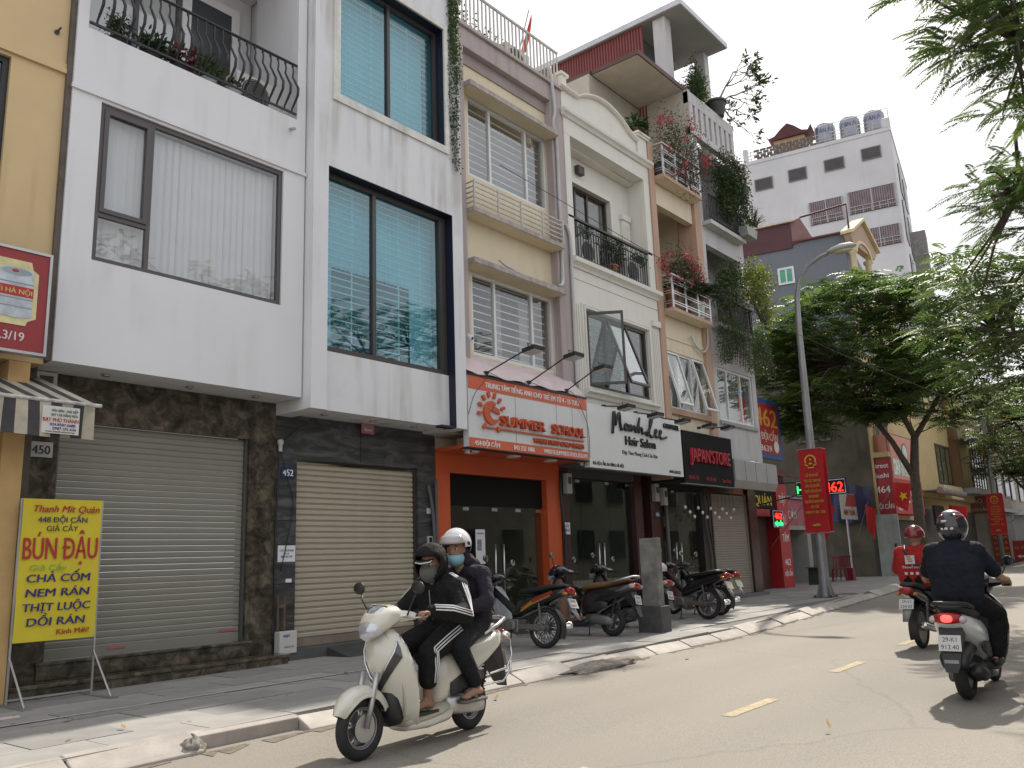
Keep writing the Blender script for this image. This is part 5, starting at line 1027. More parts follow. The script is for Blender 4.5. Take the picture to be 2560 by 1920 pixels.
LT('454 ĐỘI CẤN', 10.82, 3.385, .085, white_paint, .66, align='L', bold=.01); LT('043 232 1806', 11.87, 3.385, .085, white_paint, .60, align='L', bold=.01); LT('WEBSITE:SUMMERSCHOOL.EDU.VN', 14.17, 3.385, .085, white_paint, 1.42, align='R', bold=.01)
text('raised_letters', 'SUMMER', (11.48, 9.685, 3.78), .19, let_or, S3, w=1.28, align='L', bold=.013, depth=.045); text('raised_letters', 'SCHOOL', (14.06, 9.685, 3.78), .19, let_or, S3, w=1.06, align='R', bold=.013, depth=.045)
text('raised_letters', 'WHERE EVERY CHILD SHINES', (14.03, 9.685, 3.555), .095, let_or, S3, w=1.6, align='R', bold=.015, depth=.03)
b = MB(); b.box(11.12, 14.06, 9.655, 9.685, 3.70, 3.725); add('underline', b, let_or, S3)
def arcpts(cx, cz, r, a0, a1, n=14): return [(cx+r*math.cos(R(a0+(a1-a0)*k/n)), cz+r*math.sin(R(a0+(a1-a0)*k/n))) for k in range(n+1)]
b = MB(); b.prism(arcpts(11.26, 3.98, .21, 60, 330) + arcpts(11.33, 3.99, .13, 300, 75), 'y', 9.645, 9.688); add('sun_crescent', b, let_or, S3)
b = MB(); b.prism([(11.24, 4.02), (11.34, 4.10), (11.46, 4.06), (11.47, 3.97), (11.36, 3.995)], 'y', 9.645, 9.688); add('sun_wing', b, let_or, S3)
for k, a in enumerate((20, 48, 75, 103, 130, 158, 186, 230, 300)):
    ux, uz = math.cos(R(a)), math.sin(R(a)); r0, r1 = .27, .36
    q = MB(); q.prism([(11.27+ux*r0-uz*.02, 3.98+uz*r0+ux*.02), (11.27+ux*r0+uz*.02, 3.98+uz*r0-ux*.02), (11.27+ux*r1+uz*.032, 3.98+uz*r1-ux*.032), (11.27+ux*(r1+.02), 3.98+uz*(r1+.02)), (11.27+ux*r1-uz*.032, 3.98+uz*r1+ux*.032)], 'y', 9.645, 9.688); add('sun_ray', q, let_or, S3)
# ---------------------------------------------------------------- salon sign
S4 = root('salon_sign', (16.2, 9.7, 3.22), 'white hair salon signboard with black script lettering', 'sign')
b = MB(); b.box(14.26, 18.12, 9.69, 9.82, 3.22, 4.52); add('box', b, M('salon_white', (.68, .69, .69), .35, var=.02), S4)
def stroke(name, par, pts, r, mat, flat=1.):
    P = [Vector((p[0], 9.665, p[1])) for p in pts]; out = []; rr = []
    for i in range(len(P)-1):
        p0, p1, p2, p3 = P[max(i-1, 0)], P[i], P[i+1], P[min(i+2, len(P)-1)]
        for k in range(5): t = k/5; out.append(.5*((2*p1)+(-p0+p2)*t+(2*p0-5*p1+4*p2-p3)*t*t+(-p0+3*p1-3*p2+p3)*t**3))
    out.append(P[-1]); b = MB(); b.tube(out, r, 7); return add(name, b, mat, par, smooth=True)
blk = M('sign_black', (.012, .012, .013), .4, var=0)
def sc(x, z, s_=1.): return lambda pts: [(x+p[0]*s_, z+p[1]*s_) for p in pts]
f = sc(15.13, 3.98)
stroke('script_m', S4, f([(0, 0), (.05, .28), (.10, .47), (.12, .2), (.17, .28), (.30, .46), (.31, .25), (.34, .12), (.40, .12)]), .032, blk)
stroke('script_a', S4, f([(.62, .22), (.54, .25), (.48, .17), (.52, .11), (.60, .15), (.64, .24), (.62, .14), (.68, .12)]), .026, blk)
stroke('script_n', S4, f([(.68, .12), (.74, .24), (.76, .12), (.84, .22), (.90, .22), (.91, .12), (.96, .12)]), .026, blk)
stroke('script_h', S4, f([(.96, .12), (1.06, .30), (1.12, .43), (1.07, .30), (1.05, .10), (1.12, .21), (1.19, .21), (1.2, .10), (1.28, .13)]), .026, blk)
f = sc(16.48, 4.04)
stroke('script_l', S4, f([(.10, .10), (.2, .2), (.30, .38), (.25, .40), (.18, .2), (.10, .03), (0, .05), (.08, .10), (.22, .0), (.36, .03)]), .03, blk)
stroke('script_e', S4, f([(.36, .03), (.48, .14), (.44, .18), (.40, .08), (.46, .01), (.56, .04)]), .026, blk)
stroke('script_e', S4, f([(.56, .04), (.68, .14), (.64, .18), (.60, .08), (.66, .0), (.80, .02), (.92, .05)]), .026, blk)
L4 = lambda s_, x, z, h, w, **k: text('lettering', s_, (x, 9.689, z), h, blk, S4, w=w, **k)
L4('GOLDWELL', 17.66, 4.30, .12, .72, bold=.013, depth=.02); L4('Hair Salon', 16.25, 3.78, .20, 1.24, bold=.02, depth=.02); L4('Đẹp Theo Phong Cách Của Bạn', 16.22, 3.575, .085, 1.46, bold=.01); L4('456 ĐỘI CẤN, BA ĐÌNH, HÀ NỘI', 14.36, 3.28, .07, 1.15, align='L', bold=.02); L4('0989.630.822', 17.98, 3.28, .07, .52, align='R', bold=.02)
# ---------------------------------------------------------------- store sign
S5 = root('store_sign', (19.5, 9.7, 3.08), 'black store signboard with red raised letters', 'sign')
b = MB(); b.box(18.19, 20.8, 9.69, 9.82, 3.09, 4.34); add('box', b, M('sign_soft_black', (.014, .014, .015), .75, var=.15, spec=.15), S5)
text('raised_letters', "JAPAN'STORE", (19.5, 9.688, 3.62), .34, M('store_red', (.36, .02, .03), .45), S5, w=2.1, bold=.02, depth=.04)
for s_, x, w in (('458 Đội Cấn', 18.62, .52), ('0903 000 458', 19.5, .5), ('Japan Store', 20.38, .48)): text('lettering', s_, (x, 9.688, 3.2), .085, M('store_red', (.36, .02, .03), .45), S5, w=w)
b = MB(); 
for k in range(40): b.box(18.17+k*.066, 18.21+k*.066, 9.68, 9.83, 4.341, 4.352)
add('beaded_edge', b, alu, S5); b = MB()
for k in range(40): b.box(18.17+k*.066, 18.21+k*.066, 9.68, 9.83, 3.075, 3.089)
add('beaded_edge', b, alu, S5)
# floodlights on arms
def flood(bx, bz, hy, hz, lab, by=9.72):
    r = root('sign_floodlight', (bx, by, bz), lab, 'floodlight', 'floodlights over the shop signs')
    b = MB(); b.tube([(bx, by, bz), (bx+.02, hy+.12, hz+.04)], .014, 6); b.box(bx-.03, bx+.03, by-.02, by+.06, bz-.03, bz+.03); add('arm', b, black_metal, r)
    b = MB(); b.prism([(hy-.14, hz+.05), (hy+.12, hz+.02), (hy+.13, hz-.05), (hy-.13, hz-.02)], 'x', bx-.13, bx+.17); add('lamp_head', b, black_metal, r)
    b = MB(); b.prism([(hy-.125, hz-.021), (hy+.125, hz-.052), (hy+.125, hz-.058), (hy-.125, hz-.027)], 'x', bx-.11, bx+.15); add('lamp_glass', b, M('lamp_glass', (.5, .5, .48), .3), r)
    b = MB(); b.tube([(bx-.1, hy, hz+.03), (bx-.1, hy+.02, hz+.10), (bx+.14, hy+.02, hz+.10), (bx+.14, hy, hz+.03)], .008, 5); add('yoke', b, black_metal, r)
flood(11.22, 4.70, 8.68, 4.93, 'long armed floodlight over the sun logo end of the school sign'); flood(12.44, 4.70, 8.70, 5.02, 'long armed floodlight over the middle of the school sign'); flood(13.63, 4.70, 8.86, 5.0, 'long armed floodlight in front of the open dark sash')
flood(14.95, 4.54, 9.2, 4.44, 'short floodlight over the script letter M'); flood(16.22, 4.54, 9.26, 4.42, 'short floodlight over the middle of the salon sign'); flood(17.35, 4.54, 9.22, 4.4, 'short floodlight above the small word at the salon sign end')
flood(19.24, 4.5, 9.5, 4.52, 'short floodlight over the middle of the black store sign', 9.75); flood(19.95, 4.56, 9.36, 4.52, 'short floodlight over the right end of the black store sign', 9.75)
cable('sign_wire', [(11.22, 9.66, 4.7), (11.9, 9.64, 4.58), (12.44, 9.66, 4.68), (13.1, 9.64, 4.56), (13.63, 9.66, 4.68), (13.9, 9.65, 4.5), (14.22, 9.66, 4.0), (14.23, 9.66, 3.4)], .006, 'thin black wire slung between the school floodlights')
cable('sign_wire', [(10.66, 9.66, 3.9), (10.8, 9.64, 4.25), (11.05, 9.64, 4.5), (11.22, 9.66, 4.7)], .006, 'thin black wire rising to the first school floodlight')
# hanging bulbs before the store
for k in range(13):
    x, z = 18.75+k*.22, 2.56-.22*((k*7) % 3)*.5
    r = root('hanging_bulb', (x, 10.05, z), 'small round bulb hanging on a wire in front of the store', 'bulb', 'hanging bulbs outside the store')
    b = MB(); b.tube([(x, 10.05, z+.04), (x, 10.05, 3.15)], .004, 4); add('wire', b, black_metal, r); b = MB(); b.ell((x, 10.05, z), (.035, .035, .045), 10, 7); add('bulb', b, M('bulb_glass', (.75, .74, .7), .15), r, smooth=True)
# goods on the store shelves
SR = root('goods_shelf', (19.8, 11.6, .3), 'lit shelf rack of packaged goods inside the store window', 'shelf')
b = MB(); b.box(19.3, 19.34, 11.5, 11.95, .3, 2.8).box(20.42, 20.46, 11.5, 11.95, .3, 2.8); add('rack_side', b, M('shelf_wood', (.2, .12, .07), .5), SR)
for z in (.5, 1.05, 1.6, 2.15): b = MB(); b.box(19.34, 20.42, 11.5, 11.95, z, z+.03); add('shelf_board', b, M('shelf_wood', (.2, .12, .07), .5), SR)
pk = [M('pack_%d' % i, c_, .4, var=.1) for i, c_ in enumerate([(.6, .6, .65), (.2, .2, .5), (.5, .55, .35), (.55, .4, .1), (.6, .2, .2), (.15, .35, .4), (.65, .6, .5)])]
for zi, z in enumerate((.53, 1.08, 1.63, 2.18)):
    x = 19.38
    while x < 20.36:
        w_ = random.uniform(.05, .09); h_ = random.uniform(.18, .34); b = MB()
        if random.random() < .5: b.box(x, x+w_, 11.52, 11.64, z, z+h_)
        else: b.lathe([(w_*.45, z), (w_*.45, z+h_*.7), (w_*.18, z+h_*.8), (w_*.18, z+h_)], (x+w_/2, 11.58, 0), 8)
        tag(add('package', b, random.choice(pk), None), 'small packaged product standing on the store shelf', 'package', 'goods on the store shelves'); x += w_+.012
# ---------------------------------------------------------------- street furniture
BO = root('service_bollard', (12.75, 7.5, .2), 'scuffed grey concrete service pillar with dark base at the kerb', 'bollard')
gzz = gz(12.75, .13)
b = MB(); b.box(12.70, 12.86, 7.40, 7.72, gzz+.42, gzz+1.52); add('column', b, M('scuffed_grey', (.20, .195, .18), .8, var=.4, scale=4, streak=.6, scol=(.07, .065, .06)), BO, bevel=.006)
b = MB(); b.box(12.62, 12.93, 7.34, 7.78, gzz-.02, gzz+.419); add('base', b, M('bollard_base', (.08, .08, .08), .8, var=.3, scale=5), BO, bevel=.008)
# lamp post with banner
LP = root('street_lamp', (22.35, 8.2, .26), 'tall grey curved street lamp post on the pavement', 'street lamp')
lz = gz(22.35, .13)
b = MB(); b.lathe([(.17, lz+.0), (.145, lz+.35), (.13, lz+.9)], (22.35, 8.2, 0), 8); b.tube([(22.35, 8.2, lz+.9), (22.35, 8.19, 4.0), (22.35, 8.17, 7.3), (22.35, 8.13, 8.2), (22.35, 8.02, 8.65), (22.35, 7.75, 8.98), (22.35, 7.4, 9.15), (22.35, 7.15, 9.2)], [.13, .105, .08, .07, .06, .055, .05, .05], 12); pole_g = M('galvanised_pole', (.30, .30, .31), .5, .5, var=.15); add('pole', b, pole_g, LP, smooth=True, auto=50)
b = MB(); b.box(22.1, 22.6, 7.95, 8.45, lz-.02, lz+.02); bp_ = add('base_plate', b, M('rust_plate', (.07, .06, .05), .8, var=.3), LP)
for dx, dy in ((-.2, -.2), (.2, -.2), (-.2, .2), (.2, .2)): q = MB(); q.lathe([(.02, lz+.021), (.02, lz+.06)], (22.35+dx, 8.2+dy, 0), 6); add('bolt', q, black_metal, bp_)
for k in range(4):
    a = k*math.pi/2+.78; q = MB(); q.poly([(22.35+.13*math.cos(a), 8.2+.13*math.sin(a), lz+.4), (22.35+.15*math.cos(a), 8.2+.15*math.sin(a), lz+.02), (22.35+.26*math.cos(a), 8.2+.26*math.sin(a), lz+.02)]); q.poly([(22.35+.13*math.cos(a)+.01, 8.2+.13*math.sin(a), lz+.4), (22.35+.26*math.cos(a)+.01, 8.2+.26*math.sin(a), lz+.02), (22.35+.15*math.cos(a)+.01, 8.2+.15*math.sin(a), lz+.02)]); add('gusset', q, pole_g, LP)
b = MB(); rings = []
for t, w_, h_ in ((0, .05, .05), (.12, .1, .08), (.35, .15, .11), (.6, .14, .09), (.78, .05, .03)): rings.append([(22.35+w_*math.cos(2*math.pi*k/14), 7.2-t, 9.22+.03*t+h_*math.sin(2*math.pi*k/14)*(1.2 if math.sin(2*math.pi*k/14) > 0 else .7)) for k in range(14)])
b.loft(rings); add('lamp_head', b, M('lamp_grey', (.42, .43, .38), .4, var=.08), LP, smooth=True)
b = MB(); b.ell((22.35, 6.78, 9.16), (.11, .26, .07), 14, 8); add('lamp_lens', b, M('lamp_lens', (.5, .47, .33), .2), LP, smooth=True)
gold = M('banner_gold', (.58, .40, .05), .6, var=.05); bred = M('banner_red', (.50, .012, .018), .6, var=.04, sub=.12)
def star(cx, cz, r, rot=90): return [(cx+(r if k % 2 == 0 else r*.4)*math.cos(R(rot+36*k)), cz+(r if k % 2 == 0 else r*.4)*math.sin(R(rot+36*k))) for k in range(10)]
def banner(x, y0, y1, z0, z1, label, detail=True):
    """banner hung on a pole, its face looking down the street (-X)"""
    r = root('red_banner', (x, (y0+y1)/2, z0), label, 'banner'); h = z1-z0; yc = (y0+y1)/2; wd = y1-y0
    for dx, nm in ((-.12, 'front_cloth'), (.12, 'rear_cloth')):
        b = MB(); n_ = 8
        for k in range(n_):
            za, zb = z0+h*k/n_, z0+h*(k+1)/n_; xa, xb = x+dx+.015*math.sin(k*1.1), x+dx+.015*math.sin((k+1)*1.1)
            b.loft([[(xa, y0, za), (xa, y1, za), (xa+.006, y1, za), (xa+.006, y0, za)], [(xb, y0, zb), (xb, y1, zb), (xb+.006, y1, zb), (xb+.006, y0, zb)]])
        fc = add(nm, b, bred, r)
        if dx < 0: front = fc
    b = MB(); b.box(x-.13, x+.13, y0-.01, y0+.012, z0, z0+.02).box(x-.13, x+.13, y0-.01, y0+.012, z1-.02, z1).box(x-.13, x+.13, y1-.012, y1+.01, z0, z0+.02).box(x-.13, x+.13, y1-.012, y1+.01, z1-.02, z1).box(x-.13, x-.11, y0, y1, z1, z1+.015).box(x-.13, x-.11, y0, y1, z0-.015, z0); add('frame', b, M('banner_frame', (.4, .25, .27), .6), r)
    xf = x-.145
    lines = ['CỬ TRI HÀ NỘI', 'TÍCH CỰC THAM GIA', 'BẦU CỬ ĐẠI BIỂU', 'QUỐC HỘI KHÓA XV', 'VÀ ĐẠI BIỂU', 'HỘI ĐỒNG NHÂN DÂN', 'CÁC CẤP', 'NHIỆM KỲ 2021 - 2026!']
    wds = [.5, .68, .58, .66, .42, .74, .32, .8]
    for k, s_ in enumerate(lines): text('lettering', s_, (xf, yc, z0+h*(.665-.0625*k)), h*.032, gold, front, U=(0, -1, 0), w=wd*wds[k], bold=.012, depth=.004)
    # emblem: ring, star, wreath base
    m0 = len(r.children)
    def yz(b_, pts, d=.004): b_.prism(pts, 'x', xf-d, xf)
    er = wd*.24; ez = z0+h*.86
    q = MB(); a_ = [(yc+er*math.cos(t), ez+er*math.sin(t)) for t in np.linspace(R(-25), R(205), 24)] + [(yc+er*.74*math.cos(t), ez+er*.74*math.sin(t)) for t in np.linspace(R(205), R(-25), 24)]; yz(q, a_); add('emblem_wreath', q, gold, front)
    q = MB(); yz(q, star(yc, ez+er*.2, er*.28)); add('emblem_star', q, gold, front)
    q = MB(); yz(q, [(yc+er*.34*math.cos(t), ez-er*.65+er*.3*math.sin(t)) for t in np.linspace(0, math.pi, 10)]); add('emblem_cog', q, gold, front)
    q = MB(); yz(q, [(yc-er*1.1, ez-er*.45), (yc-er*.5, ez-er*.75), (yc-er*.4, ez-er*1.0), (yc-er*.95, ez-er*.8)]); yz(q, [(yc+er*1.1, ez-er*.45), (yc+er*.95, ez-er*.8), (yc+er*.4, ez-er*1.0), (yc+er*.5, ez-er*.75)]); yz(q, [(yc-er*.6, ez-er*1.3), (yc+er*.6, ez-er*1.3), (yc+er*.5, ez-er*1.12), (yc-er*.5, ez-er*1.12)]); add('emblem_ribbon', q, gold, front)
    q = MB(); lz_ = z0+h*.075
    for k in range(7):
        a = R(20+140*k/6); L = wd*.2; w_ = wd*.035; yz(q, [(yc, lz_), (yc+L*.6*math.cos(a)-w_*math.sin(a), lz_+L*.4*math.sin(a)+w_*math.cos(a)*.5), (yc+L*math.cos(a), lz_+L*.6*math.sin(a)), (yc+L*.6*math.cos(a)+w_*math.sin(a), lz_+L*.4*math.sin(a)-w_*math.cos(a)*.5)], .003)
    add('lotus', q, gold, front)
banner(22.33, 7.86, 8.50, 1.88, 4.03, 'red banner with gold emblem and lettering on the near lamp post')
# second lamp post and its banner
L2 = root('street_lamp', (51.3, 9.4, .44), 'far grey lamp post holding the second red banner', 'street lamp')
b = MB(); b.tube([(51.3, 9.4, .3), (51.3, 9.4, 5), (51.3, 9.35, 9)], [.13, .1, .08], 8); add('pole', b, pole_g, L2, smooth=True); b = MB(); b.tube([(51.3, 9.35, 9), (51.3, 8.6, 9.8), (51.3, 7.6, 10)], .06, 6); add('arm', b, pole_g, L2, smooth=True); b = MB(); b.ell((51.3, 7.3, 10), (.15, .4, .1), 10, 6); add('lamp_head', b, M('lamp_grey', (.42, .43, .38), .4), L2, smooth=True)
banner(51.25, 9.0, 9.75, 1.95, 4.05, 'farther red banner on the second lamp post')
# flags
def flag(base, tip, label, cloth, st=None):
    r = root('national_flag', base, label, 'flag'); b = MB(); b.tube([base, tip], .012, 6); add('staff', b, M('flag_staff', (.2, .18, .15), .6), r)
    b = MB(); n_ = len(cloth)
    for j in range(n_-1):
        for k in range(len(cloth[0])-1): b.poly([cloth[j][k], cloth[j][k+1], cloth[j+1][k+1], cloth[j+1][k]])
    c_ = add('cloth', b, M('flag_red', (.48, .02, .02), .7, var=.1, sub=.2), r, smooth=True)
    if st: q = MB(); q.poly(st); add('star', q, M('flag_yellow', (.75, .55, .02), .7), c_)
def drape(tip, n=9, m=6, L=.95, W=.75, ux=(0, -1, 0), sag=.4, amp=.07):
    U = Vector(ux).normalized(); N = U.cross(Vector((0, 0, 1))); out = []
    for j in range(n):
        t = j/(n-1); row = []
        for k in range(m):
            s_ = k/(m-1); p = Vector(tip) + U*(s_*W*(1-.35*t)) + Vector((0, 0, -t*L - s_*sag*(.4+.6*t))) + N*(amp*math.sin(5*s_+2*t)); row.append(tuple(p))
        out.append(row)
    return out
dr = drape((26.1, 9.9, 2.85), L=.8, W=.85, sag=.35)
c0 = Vector(dr[4][3]) + Vector((-.05, 0, 0)); stp = [(c0.x, c0.y+.2*(1 if k % 2 == 0 else .4)*math.cos(R(70+36*k)), c0.z+.2*(1 if k % 2 == 0 else .4)*math.sin(R(70+36*k))) for k in range(10)]
flag((26.3, 11.2, 1.6), (26.08, 9.85, 2.95), 'red flag with yellow star hanging beside the red pillar', dr, stp)
flag((34.6, 11.2, 1.9), (34.3, 10.6, 3.2), 'small furled red flag in front of the repair sign', drape((34.3, 10.7, 3.1), L=.9, W=.35, sag=.5))
dr = drape((36.2, 10.15, 4.0), L=.9, W=.7, sag=.3); c0 = Vector(dr[4][3]) + Vector((-.06, 0, 0)); stp = [(c0.x, c0.y+.2*(1 if k % 2 == 0 else .4)*math.cos(R(70+36*k)), c0.z+.2*(1 if k % 2 == 0 else .4)*math.sin(R(70+36*k))) for k in range(10)]
flag((36.3, 10.9, 2.9), (36.15, 9.9, 4.05), 'red flag with yellow star in front of the sushi sign', dr, stp)
flag((44.0, 10.8, 2.0), (43.6, 9.5, 3.4), 'red flag hanging beside the far dark board', drape((43.6, 9.9, 3.3), L=1.0, W=.8))
flag((55.0, 10.6, 5.9), (54.9, 10.3, 7.3), 'red flag standing on the pale lettered pier', drape((54.9, 10.5, 7.1), L=1.1, W=.5))
flag((56.5, 9.8, 2.6), (56.0, 8.0, 3.6), 'red flag with star at the far edge under the trees', drape((56.0, 8.2, 3.6), L=.9, W=.8))
# red flag on the roof of 454
flag((13.4, 10.6, 11.75), (14.02, 10.55, 13.75), 'furled red flag on the cream house roof railing', [[(13.5+.155*t*4+.06*s_*math.sin(math.pi*t), 10.55, 12.1+t*1.62-.1*s_) for s_ in (0, .5, 1., 1.6)] for t in np.linspace(0, 1, 9)])
# repair sign, tarp, chairs
RS = root('repair_sign', (35, 12, .4), 'red and white hand painted repair sign on a thin pole', 'sign')
b = MB(); b.box(34.2, 36.0, 11.55, 11.62, 2.6, 3.6); add('board', b, M('repair_white', (.5, .48, .45), .7, var=.1), RS); b = MB(); b.prism([(34.55, 3.1), (34.9, 3.58), (35.98, 3.58), (35.98, 3.1)], 'y', 11.54, 11.549); add('red_field', b, M('repair_red', (.36, .05, .05), .7), RS)
text('lettering', 'ANH TUẤN', (34.95, 11.545, 2.75), .24, M('repair_red', (.36, .05, .05), .7), RS, w=1.3, bold=.013); b = MB(); b.tube([(34.9, 11.65, .3), (34.9, 11.65, 3.5)], .04, 6); add('pole', b, alu, RS)
b = MB()
for k in range(12):
    for j in range(8):
        def P_(k, j): return side(.2+k*.13, 2.5+j*.18-.05*math.sin(k), .25+.06*math.sin(k*1.4+j*.3))
        b.poly([P_(k, j), P_(k+1, j), P_(k+1, j+1), P_(k, j+1)])
add('tarpaulin', b, M('navy_tarp', (.035, .035, .10), .6, var=.15), None, smooth=True, label='dark blue tarpaulin hung on the grimy side wall', cat='tarpaulin')
plastic_red = M('plastic_red', (.20, .02, .025), .4, var=.05)
def chair(x, y, rot, label):
    r = root('plastic_chair', (0, 0, 0), label, 'chair', 'red plastic chairs by the stall')
    b = MB(); b.box(-.22, .22, -.22, .22, .42, .45); add('seat', b, plastic_red, r, bevel=.01)
    bk = MB(); bk.box(-.22, .22, .20, .235, .82, .88)
    for k in range(5): bk.box(-.2+k*.09, -.16+k*.09, .2, .225, .46, .82)
    add('backrest', bk, plastic_red, r)
    for dx, dy in ((-.2, -.2), (.2, -.2), (-.2, .2), (.2, .2)): q = MB(); q.tube([(dx, dy, .42), (dx*1.2, dy*1.2, 0)], [.025, .018], 6); add('leg', q, plastic_red, r)
    r.location = (x, y, gz(x, .13)); r.rotation_euler = (0, 0, rot)
chair(32.1, 11.2, 2.0, 'dark red plastic chair beside the green stool left of the lamp post'); chair(33.2, 11.4, -1.6, 'dark red plastic chair right of the lamp post by the thin pole')
b = MB(); b.prism([(-.26, 0), (.26, 0), (.18, .55), (-.18, .55)], 'y', -.2, .2); o = add('plastic_table', b, M('green_plastic', (.035, .06, .03), .5, var=.2), None, label='low dark green plastic table beside the red pillar', cat='table'); o.location = (29.6, 11.1, gz(29.6, .13)); q = MB(); q.box(-.3, .3, -.25, .25, .551, .58); add('top', q, M('green_top', (.05, .08, .045), .5), o); o.children[0].location = (0, 0, 0)
b = MB(); b.prism([(-.15, 0), (.15, 0), (.11, .45), (-.11, .45)], 'y', -.13, .13); o = add('plastic_stool', b, plastic_red, None, label='red plastic stool under the chair by the thin pole', cat='stool'); o.location = (32.7, 11.0, gz(32.7, .13))
# far red boards
for k, (yy, lab) in enumerate(((10.05, 'tall red lettered board leaning by the pale pier, wall side'), (9.65, 'tall red lettered board nearest the second banner'))):
    b = MB(); b.box(53.9, 53.96, yy-.2, yy+.2, .45, 2.9); o = add('advert_board', b, M('advert_red', (.33, .03, .03), .6, var=.06), None, label=lab, cat='sign'); 
    for j, s_ in enumerate(('LÀM', 'GIẤY', 'DÁN', 'LÀ', 'QUẦN', 'ÁO')): text('lettering', s_, (53.89, yy, 2.35-j*.3), .14, gold, o, U=(0, -1, 0), w=.26, bold=.02)
b = MB(); b.box(55.0, 55.05, 8.9, 9.5, .5, 1.6); o = add('a_board', b, M('advert_red', (.33, .03, .03), .6, var=.06), None, label='low red board with white arrow at the far kerb', cat='sign'); q = MB(); q.prism([(9.35, .75), (9.2, .85), (9.2, .79), (9.0, .79), (9.0, .71), (9.2, .71), (9.2, .65)], 'x', 54.985, 54.999); add('arrow', q, white_paint, o)
text('lettering', 'SỬA XE', (54.99, 9.2, 1.15), .16, gold, o, U=(0, -1, 0), w=.45)
b = MB(); b.box(14.9, 15.15, 10.58, 10.695, 9.95, 10.15); add('wall_lamp', b, dark_frame, None, label='small dark square wall lamp under the ivory pediment', cat='lamp', bevel=.01)
bpy.data.objects['wall_lamp'].location = (.55, -.2, .25)
# overhead wires
cable('overhead_wire', [(12.0, 9.9, 9.0), (20, 7.4, 6.6), (30, 5.6, 5.6), (45, 7.5, 6.8)], .007, 'thin overhead wire sagging through the trees')
# ---------------------------------------------------------------- air conditioners
def aircon(x, y, z, label, w=.8, h=.56):
    r = root('air_conditioner', (x, y, z), label, 'air conditioner'); acw = M('ac_white', (.58, .57, .54), .5, var=.08)
    b = MB(); b.box(x, x+w, y, y+.3, z+.06, z+h+.06); add('casing', b, acw, r, bevel=.012); b = MB(); b.lathe([(h*.42, y-.012), (h*.42, y-.001), (h*.38, y-.001), (h*.38, y-.012)], (x+w*.40, 0, z+h/2+.06), 24, 'y'); g_ = add('fan_grille', b, M('ac_dark', (.04, .04, .04), .6), r, smooth=True, auto=40)
    for k in range(7): q = MB(); q.lathe([(h*.055*(k+.7), y-.014), (h*.055*(k+.7)+.006, y-.018), (h*.055*(k+.7)+.012, y-.014)], (x+w*.40, 0, z+h/2+.06), 20, 'y'); add('grille_ring', q, M('ac_ring', (.3, .3, .29), .5), g_)
    for dx in (.08, w-.14): q = MB(); q.box(x+dx, x+dx+.06, y+.02, y+.28, z, z+.059); add('foot', q, dark_frame, r)
    return r
aircon(6.42, 10.25, 8.05, 'white air conditioner unit at the right end of the iron balcony'); aircon(15.0, 10.16, 7.82, 'white air conditioner behind the ivory house railing, left unit'); aircon(16.9, 10.16, 7.82, 'white air conditioner behind the ivory house railing, right unit'); aircon(13.1, 10.5, 11.85, 'white air conditioner on the cream house roof by the flag', .8, .6)
# ================================================================ plants
def unit(a): return a/np.maximum(np.linalg.norm(a, axis=1, keepdims=True), 1e-9)
def leaf_quads(p, d, L, W, nrm=None):
    """one folded-free diamond leaf per row: p base (n,3), d direction (n,3)"""
    n = len(p); d = unit(d); r = rng.normal(size=(n, 3)) if nrm is None else nrm
    s = unit(np.cross(d, r)); L = np.broadcast_to(np.asarray(L, float), (n,))[:, None]; W = np.broadcast_to(np.asarray(W, float), (n,))[:, None]
    up = np.cross(s, d)
    V = np.stack([p, p+d*L*.45+s*W*.5+up*W*.12, p+d*L-up*W*.15, p+d*L*.45-s*W*.5+up*W*.12], 1).reshape(-1, 3)
    return V, np.arange(n*4).reshape(-1, 4)
def frond_quads(p, d, L, pairs, plen, pw, droop=.35):
    """pinnate fronds: p base, d direction; every pinna one narrow diamond"""
    n = len(p); d = unit(d); L = np.broadcast_to(np.asarray(L, float), (n,))
    up = np.tile([[0, 0, 1.]], (n, 1)) + rng.normal(0, .18, (n, 3)); s = unit(np.cross(d, up)); u = np.cross(s, d)
    t = np.linspace(.1, 1, pairs); Vs = []
    for sgn in (-1, 1):
        base = p[:, None, :] + d[:, None, :]*(L[:, None]*t)[..., None]; base[..., 2] -= droop*L[:, None]*(t**2)
        prof = np.sin(np.pi*np.clip(t*.86+.12, 0, 1))**.6
        dirp = unit((d[:, None, :]*(.35+.5*t)[None, :, None] + sgn*s[:, None, :]*np.ones((1, pairs, 1)) - u[:, None, :]*.25 + rng.normal(0, .10, (n, pairs, 3))).reshape(-1, 3)).reshape(n, pairs, 3)
        ln = (plen*prof)[None, :]*(L/np.mean(L))[:, None]; ww = pw*np.ones_like(ln)
        sd = unit(np.cross(dirp.reshape(-1, 3), np.repeat(u, pairs, 0))).reshape(n, pairs, 3)
        tip = base + dirp*ln[..., None]; tip[..., 2] -= ln*.18
        mid = base + dirp*(ln*.5)[..., None]
        Vs.append(np.stack([base, mid+sd*(ww*.5)[..., None], tip, mid-sd*(ww*.5)[..., None]], 2).reshape(-1, 3))
    V = np.concatenate(Vs); return V, np.arange(len(V)).reshape(-1, 4)
def foliage(name, VF, mats, parent, midx=None, **kw):
    me = mesh_np(name, VF[0], VF[1], mats, midx); return link(name, me, parent, **kw)
def cat_vf(parts):
    Vs, Fs, o = [], [], 0
    for V, F in parts: Vs.append(V); Fs.append(F+o); o += len(V)
    return np.concatenate(Vs), np.concatenate(Fs)
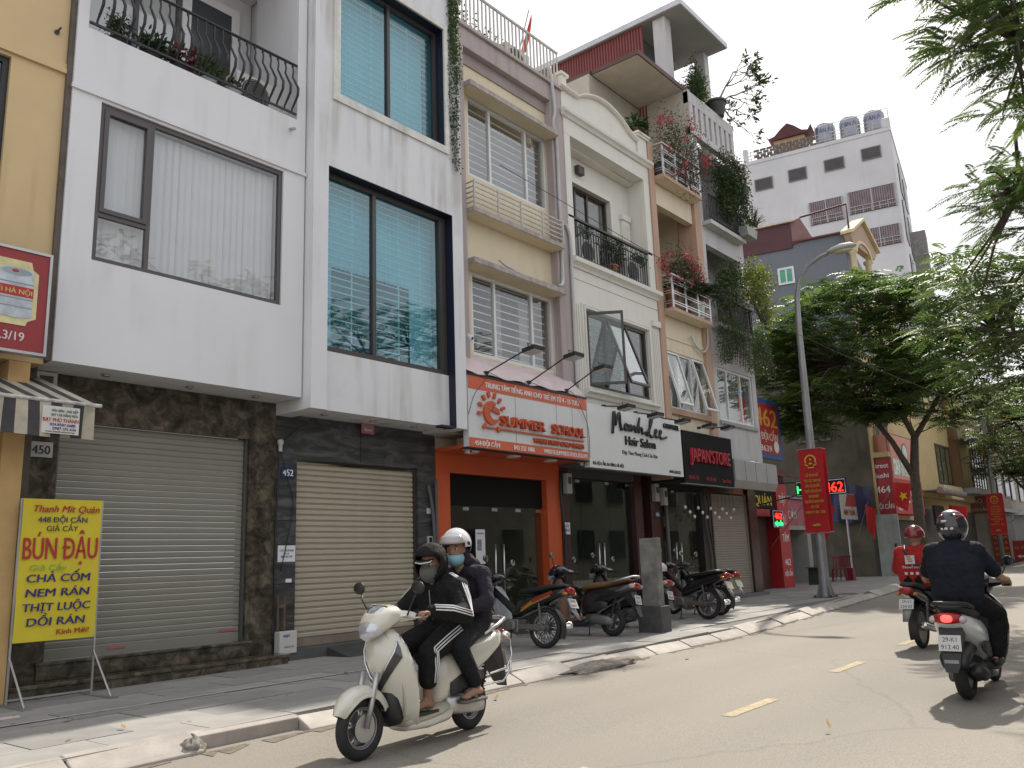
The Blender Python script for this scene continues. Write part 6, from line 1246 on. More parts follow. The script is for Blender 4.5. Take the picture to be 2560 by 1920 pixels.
LG = [leafmat('leaf_dark', (.030, .058, .018), .25), leafmat('leaf_mid', (.045, .085, .022), .3), leafmat('leaf_light', (.085, .135, .03), .4), leafmat('leaf_gold', (.20, .22, .035), .45), leafmat('leaf_pink', (.48, .09, .12), .35, var=.2), leafmat('leaf_red', (.17, .02, .025), .3), leafmat('leaf_dry', (.14, .10, .055), .2)]
flam = [leafmat('frond_dark', (.052, .098, .028), .5), leafmat('frond_mid', (.075, .13, .032), .55), leafmat('frond_light', (.12, .18, .04), .6)]
bark = M('bark', (.085, .066, .05), .9, var=.35, scale=9, bump=.6, bscale=25)
def ball_pts(n, c, r, shell=.35):
    v = unit(rng.normal(size=(n, 3))); q = (shell+(1-shell)*rng.random(n))**(1/2.)
    return np.asarray(c) + v*q[:, None]*np.asarray(r), v
def clumps(n, c, r, leaf, W, mats, k=14, tight=.3):
    """leaves gathered in k clumps inside an ellipsoid"""
    cc, _ = ball_pts(k, c, np.asarray(r)*.8, .2); w = rng.integers(0, k, n)
    p = cc[w] + rng.normal(0, tight, (n, 3))*np.asarray(r); d = rng.normal(size=(n, 3)) + unit(p-np.asarray(c))*.8 + np.array([0, 0, -.15])
    V, F = leaf_quads(p, d, rng.uniform(.7, 1.2, n)*leaf, W); mi = np.clip((rng.random(n)*len(mats)).astype(int), 0, len(mats)-1); return (V, F), mi
POTC = M('terracotta', (.26, .11, .06), .8, var=.2); POTW = M('white_pot', (.55, .55, .54), .5, var=.1); POTK = M('dark_pot', (.05, .05, .05), .6, var=.2)
def pot(par, x, y, z, r, h, mat):
    b = MB(); b.lathe([(r*.7, z), (r, z+h*.85), (r*1.12, z+h*.86), (r*1.12, z+h), (r*.95, z+h), (r*.9, z+h*.9)], (x, y, 0), 16); return add('pot', b, mat, par, smooth=True, auto=40)
def potted(name, x, y, z, pr, ph, pm, R3, n, leaf, W, mats, label, cat='potted plant', group=None, k=10, up=None):
    r = root(name, (x, y, z), label, cat, group); pot(r, x, y, z, pr, ph, pm)
    b = MB()
    for j in range(4): b.tube([(x+random.uniform(-.03, .03), y, z+ph*.9), (x+random.uniform(-.5, .5)*R3[0], y+random.uniform(-.5, .5)*R3[1], z+ph+R3[2]*random.uniform(.5, 1.2))], .008, 5)
    add('stem', b, bark, r)
    vf, mi = clumps(n, (x, y, z+ph+R3[2]*.85), R3, leaf, W, mats, k); foliage('foliage', vf, mats, r, mi); return r
# 450 balcony row
potted('potted_shrub', 4.58, 10.05, 8.03, .13, .12, POTK, (.17, .14, .23), 900, .045, .018, LG[:2], 'dense round green shrub at the left end of the iron balcony', group='plants on the iron balcony')
potted('potted_plant', 5.02, 10.05, 8.03, .11, .12, POTK, (.22, .15, .16), 260, .10, .045, LG[:2], 'dark leafy plant second from left on the iron balcony', group='plants on the iron balcony')
potted('potted_plant', 5.42, 10.05, 8.03, .11, .12, POTK, (.20, .13, .16), 170, .12, .055, [LG[5], LG[5], LG[0]], 'dark red leaved plant on the iron balcony', group='plants on the iron balcony')
potted('potted_plant', 5.84, 10.05, 8.03, .11, .12, POTW, (.20, .13, .18), 190, .13, .035, LG[1:3], 'bright green narrow leaved plant on the iron balcony', group='plants on the iron balcony')
potted('potted_plant', 6.24, 10.05, 8.03, .12, .14, POTW, (.15, .12, .08), 60, .11, .05, LG[0:2], 'white pot with sparse leaves beside the balcony air conditioner', group='plants on the iron balcony')
# vine on 452
VN = root('hanging_vine', (10.45, 9.65, 11.8), 'thin green vine hanging down the white house corner', 'vine')
b = MB(); parts = []
for j in range(9):
    x0 = 10.36+j*.028; L = random.uniform(1.6, 3.7) if j not in (4, 5) else 3.75; P_ = [(x0+.03*math.sin(k*.9+j)+.004*k, 9.65-.012*(j % 3), 12.0-L*k/8) for k in range(9)]; b.tube(P_, .004, 4)
    n = int(L*85); t = rng.random(n)**1.15*8; i0 = np.clip(t.astype(int), 0, 7); fr = (t-i0)[:, None]; A = np.array(P_); p = A[i0]*(1-fr)+A[i0+1]*fr + rng.normal(0, .03, (n, 3))*np.array([1, .5, 1]); parts.append(leaf_quads(p, rng.normal(size=(n, 3))+[0, -.3, -.5], .05, .026))
add('stem', b, bark, VN); vf = cat_vf(parts); foliage('foliage', vf, LG[1:3], VN, rng.integers(0, 2, len(vf[1])))
# 454 roof plants
potted('roof_shrub', 11.6, 10.7, 11.73, .2, .3, POTC, (.5, .3, .35), 500, .09, .04, [LG[0], LG[1], LG[6]], 'dark shrub behind the cream house roof railing, left one')
potted('roof_shrub', 12.7, 10.7, 11.73, .2, .25, POTC, (.35, .3, .3), 350, .08, .04, LG[:3], 'green shrub behind the cream house roof railing near the flag')
# 456 balcony plants
potted('potted_plant', 15.35, 10.25, 8.25, .12, .18, POTW, (.14, .12, .2), 150, .13, .02, LG[:2], 'spiky plant in a hanging white pot on the ivory balcony', group='plants on the ivory balcony')
potted('potted_plant', 16.25, 10.2, 7.81, .2, .24, POTC, (.32, .16, .3), 170, .32, .035, LG[:2], 'large spiky agave in a terracotta bowl on the ivory balcony', group='plants on the ivory balcony')
potted('potted_plant', 16.75, 10.25, 8.3, .11, .16, POTC, (.16, .12, .2), 160, .15, .025, LG[:3], 'green plant beside the right air conditioner on the ivory balcony', group='plants on the ivory balcony')
potted('potted_plant', 17.6, 10.25, 8.25, .1, .14, POTK, (.16, .12, .2), 140, .1, .04, LG[:2], 'small dark plant at the right end of the ivory balcony', group='plants on the ivory balcony')
potted('parapet_plant', 17.75, 10.1, 11.9, .15, .16, POTC, (.28, .22, .2), 130, .22, .09, [LG[0], LG[1]], 'broad leaved potted plant on the ivory parapet post')
# 458: bougainvilleas, palm, pots
def flowering(name, x, y, z, R3, n, nf, label, k=16, dry=0):
    r = root(name, (x, y, z), label, 'plant'); b = MB()
    for j in range(22): 
        e, _ = ball_pts(1, (x, y, z+R3[2]*.9), R3, .5); e = e[0]; b.tube([(x+random.uniform(-.5, .5)*R3[0], y, z), ((x+e[0])/2+.1*random.uniform(-1, 1), (y+e[1])/2, (z+e[2])/2+.15), tuple(e)], [.012, .008, .004], 5)
    add('stem', b, bark, r)
    mats = [LG[0], LG[6], LG[1]] if dry else [LG[0], LG[1], LG[1]]; vf, mi = clumps(n, (x, y, z+R3[2]*.9), R3, .07, .03, mats, k); foliage('foliage', vf, mats, r, mi)
    c, v = ball_pts(max(nf//14, 4), (x, y-.05, z+R3[2]*1.0), np.asarray(R3)*1.05, .7); w = rng.integers(0, len(c), nf); p = c[w]+rng.normal(0, .055, (nf, 3)); vf = leaf_quads(p, rng.normal(size=(nf, 3)), .075, .06); foliage('pink_foliage', vf, LG[4], r)
flowering('bougainvillea', 19.05, 9.85, 7.95, (.9, .32, .55), 2300, 420, 'pink flowering bush on the lower flower balcony', dry=1)
flowering('bougainvillea', 19.5, 9.75, 10.95, (1.2, .45, 1.05), 3600, 300, 'sprawling pink flowered bush spilling over the upper flower balcony', k=26, dry=1)
PL = root('palm', (20.1, 9.9, 7.4), 'dark feathery palm at the end of the lower flower balcony', 'palm'); pot(PL, 19.95, 9.9, 7.42, .2, .45, POTW)
n = 60; a = rng.uniform(0, 2*np.pi, n); d = np.stack([np.cos(a)*.8, np.sin(a)*.6-.2, rng.uniform(.1, .9, n)], 1); foliage('foliage', frond_quads(np.tile([[19.98, 9.85, 8.1]], (n, 1)), d, rng.uniform(.6, 1.0, n), 22, .22, .016, .55), LG[0], PL)
for (x, z, rr, hh, mt, lab) in ((18.75, 7.42, .16, .6, POTC, 'tall terracotta jar behind the lower flower balcony rails'), (18.55, 10.95, .2, .35, POTK, 'dark planter at the left of the upper flower balcony'), (19.9, 10.95, .15, .3, POTC, 'terracotta pot on the upper flower balcony')):
    r = root('flower_pot', (x, 10.0, z), lab, 'pot'); pot(r, x, 10.0, z, rr, hh, mt); vf, mi = clumps(90, (x, 10, z+hh+.1), (.18, .15, .15), .1, .04, LG[:2], 5); foliage('foliage', vf, LG[:2], r, mi)
# 460: vines, golden bush, dark upper plants
def trailing(name, x0, x1, y, ztop, zlo, n, label, mats, leaf=.05):
    r = root(name, ((x0+x1)/2, y, ztop), label, 'vine'); xs_ = rng.uniform(x0, x1, n); ph = rng.random(n); prof = .45+.55*np.abs(np.sin((xs_-x0)*2.1+1.0))
    z = ztop - (ztop-zlo)*prof*ph**.8; p = np.stack([xs_+rng.normal(0, .06, n), y-rng.random(n)*.28+.05, z], 1); vf = leaf_quads(p, rng.normal(size=(n, 3))+[0, -.5, -.9], leaf, leaf*.55); foliage('foliage', vf, mats, r, rng.integers(0, len(mats), n))
    b = MB()
    for j in range(26): x = random.uniform(x0, x1); b.tube([(x, y-.1, ztop), (x+.05, y-.14, (ztop+zlo)/2), (x-.03, y-.1, zlo+random.uniform(0, .5))], .006, 4)
    add('stem', b, bark, r)
trailing('trailing_vine', 20.6, 22.1, 9.75, 7.75, 6.35, 3200, 'dense vine curtain hanging below the grey house balcony, left mass', LG[:3])
trailing('trailing_vine', 22.1, 23.75, 9.7, 7.7, 6.3, 3000, 'dense vine curtain hanging at the grey house corner, right mass', LG[:3])
trailing('trailing_vine', 21.6, 23.4, 9.75, 12.9, 10.9, 3000, 'dark hanging foliage mass over the upper grey balcony', [LG[0], LG[0], LG[6]], .08)
def bush(name, x, y, z, R3, n, leaf, W, mats, label, k=24, st=14, cat='plant'):
    r = root(name, (x, y, z), label, cat); b = MB()
    for j in range(st):
        e, _ = ball_pts(1, (x, y, z+R3[2]), R3, .4); e = e[0]; b.tube([(x+random.uniform(-.2, .2), y, z), ((x+e[0])/2, (y+e[1])/2, z+(e[2]-z)*.6), tuple(e)], [.02, .012, .005], 5)
    add('stem', b, bark, r); vf, mi = clumps(n, (x, y, z+R3[2]), R3, leaf, W, mats, k, .2); foliage('foliage', vf, mats, r, mi)
bush('golden_bush', 23.2, 9.5, 7.9, (1.15, .4, .9), 2600, .085, .05, [LG[2], LG[3], LG[3]], 'yellow-green leafy bush leaning out over the grey house balcony')
bush('balcony_bush', 21.6, 9.7, 7.7, (.8, .35, .85), 2000, .085, .045, LG[:3], 'green bush behind the lower grey house railing')
bush('balcony_bush', 22.2, 9.75, 10.6, (1.1, .4, 1.05), 3400, .09, .045, [LG[0], LG[0], LG[1]], 'tall dark bush filling the upper grey house balcony')
bush('dry_bush', 23.5, 9.6, 11.0, (.5, .4, .3), 160, .12, .012, [LG[6]], 'bare dry twigs sticking out at the upper grey balcony corner', st=40)
b = MB(); b.prism([(22.75, 10.50), (23.35, 10.50), (23.45, 10.78), (22.68, 10.78)], 'y', 9.5, 9.8); o = add('planter_box', b, M('planter_grey', (.33, .33, .31), .8, var=.2), None, label='grey planter box hung at the upper grey balcony corner', cat='planter'); vf, mi = clumps(160, (23.05, 9.65, 11.0), (.35, .15, .2), .16, .03, LG[1:3], 8); foliage('foliage', vf, LG[1:3], o, mi)
bush('terrace_bush', 21.5, 10.2, 14.1, (.75, .4, .7), 1500, .13, .03, LG[:2], 'spiky shrub on the grey house roof terrace')
bush('terrace_vine', 22.4, 10.5, 14.2, (.35, .3, 1.1), 1100, .1, .045, LG[:3], 'leafy vine climbing the roof terrace post')
# frangipani on the roof edge: bare forked branches
FG = root('frangipani', (22.7, 9.95, 14.35), 'bare forked frangipani tree leaning off the grey house roof', 'tree'); pot(FG, 22.6, 10.05, 14.35, .28, .5, POTK); b = MB(); tips = []
def fork(p, d, L, r, lev):
    e = p + d*L; b.tube([p, p+d*L*.5+Vector((0, 0, -.03)), e], [r, r*.85, r*.75], 6)
    if lev == 0: tips.append((e, d)); return
    for j in range(2 if lev < 4 else 3):
        nd = (d + Vector((random.uniform(-.5, .75), random.uniform(-.6, .3), random.uniform(-.5, .6)))).normalized(); fork(e, nd, L*random.uniform(.62, .85), r*.68, lev-1)
for vv in ((.75, -.25, .55), (.9, .1, .2), (.4, -.3, .85)): fork(Vector((22.6, 10.05, 14.8)), Vector(vv).normalized(), .72, .035, 4)
add('trunk', b, M('grey_bark', (.2, .18, .15), .85, var=.2), FG, smooth=True); P_ = np.array([t[0] for t in tips]); D_ = np.array([t[1] for t in tips]); P3 = np.repeat(P_, 8, 0)+rng.normal(0, .05, (len(P_)*8, 3)); D3 = np.repeat(D_, 8, 0)+rng.normal(0, .6, (len(P3), 3)); foliage('crown', leaf_quads(P3, D3, .17, .06), LG[:2], FG, rng.integers(0, 2, len(P3)))
# ================================================================ flamboyant trees
def flamboyant(name, base, trunk, limbs, clusters, label, nf, L, pairs, plen, pw, mats, group=None):
    """limbs: list of point lists with end radii; clusters: (x,y,z,radius)"""
    r = root(name, base, label, 'tree', group); b = MB(); b.tube(trunk[0], trunk[1], 12)
    for pts, rs in limbs: b.tube(pts, rs, 8)
    ends = [Vector(p) for pts, rs in limbs for p in pts[-2:]] + [Vector(trunk[0][-1])]
    for c in clusters:
        c_ = Vector(c[:3]); e = min(ends, key=lambda q: (q-c_).length); mid = (e+c_)/2 + Vector((random.uniform(-.2, .2), random.uniform(-.2, .2), random.uniform(-.05, .25))); b.tube([e, mid, c_], [.03, .02, .007], 5)
    add('trunk', b, bark, r, smooth=True)
    C = np.array(clusters); n = nf*len(C); w = np.repeat(np.arange(len(C)), nf); rad = C[w, 3]
    a = rng.uniform(0, 2*np.pi, n); d = np.stack([np.cos(a), np.sin(a), rng.uniform(-.1, .55, n)], 1)
    p = C[w, :3] + d*rad[:, None]*(rng.random(n)[:, None]*.55) + rng.normal(0, .10, (n, 3))*rad[:, None]
    V, F = frond_quads(p, d, rng.uniform(.75, 1.2, n)*L, pairs, plen, pw); q = len(F)
    per = np.tile(np.repeat(np.clip((rng.random(n)*3).astype(int), 0, 2), pairs), 2)
    foliage('crown', (V, F), mats, r, per); return r
def layer_clusters(n, c, rx, ry, rz, rad):
    out = []
    for i in range(n):
        a = random.uniform(0, 2*math.pi); q = random.random()**.5; h = random.uniform(-1, 1)
        q2 = math.sqrt(max(0, 1-(abs(h))**2.2)); out.append((c[0]+rx*q*q2*math.cos(a), c[1]+ry*q*q2*math.sin(a), c[2]+rz*h, rad*random.uniform(.7, 1.3)))
    return out
cl = layer_clusters(215, (31.4, 9.0, 8.5), 4.0, 3.4, 2.5, .75) + layer_clusters(70, (28.9, 11.0, 7.4), 2.5, 1.8, 2.0, .7) + layer_clusters(50, (34.0, 7.2, 7.6), 2.4, 2.0, 1.8, .7)
flamboyant('flamboyant_tree', (33.2, 8.6, .33), ([(33.2, 8.6, .2), (33.2, 8.55, 2), (33.15, 8.5, 4.0), (33.05, 8.3, 5.4)], [.22, .19, .17, .13]),
    [([(33.15, 8.52, 3.9), (32.7, 9.0, 5.2), (32.0, 9.7, 6.6), (31.0, 10.3, 7.8)], [.12, .1, .08, .05]), ([(33.05, 8.3, 5.3), (32.5, 8.6, 6.4), (32.0, 8.7, 7.8), (31.7, 8.7, 9.4)], [.11, .09, .07, .04]), ([(33.05, 8.3, 5.3), (33.5, 7.8, 6.2), (33.9, 7.2, 7.3), (34.2, 6.8, 8.4)], [.11, .09, .06, .04]), ([(32.4, 9.3, 5.8), (31.4, 9.2, 6.4), (30.2, 9.0, 7.0), (29.2, 9.3, 7.6)], [.06, .05, .04, .03]), ([(32.0, 8.7, 7.8), (31.0, 8.0, 8.6), (30.4, 7.4, 9.2)], [.05, .04, .03])],
    cl, 'flamboyant tree with forked trunk standing on the pavement beyond the lamp', 16, .66, 8, .19, .07, flam, 'flamboyant trees along the street')
near_m = [leafmat('near_frond_dark', (.052, .092, .026), .5), leafmat('near_frond_mid', (.078, .128, .032), .55), leafmat('near_frond_light', (.115, .17, .042), .6)]
near = [(9.12,1.63,7.22),(8.79,.98,6.79),(9.34,1.17,7.15),(8.58,1.51,6.78),(9.33,1.25,6.95),(9.59,.64,6.96),(7.98,.79,6.15),(8.87,.58,6.53),(9.17,.71,6.6),(9.53,.83,7.17),(9.08,1.26,7.1),(9.52,.66,6.98),(9.33,1.36,6.46),(9.14,1.42,6.36),(9.0,.94,6.09),(8.35,.81,5.7),(9.21,.78,6.28),(8.33,1.35,5.99),(9.4,.77,6.42),(8.3,1.11,5.9),(9.31,1.48,6.5),(9.79,.98,5.75),(11.56,.91,6.83),(11.48,1.09,6.64),(9.54,.82,5.65),(9.63,1.03,6.08),(9.46,1.15,5.7),(11.04,1.26,6.58),(11.32,.98,5.56),(10.62,1.23,5.41),(12.18,1.27,6.08),(12.0,1.28,5.91),(11.83,1.33,6.04),(11.68,1.7,6.0),(10.65,1.05,5.46),(12.48,1.58,5.88),(12.84,1.8,5.93),(11.31,1.57,5.41),(11.9,1.54,5.77),(12.84,1.23,5.63),(12.89,1.24,5.44),(11.4,1.22,5.03),(11.14,1.46,5.33),(12.19,1.5,5.69),(11.69,1.41,5.65),(12.32,2.04,4.66),(13.1,2.48,5.06),(12.93,1.72,4.94),(13.03,1.36,4.92),(12.63,2.22,4.98),(12.61,1.9,4.57),(14.96,2.43,5.37),(14.43,1.4,5.34),(14.46,1.57,5.44),(16.01,3.25,4.46),(12.98,1.98,4.62),(13.64,2.4,3.85),(13.97,1.99,4.36),(14.42,1.98,4.56),(16.15,2.14,4.66),(14.45,2.26,4.81),(17.03,2.08,4.7),(15.07,3.31,4.9),(15.59,2.21,4.49),(15.38,1.89,4.24),(14.12,2.22,4.11),(16.06,2.32,4.51),(14.74,2.35,5.05)]
near += [(13.47,2.02,6.48),(14.92,1.54,6.96),(13.59,2.07,6.63),(14.42,1.47,6.76),(13.32,1.85,5.85),(10.64,.82,7.24),(9.23,1.36,6.67),(9.73,.91,6.88)]
nc = [(*p, .34) for p in near] + [(x, y, z, .5) for x, y, z in zip(rng.uniform(9, 17, 60), rng.uniform(-2.6, -.5, 60), rng.uniform(7.0, 10.0, 60))]
flamboyant('flamboyant_tree', (13.2, -.7, .2), ([(13.2, -.7, .1), (13.2, -.7, 2), (13.1, -.6, 3.6)], [.2, .17, .15]),
    [([(13.1, -.6, 3.6), (12.0, -.1, 5.0), (10.6, .5, 6.0), (9.4, .9, 6.4)], [.12, .09, .06, .03]), ([(13.1, -.6, 3.6), (12.8, .2, 4.6), (12.4, .9, 5.4), (12.0, 1.4, 5.8)], [.1, .08, .05, .03]), ([(13.1, -.6, 3.6), (13.8, .5, 4.2), (14.6, 1.4, 4.6), (15.4, 2.2, 4.7)], [.1, .07, .05, .03]), ([(13.1, -.6, 3.6), (13.0, -.8, 6), (12.6, -1, 8.2)], [.1, .08, .04]), ([(13.1, -.6, 3.6), (15, -1, 5.6), (16, -1, 7.5)], [.08, .06, .03])],
    nc, 'near flamboyant tree whose feathery branches hang over the road', 11, .46, 26, .072, .016, near_m, 'flamboyant trees along the street')
flamboyant('flamboyant_tree', (20.5, -1.0, .2), ([(20.5, -1, .1), (20.4, -1, 3), (20.2, -1, 5)], [.18, .15, .12]), [([(20.2, -1, 5), (19, -.6, 6.5), (17.8, -.5, 7.8)], [.08, .06, .03]), ([(20.2, -1, 5), (21.4, -1.4, 6.6), (22.3, -1.2, 8)], [.08, .06, .03]), ([(20.2, -1, 5), (20.2, -1.2, 7), (20, -1, 8.8)], [.08, .05, .03]), ([(20.4, -1, 3), (19.6, .6, 4.2), (18.6, 1.9, 4.9), (17.6, 2.8, 5.3)], [.08, .06, .05, .03])],
    layer_clusters(110, (21, -1.2, 8.4), 5.2, 2.0, 1.9, .6) + [(*p, .5) for p in [(16.53,3.08,6.15),(17.75,3.46,6.83),(17.9,3.41,6.87),(16.74,2.25,6.1),(15.12,1.96,5.69),(16.98,2.03,5.88),(19.13,2.22,6.53),(16.12,2.87,5.97),(15.22,2.48,5.63),(15.29,1.82,5.31),(14.66,2.19,5.63),(15.44,1.66,5.59),(18.53,2.37,6.71),(14.87,2.59,5.95),(20.26,3.52,6.2),(15.83,2.13,5.13),(17.62,3.5,5.17),(15.89,2.12,5.38),(17.7,2.14,5.29),(16.17,2.82,5.57),(17.44,3.72,5.33),(16.12,3.24,5.08),(19.76,4.1,6.08),(15.96,3.4,5.03),(16.51,3.3,5.81),(20.6,2.73,6.08),(16.53,3.1,5.51),(18.11,1.98,5.02),(19.51,3.18,6.14),(17.04,3.52,5.93),(19.26,3.62,5.64),(19.43,2.98,5.73),(16.75,2.17,4.83),(18.1,2.55,5.87),(20.42,2.68,4.59),(16.15,3.12,4.53),(17.61,1.92,4.74),(20.38,3.31,5.55),(18.65,2.59,5.03),(16.6,3.17,4.39),(18.26,3.49,5.17),(19.5,2.73,5.03),(17.3,2.82,4.87),(16.32,2.69,4.02),(20.6,3.91,5.16),(16.55,1.99,4.12),(16.88,2.16,4.21),(20.14,3.08,5.48),(20.33,2.77,4.68),(16.92,2.96,4.25)]], 'flamboyant tree across the road reaching in behind the near branches', 10, .6, 9, .15, .05, near_m, 'flamboyant trees along the street')
flamboyant('flamboyant_tree', (52.2, 7.6, .4), ([(52.2, 7.9, .3), (52.4, 7.8, 1.8), (53.2, 7.6, 3.4), (54.2, 7.2, 5)], [.2, .18, .16, .12]), [([(54.2, 7.2, 5), (54, 7.6, 6.4), (53, 8.2, 8)], [.1, .07, .04]), ([(53.2, 7.6, 3.4), (52, 8.6, 5), (50.8, 9, 6.6)], [.09, .06, .03]), ([(54.2, 7.2, 5), (55.6, 6.6, 6.6), (57, 6.4, 8)], [.1, .07, .04])],
    layer_clusters(150, (53.0, 7.8, 7.2), 5.4, 3.0, 2.6, .9), 'far flamboyant tree with a leaning trunk at the end of the view', 11, .8, 7, .22, .085, [flam[1], flam[2], leafmat('frond_yellowing', (.13, .125, .03), .5)], 'flamboyant trees along the street')
flamboyant('flamboyant_tree', (66, 9, .5), ([(66, 9, .4), (66, 9, 3), (65.5, 9, 5.4)], [.25, .2, .15]), [([(65.5, 9, 5.4), (63.5, 9.4, 7.5), (62, 9.6, 9)], [.1, .08, .04]), ([(65.5, 9, 5.4), (67.5, 8.2, 7.4), (69, 7.8, 9)], [.1, .08, .04])],
    layer_clusters(80, (65.5, 8.6, 9.2), 6.5, 3.8, 3.2, 1.1), 'farthest leafy tree behind the second banner', 10, 1.0, 6, .3, .12, flam, 'flamboyant trees along the street')
# fallen leaves
lf = MB(); lf.poly([(0, 0, .004), (.035, .018, .012), (.09, 0, .018), (.035, -.018, .01)]); lfs = [mesh_of('fallen_leaf', lf, M('dry_leaf_%d' % i, c_, .7, var=.2)) for i, c_ in enumerate([(.30, .19, .06), (.22, .13, .06), (.36, .26, .08)])]
for k in range(34):
    x = random.uniform(3.2, 11); y = random.uniform(6.9, 10.0) if k < 28 else random.uniform(5.6, 6.4)
    zz = gz(x, .142 if y > 6.8 else .008); o = link('fallen_leaf', random.choice(lfs), None, (x, y, zz), label='small dry leaf fallen on the pavement', cat='leaf', group='fallen leaves'); o.rotation_euler = (random.uniform(-.3, .3), random.uniform(-.3, .3), random.uniform(0, 6.3)); o.scale = [random.uniform(.7, 1.5)]*3
o = link('curled_leaf', lfs[2], None, (6.93, 2.62, gz(6.93, .03)), label='curled yellow leaf lying alone on the open road', cat='leaf'); o.scale = (1.3, 1.3, 1.3); o.rotation_euler = (.6, -.5, .7)
b = MB(); b.poly([(3.35, 9.0, .155), (3.6, 8.98, .156), (3.62, 9.12, .16), (3.36, 9.14, .157)]); add('litter_paper', b, M('litter_pink', (.6, .5, .5), .8), None, label='crumpled pinkish paper scrap by the stand sign foot', cat='litter')
# ================================================================ motorbikes (local: +X forward, +Y left, origin under the rear axle)
chrome = M('chrome', (.75, .75, .76), .12, 1., var=0); engine_grey = M('engine_grey', (.16, .16, .155), .5, .5, var=.2, scale=12); silver_case = M('silver_case', (.45, .45, .45), .38, .7, var=.1, scale=8)
seat_black = M('seat_black', (.014, .014, .014), .55, var=.1); plastic_black = M('plastic_black', (.016, .016, .017), .45, var=.1); gloss_black = M('gloss_black', (.010, .010, .012), .25, var=0, coat=.6)
lens_clear = M('lens_clear', (.55, .58, .62), .08, .5, var=.15, scale=18); lens_red = M('lens_red', (.30, .012, .012), .15, var=.1); lens_amber = M('lens_amber', (.45, .16, .03), .2, var=.1); lamp_on = M('brake_lamp_on', (1, .06, .05), .3, var=0, emis=2.2)
plate_white = M('plate_white', (.55, .55, .53), .5, var=.08); plate_yellow = M('plate_faded', (.50, .48, .38), .5, var=.1); mudflap_grey = M('mudflap_grey', (.28, .28, .28), .6, var=.1)
mirror_m = M('mirror_glass', (.6, .65, .62), .05, 1., var=0)
def ring_t(b, c, R_, r, n=36, m=10, squash=1.):
    """torus about the Y axis"""
    rings = []
    for k in range(n+1):
        a = 2*math.pi*(k % n)/n; ca_, sa_ = math.cos(a), math.sin(a)
        rings.append([(c[0]+(R_+r*squash*math.cos(2*math.pi*j/m))*ca_, c[1]+r*math.sin(2*math.pi*j/m), c[2]+(R_+r*squash*math.cos(2*math.pi*j/m))*sa_) for j in range(m)])
    b.loft(rings, cap=False); return b
def wheel(rt, x, r, w, style='alloy', disc=False):
    b = MB(); ring_t(b, (x, 0, r), r-w*.48, w*.5, 40, 12, .95); t = add('wheel', b, black_rubber, rt, smooth=True)
    ri = r-w*.92
    b = MB(); ring_t(b, (x, 0, r), ri, w*.16, 36, 8); b.lathe([(ri+.004, -w*.3), (ri+.012, -w*.3), (ri+.012, w*.3), (ri+.004, w*.3), (ri-.004, w*.2), (ri-.004, -w*.2), (ri+.004, -w*.3)], (x, 0, r), 36, 'y'); add('rim', b, chrome if style == 'spoke' else silver_case, t, smooth=True, auto=40)
    b = MB(); b.lathe([(.01, -.055), (.045, -.05), (.05, -.02), (.035, 0), (.05, .02), (.045, .05), (.01, .055)], (x, 0, r), 16, 'y'); add('hub', b, engine_grey, t, smooth=True, auto=40)
    b = MB()
    if style == 'spoke':
        for k in range(24):
            a = 2*math.pi*k/24; a2 = a+(.35 if k % 2 else -.35); s = .025 if k % 4 < 2 else -.025
            b.tube([(x+.045*math.cos(a2), s, r+.045*math.sin(a2)), (x+ri*math.cos(a), 0, r+ri*math.sin(a))], .0035, 4)
    else:
        for k in range(5):
            for dd in (-.16, .16):
                a = 2*math.pi*k/5+.3; b.tube([(x+.035*math.cos(a), 0, r+.035*math.sin(a)), (x+ri*.6*math.cos(a+dd*.4), 0, r+ri*.6*math.sin(a+dd*.4)), (x+ri*math.cos(a+dd), 0, r+ri*math.sin(a+dd))], [.014, .011, .013], 6)
    add('spokes', b, chrome if style == 'spoke' else silver_case, t, smooth=True)
    if disc: b = MB(); b.lathe([(.05, .052), (.1, .052), (.1, .056), (.05, .056)], (x, 0, r), 28, 'y'); add('brake_disc', b, alu, t)
    return t
def se(x, zc, hz, hy, e=2.6, N=22, yo=0., flat=0.):
    out = []
    for k in range(N):
        a = 2*math.pi*k/N; c_, s_ = math.cos(a), math.sin(a)
        out.append((x, yo+hy*math.copysign(abs(c_)**(2/e), c_), zc+hz*math.copysign(abs(s_)**(2/e), s_)))
    return out
def body_loft(name, rt, st, mat, e=2.6, **k):
    b = MB(); b.loft([se(*s, e=e) for s in st]); return add(name, b, mat, rt, smooth=True, auto=60, **k)
def license_plate(rt, x, z, txt, mat=None, tilt=.35, w=.19, h=.14):
    T = Matrix.Translation((x, 0, z)) @ Matrix.Rotation(tilt, 4, 'Y')
    b = MB(); b.box(-.004, 0, -w/2, w/2, -h/2, h/2); b.xf(T); p = add('license_plate', b, mat or plate_white, rt)
    if txt:
        N = T.to_3x3() @ Vector((0, 0, 1)); U = Vector((0, -1, 0))
        for s_, zz in zip(txt, (.012, -.055)): text('plate_text', s_, T @ Vector((-.0045, 0, zz)), h*.3, ink_black, p, U=U, V=N, w=w*(.62 if zz > 0 else .78), depth=.001)
    return p
def mirrors(rt, x, z, y=.27, up=.2, glassm=True, sides=(-1, 1)):
    for s in sides:
        b = MB(); b.tube([(x, s*y*.75, z), (x+.01, s*y, z+up*.7), (x, s*(y+.02), z+up)], .007, 6); b.ell((x, s*(y+.05), z+up+.05), (.018, .065, .05), 14, 8); m = add('mirror', b, plastic_black, rt, smooth=True)
        b = MB(); b.lathe([(.001, x-.0205), (.048, x-.0195), (.05, x-.017)], (0, s*(y+.05), z+up+.05), 16, 'x'); add('mirror_glass', b, mirror_m, m)
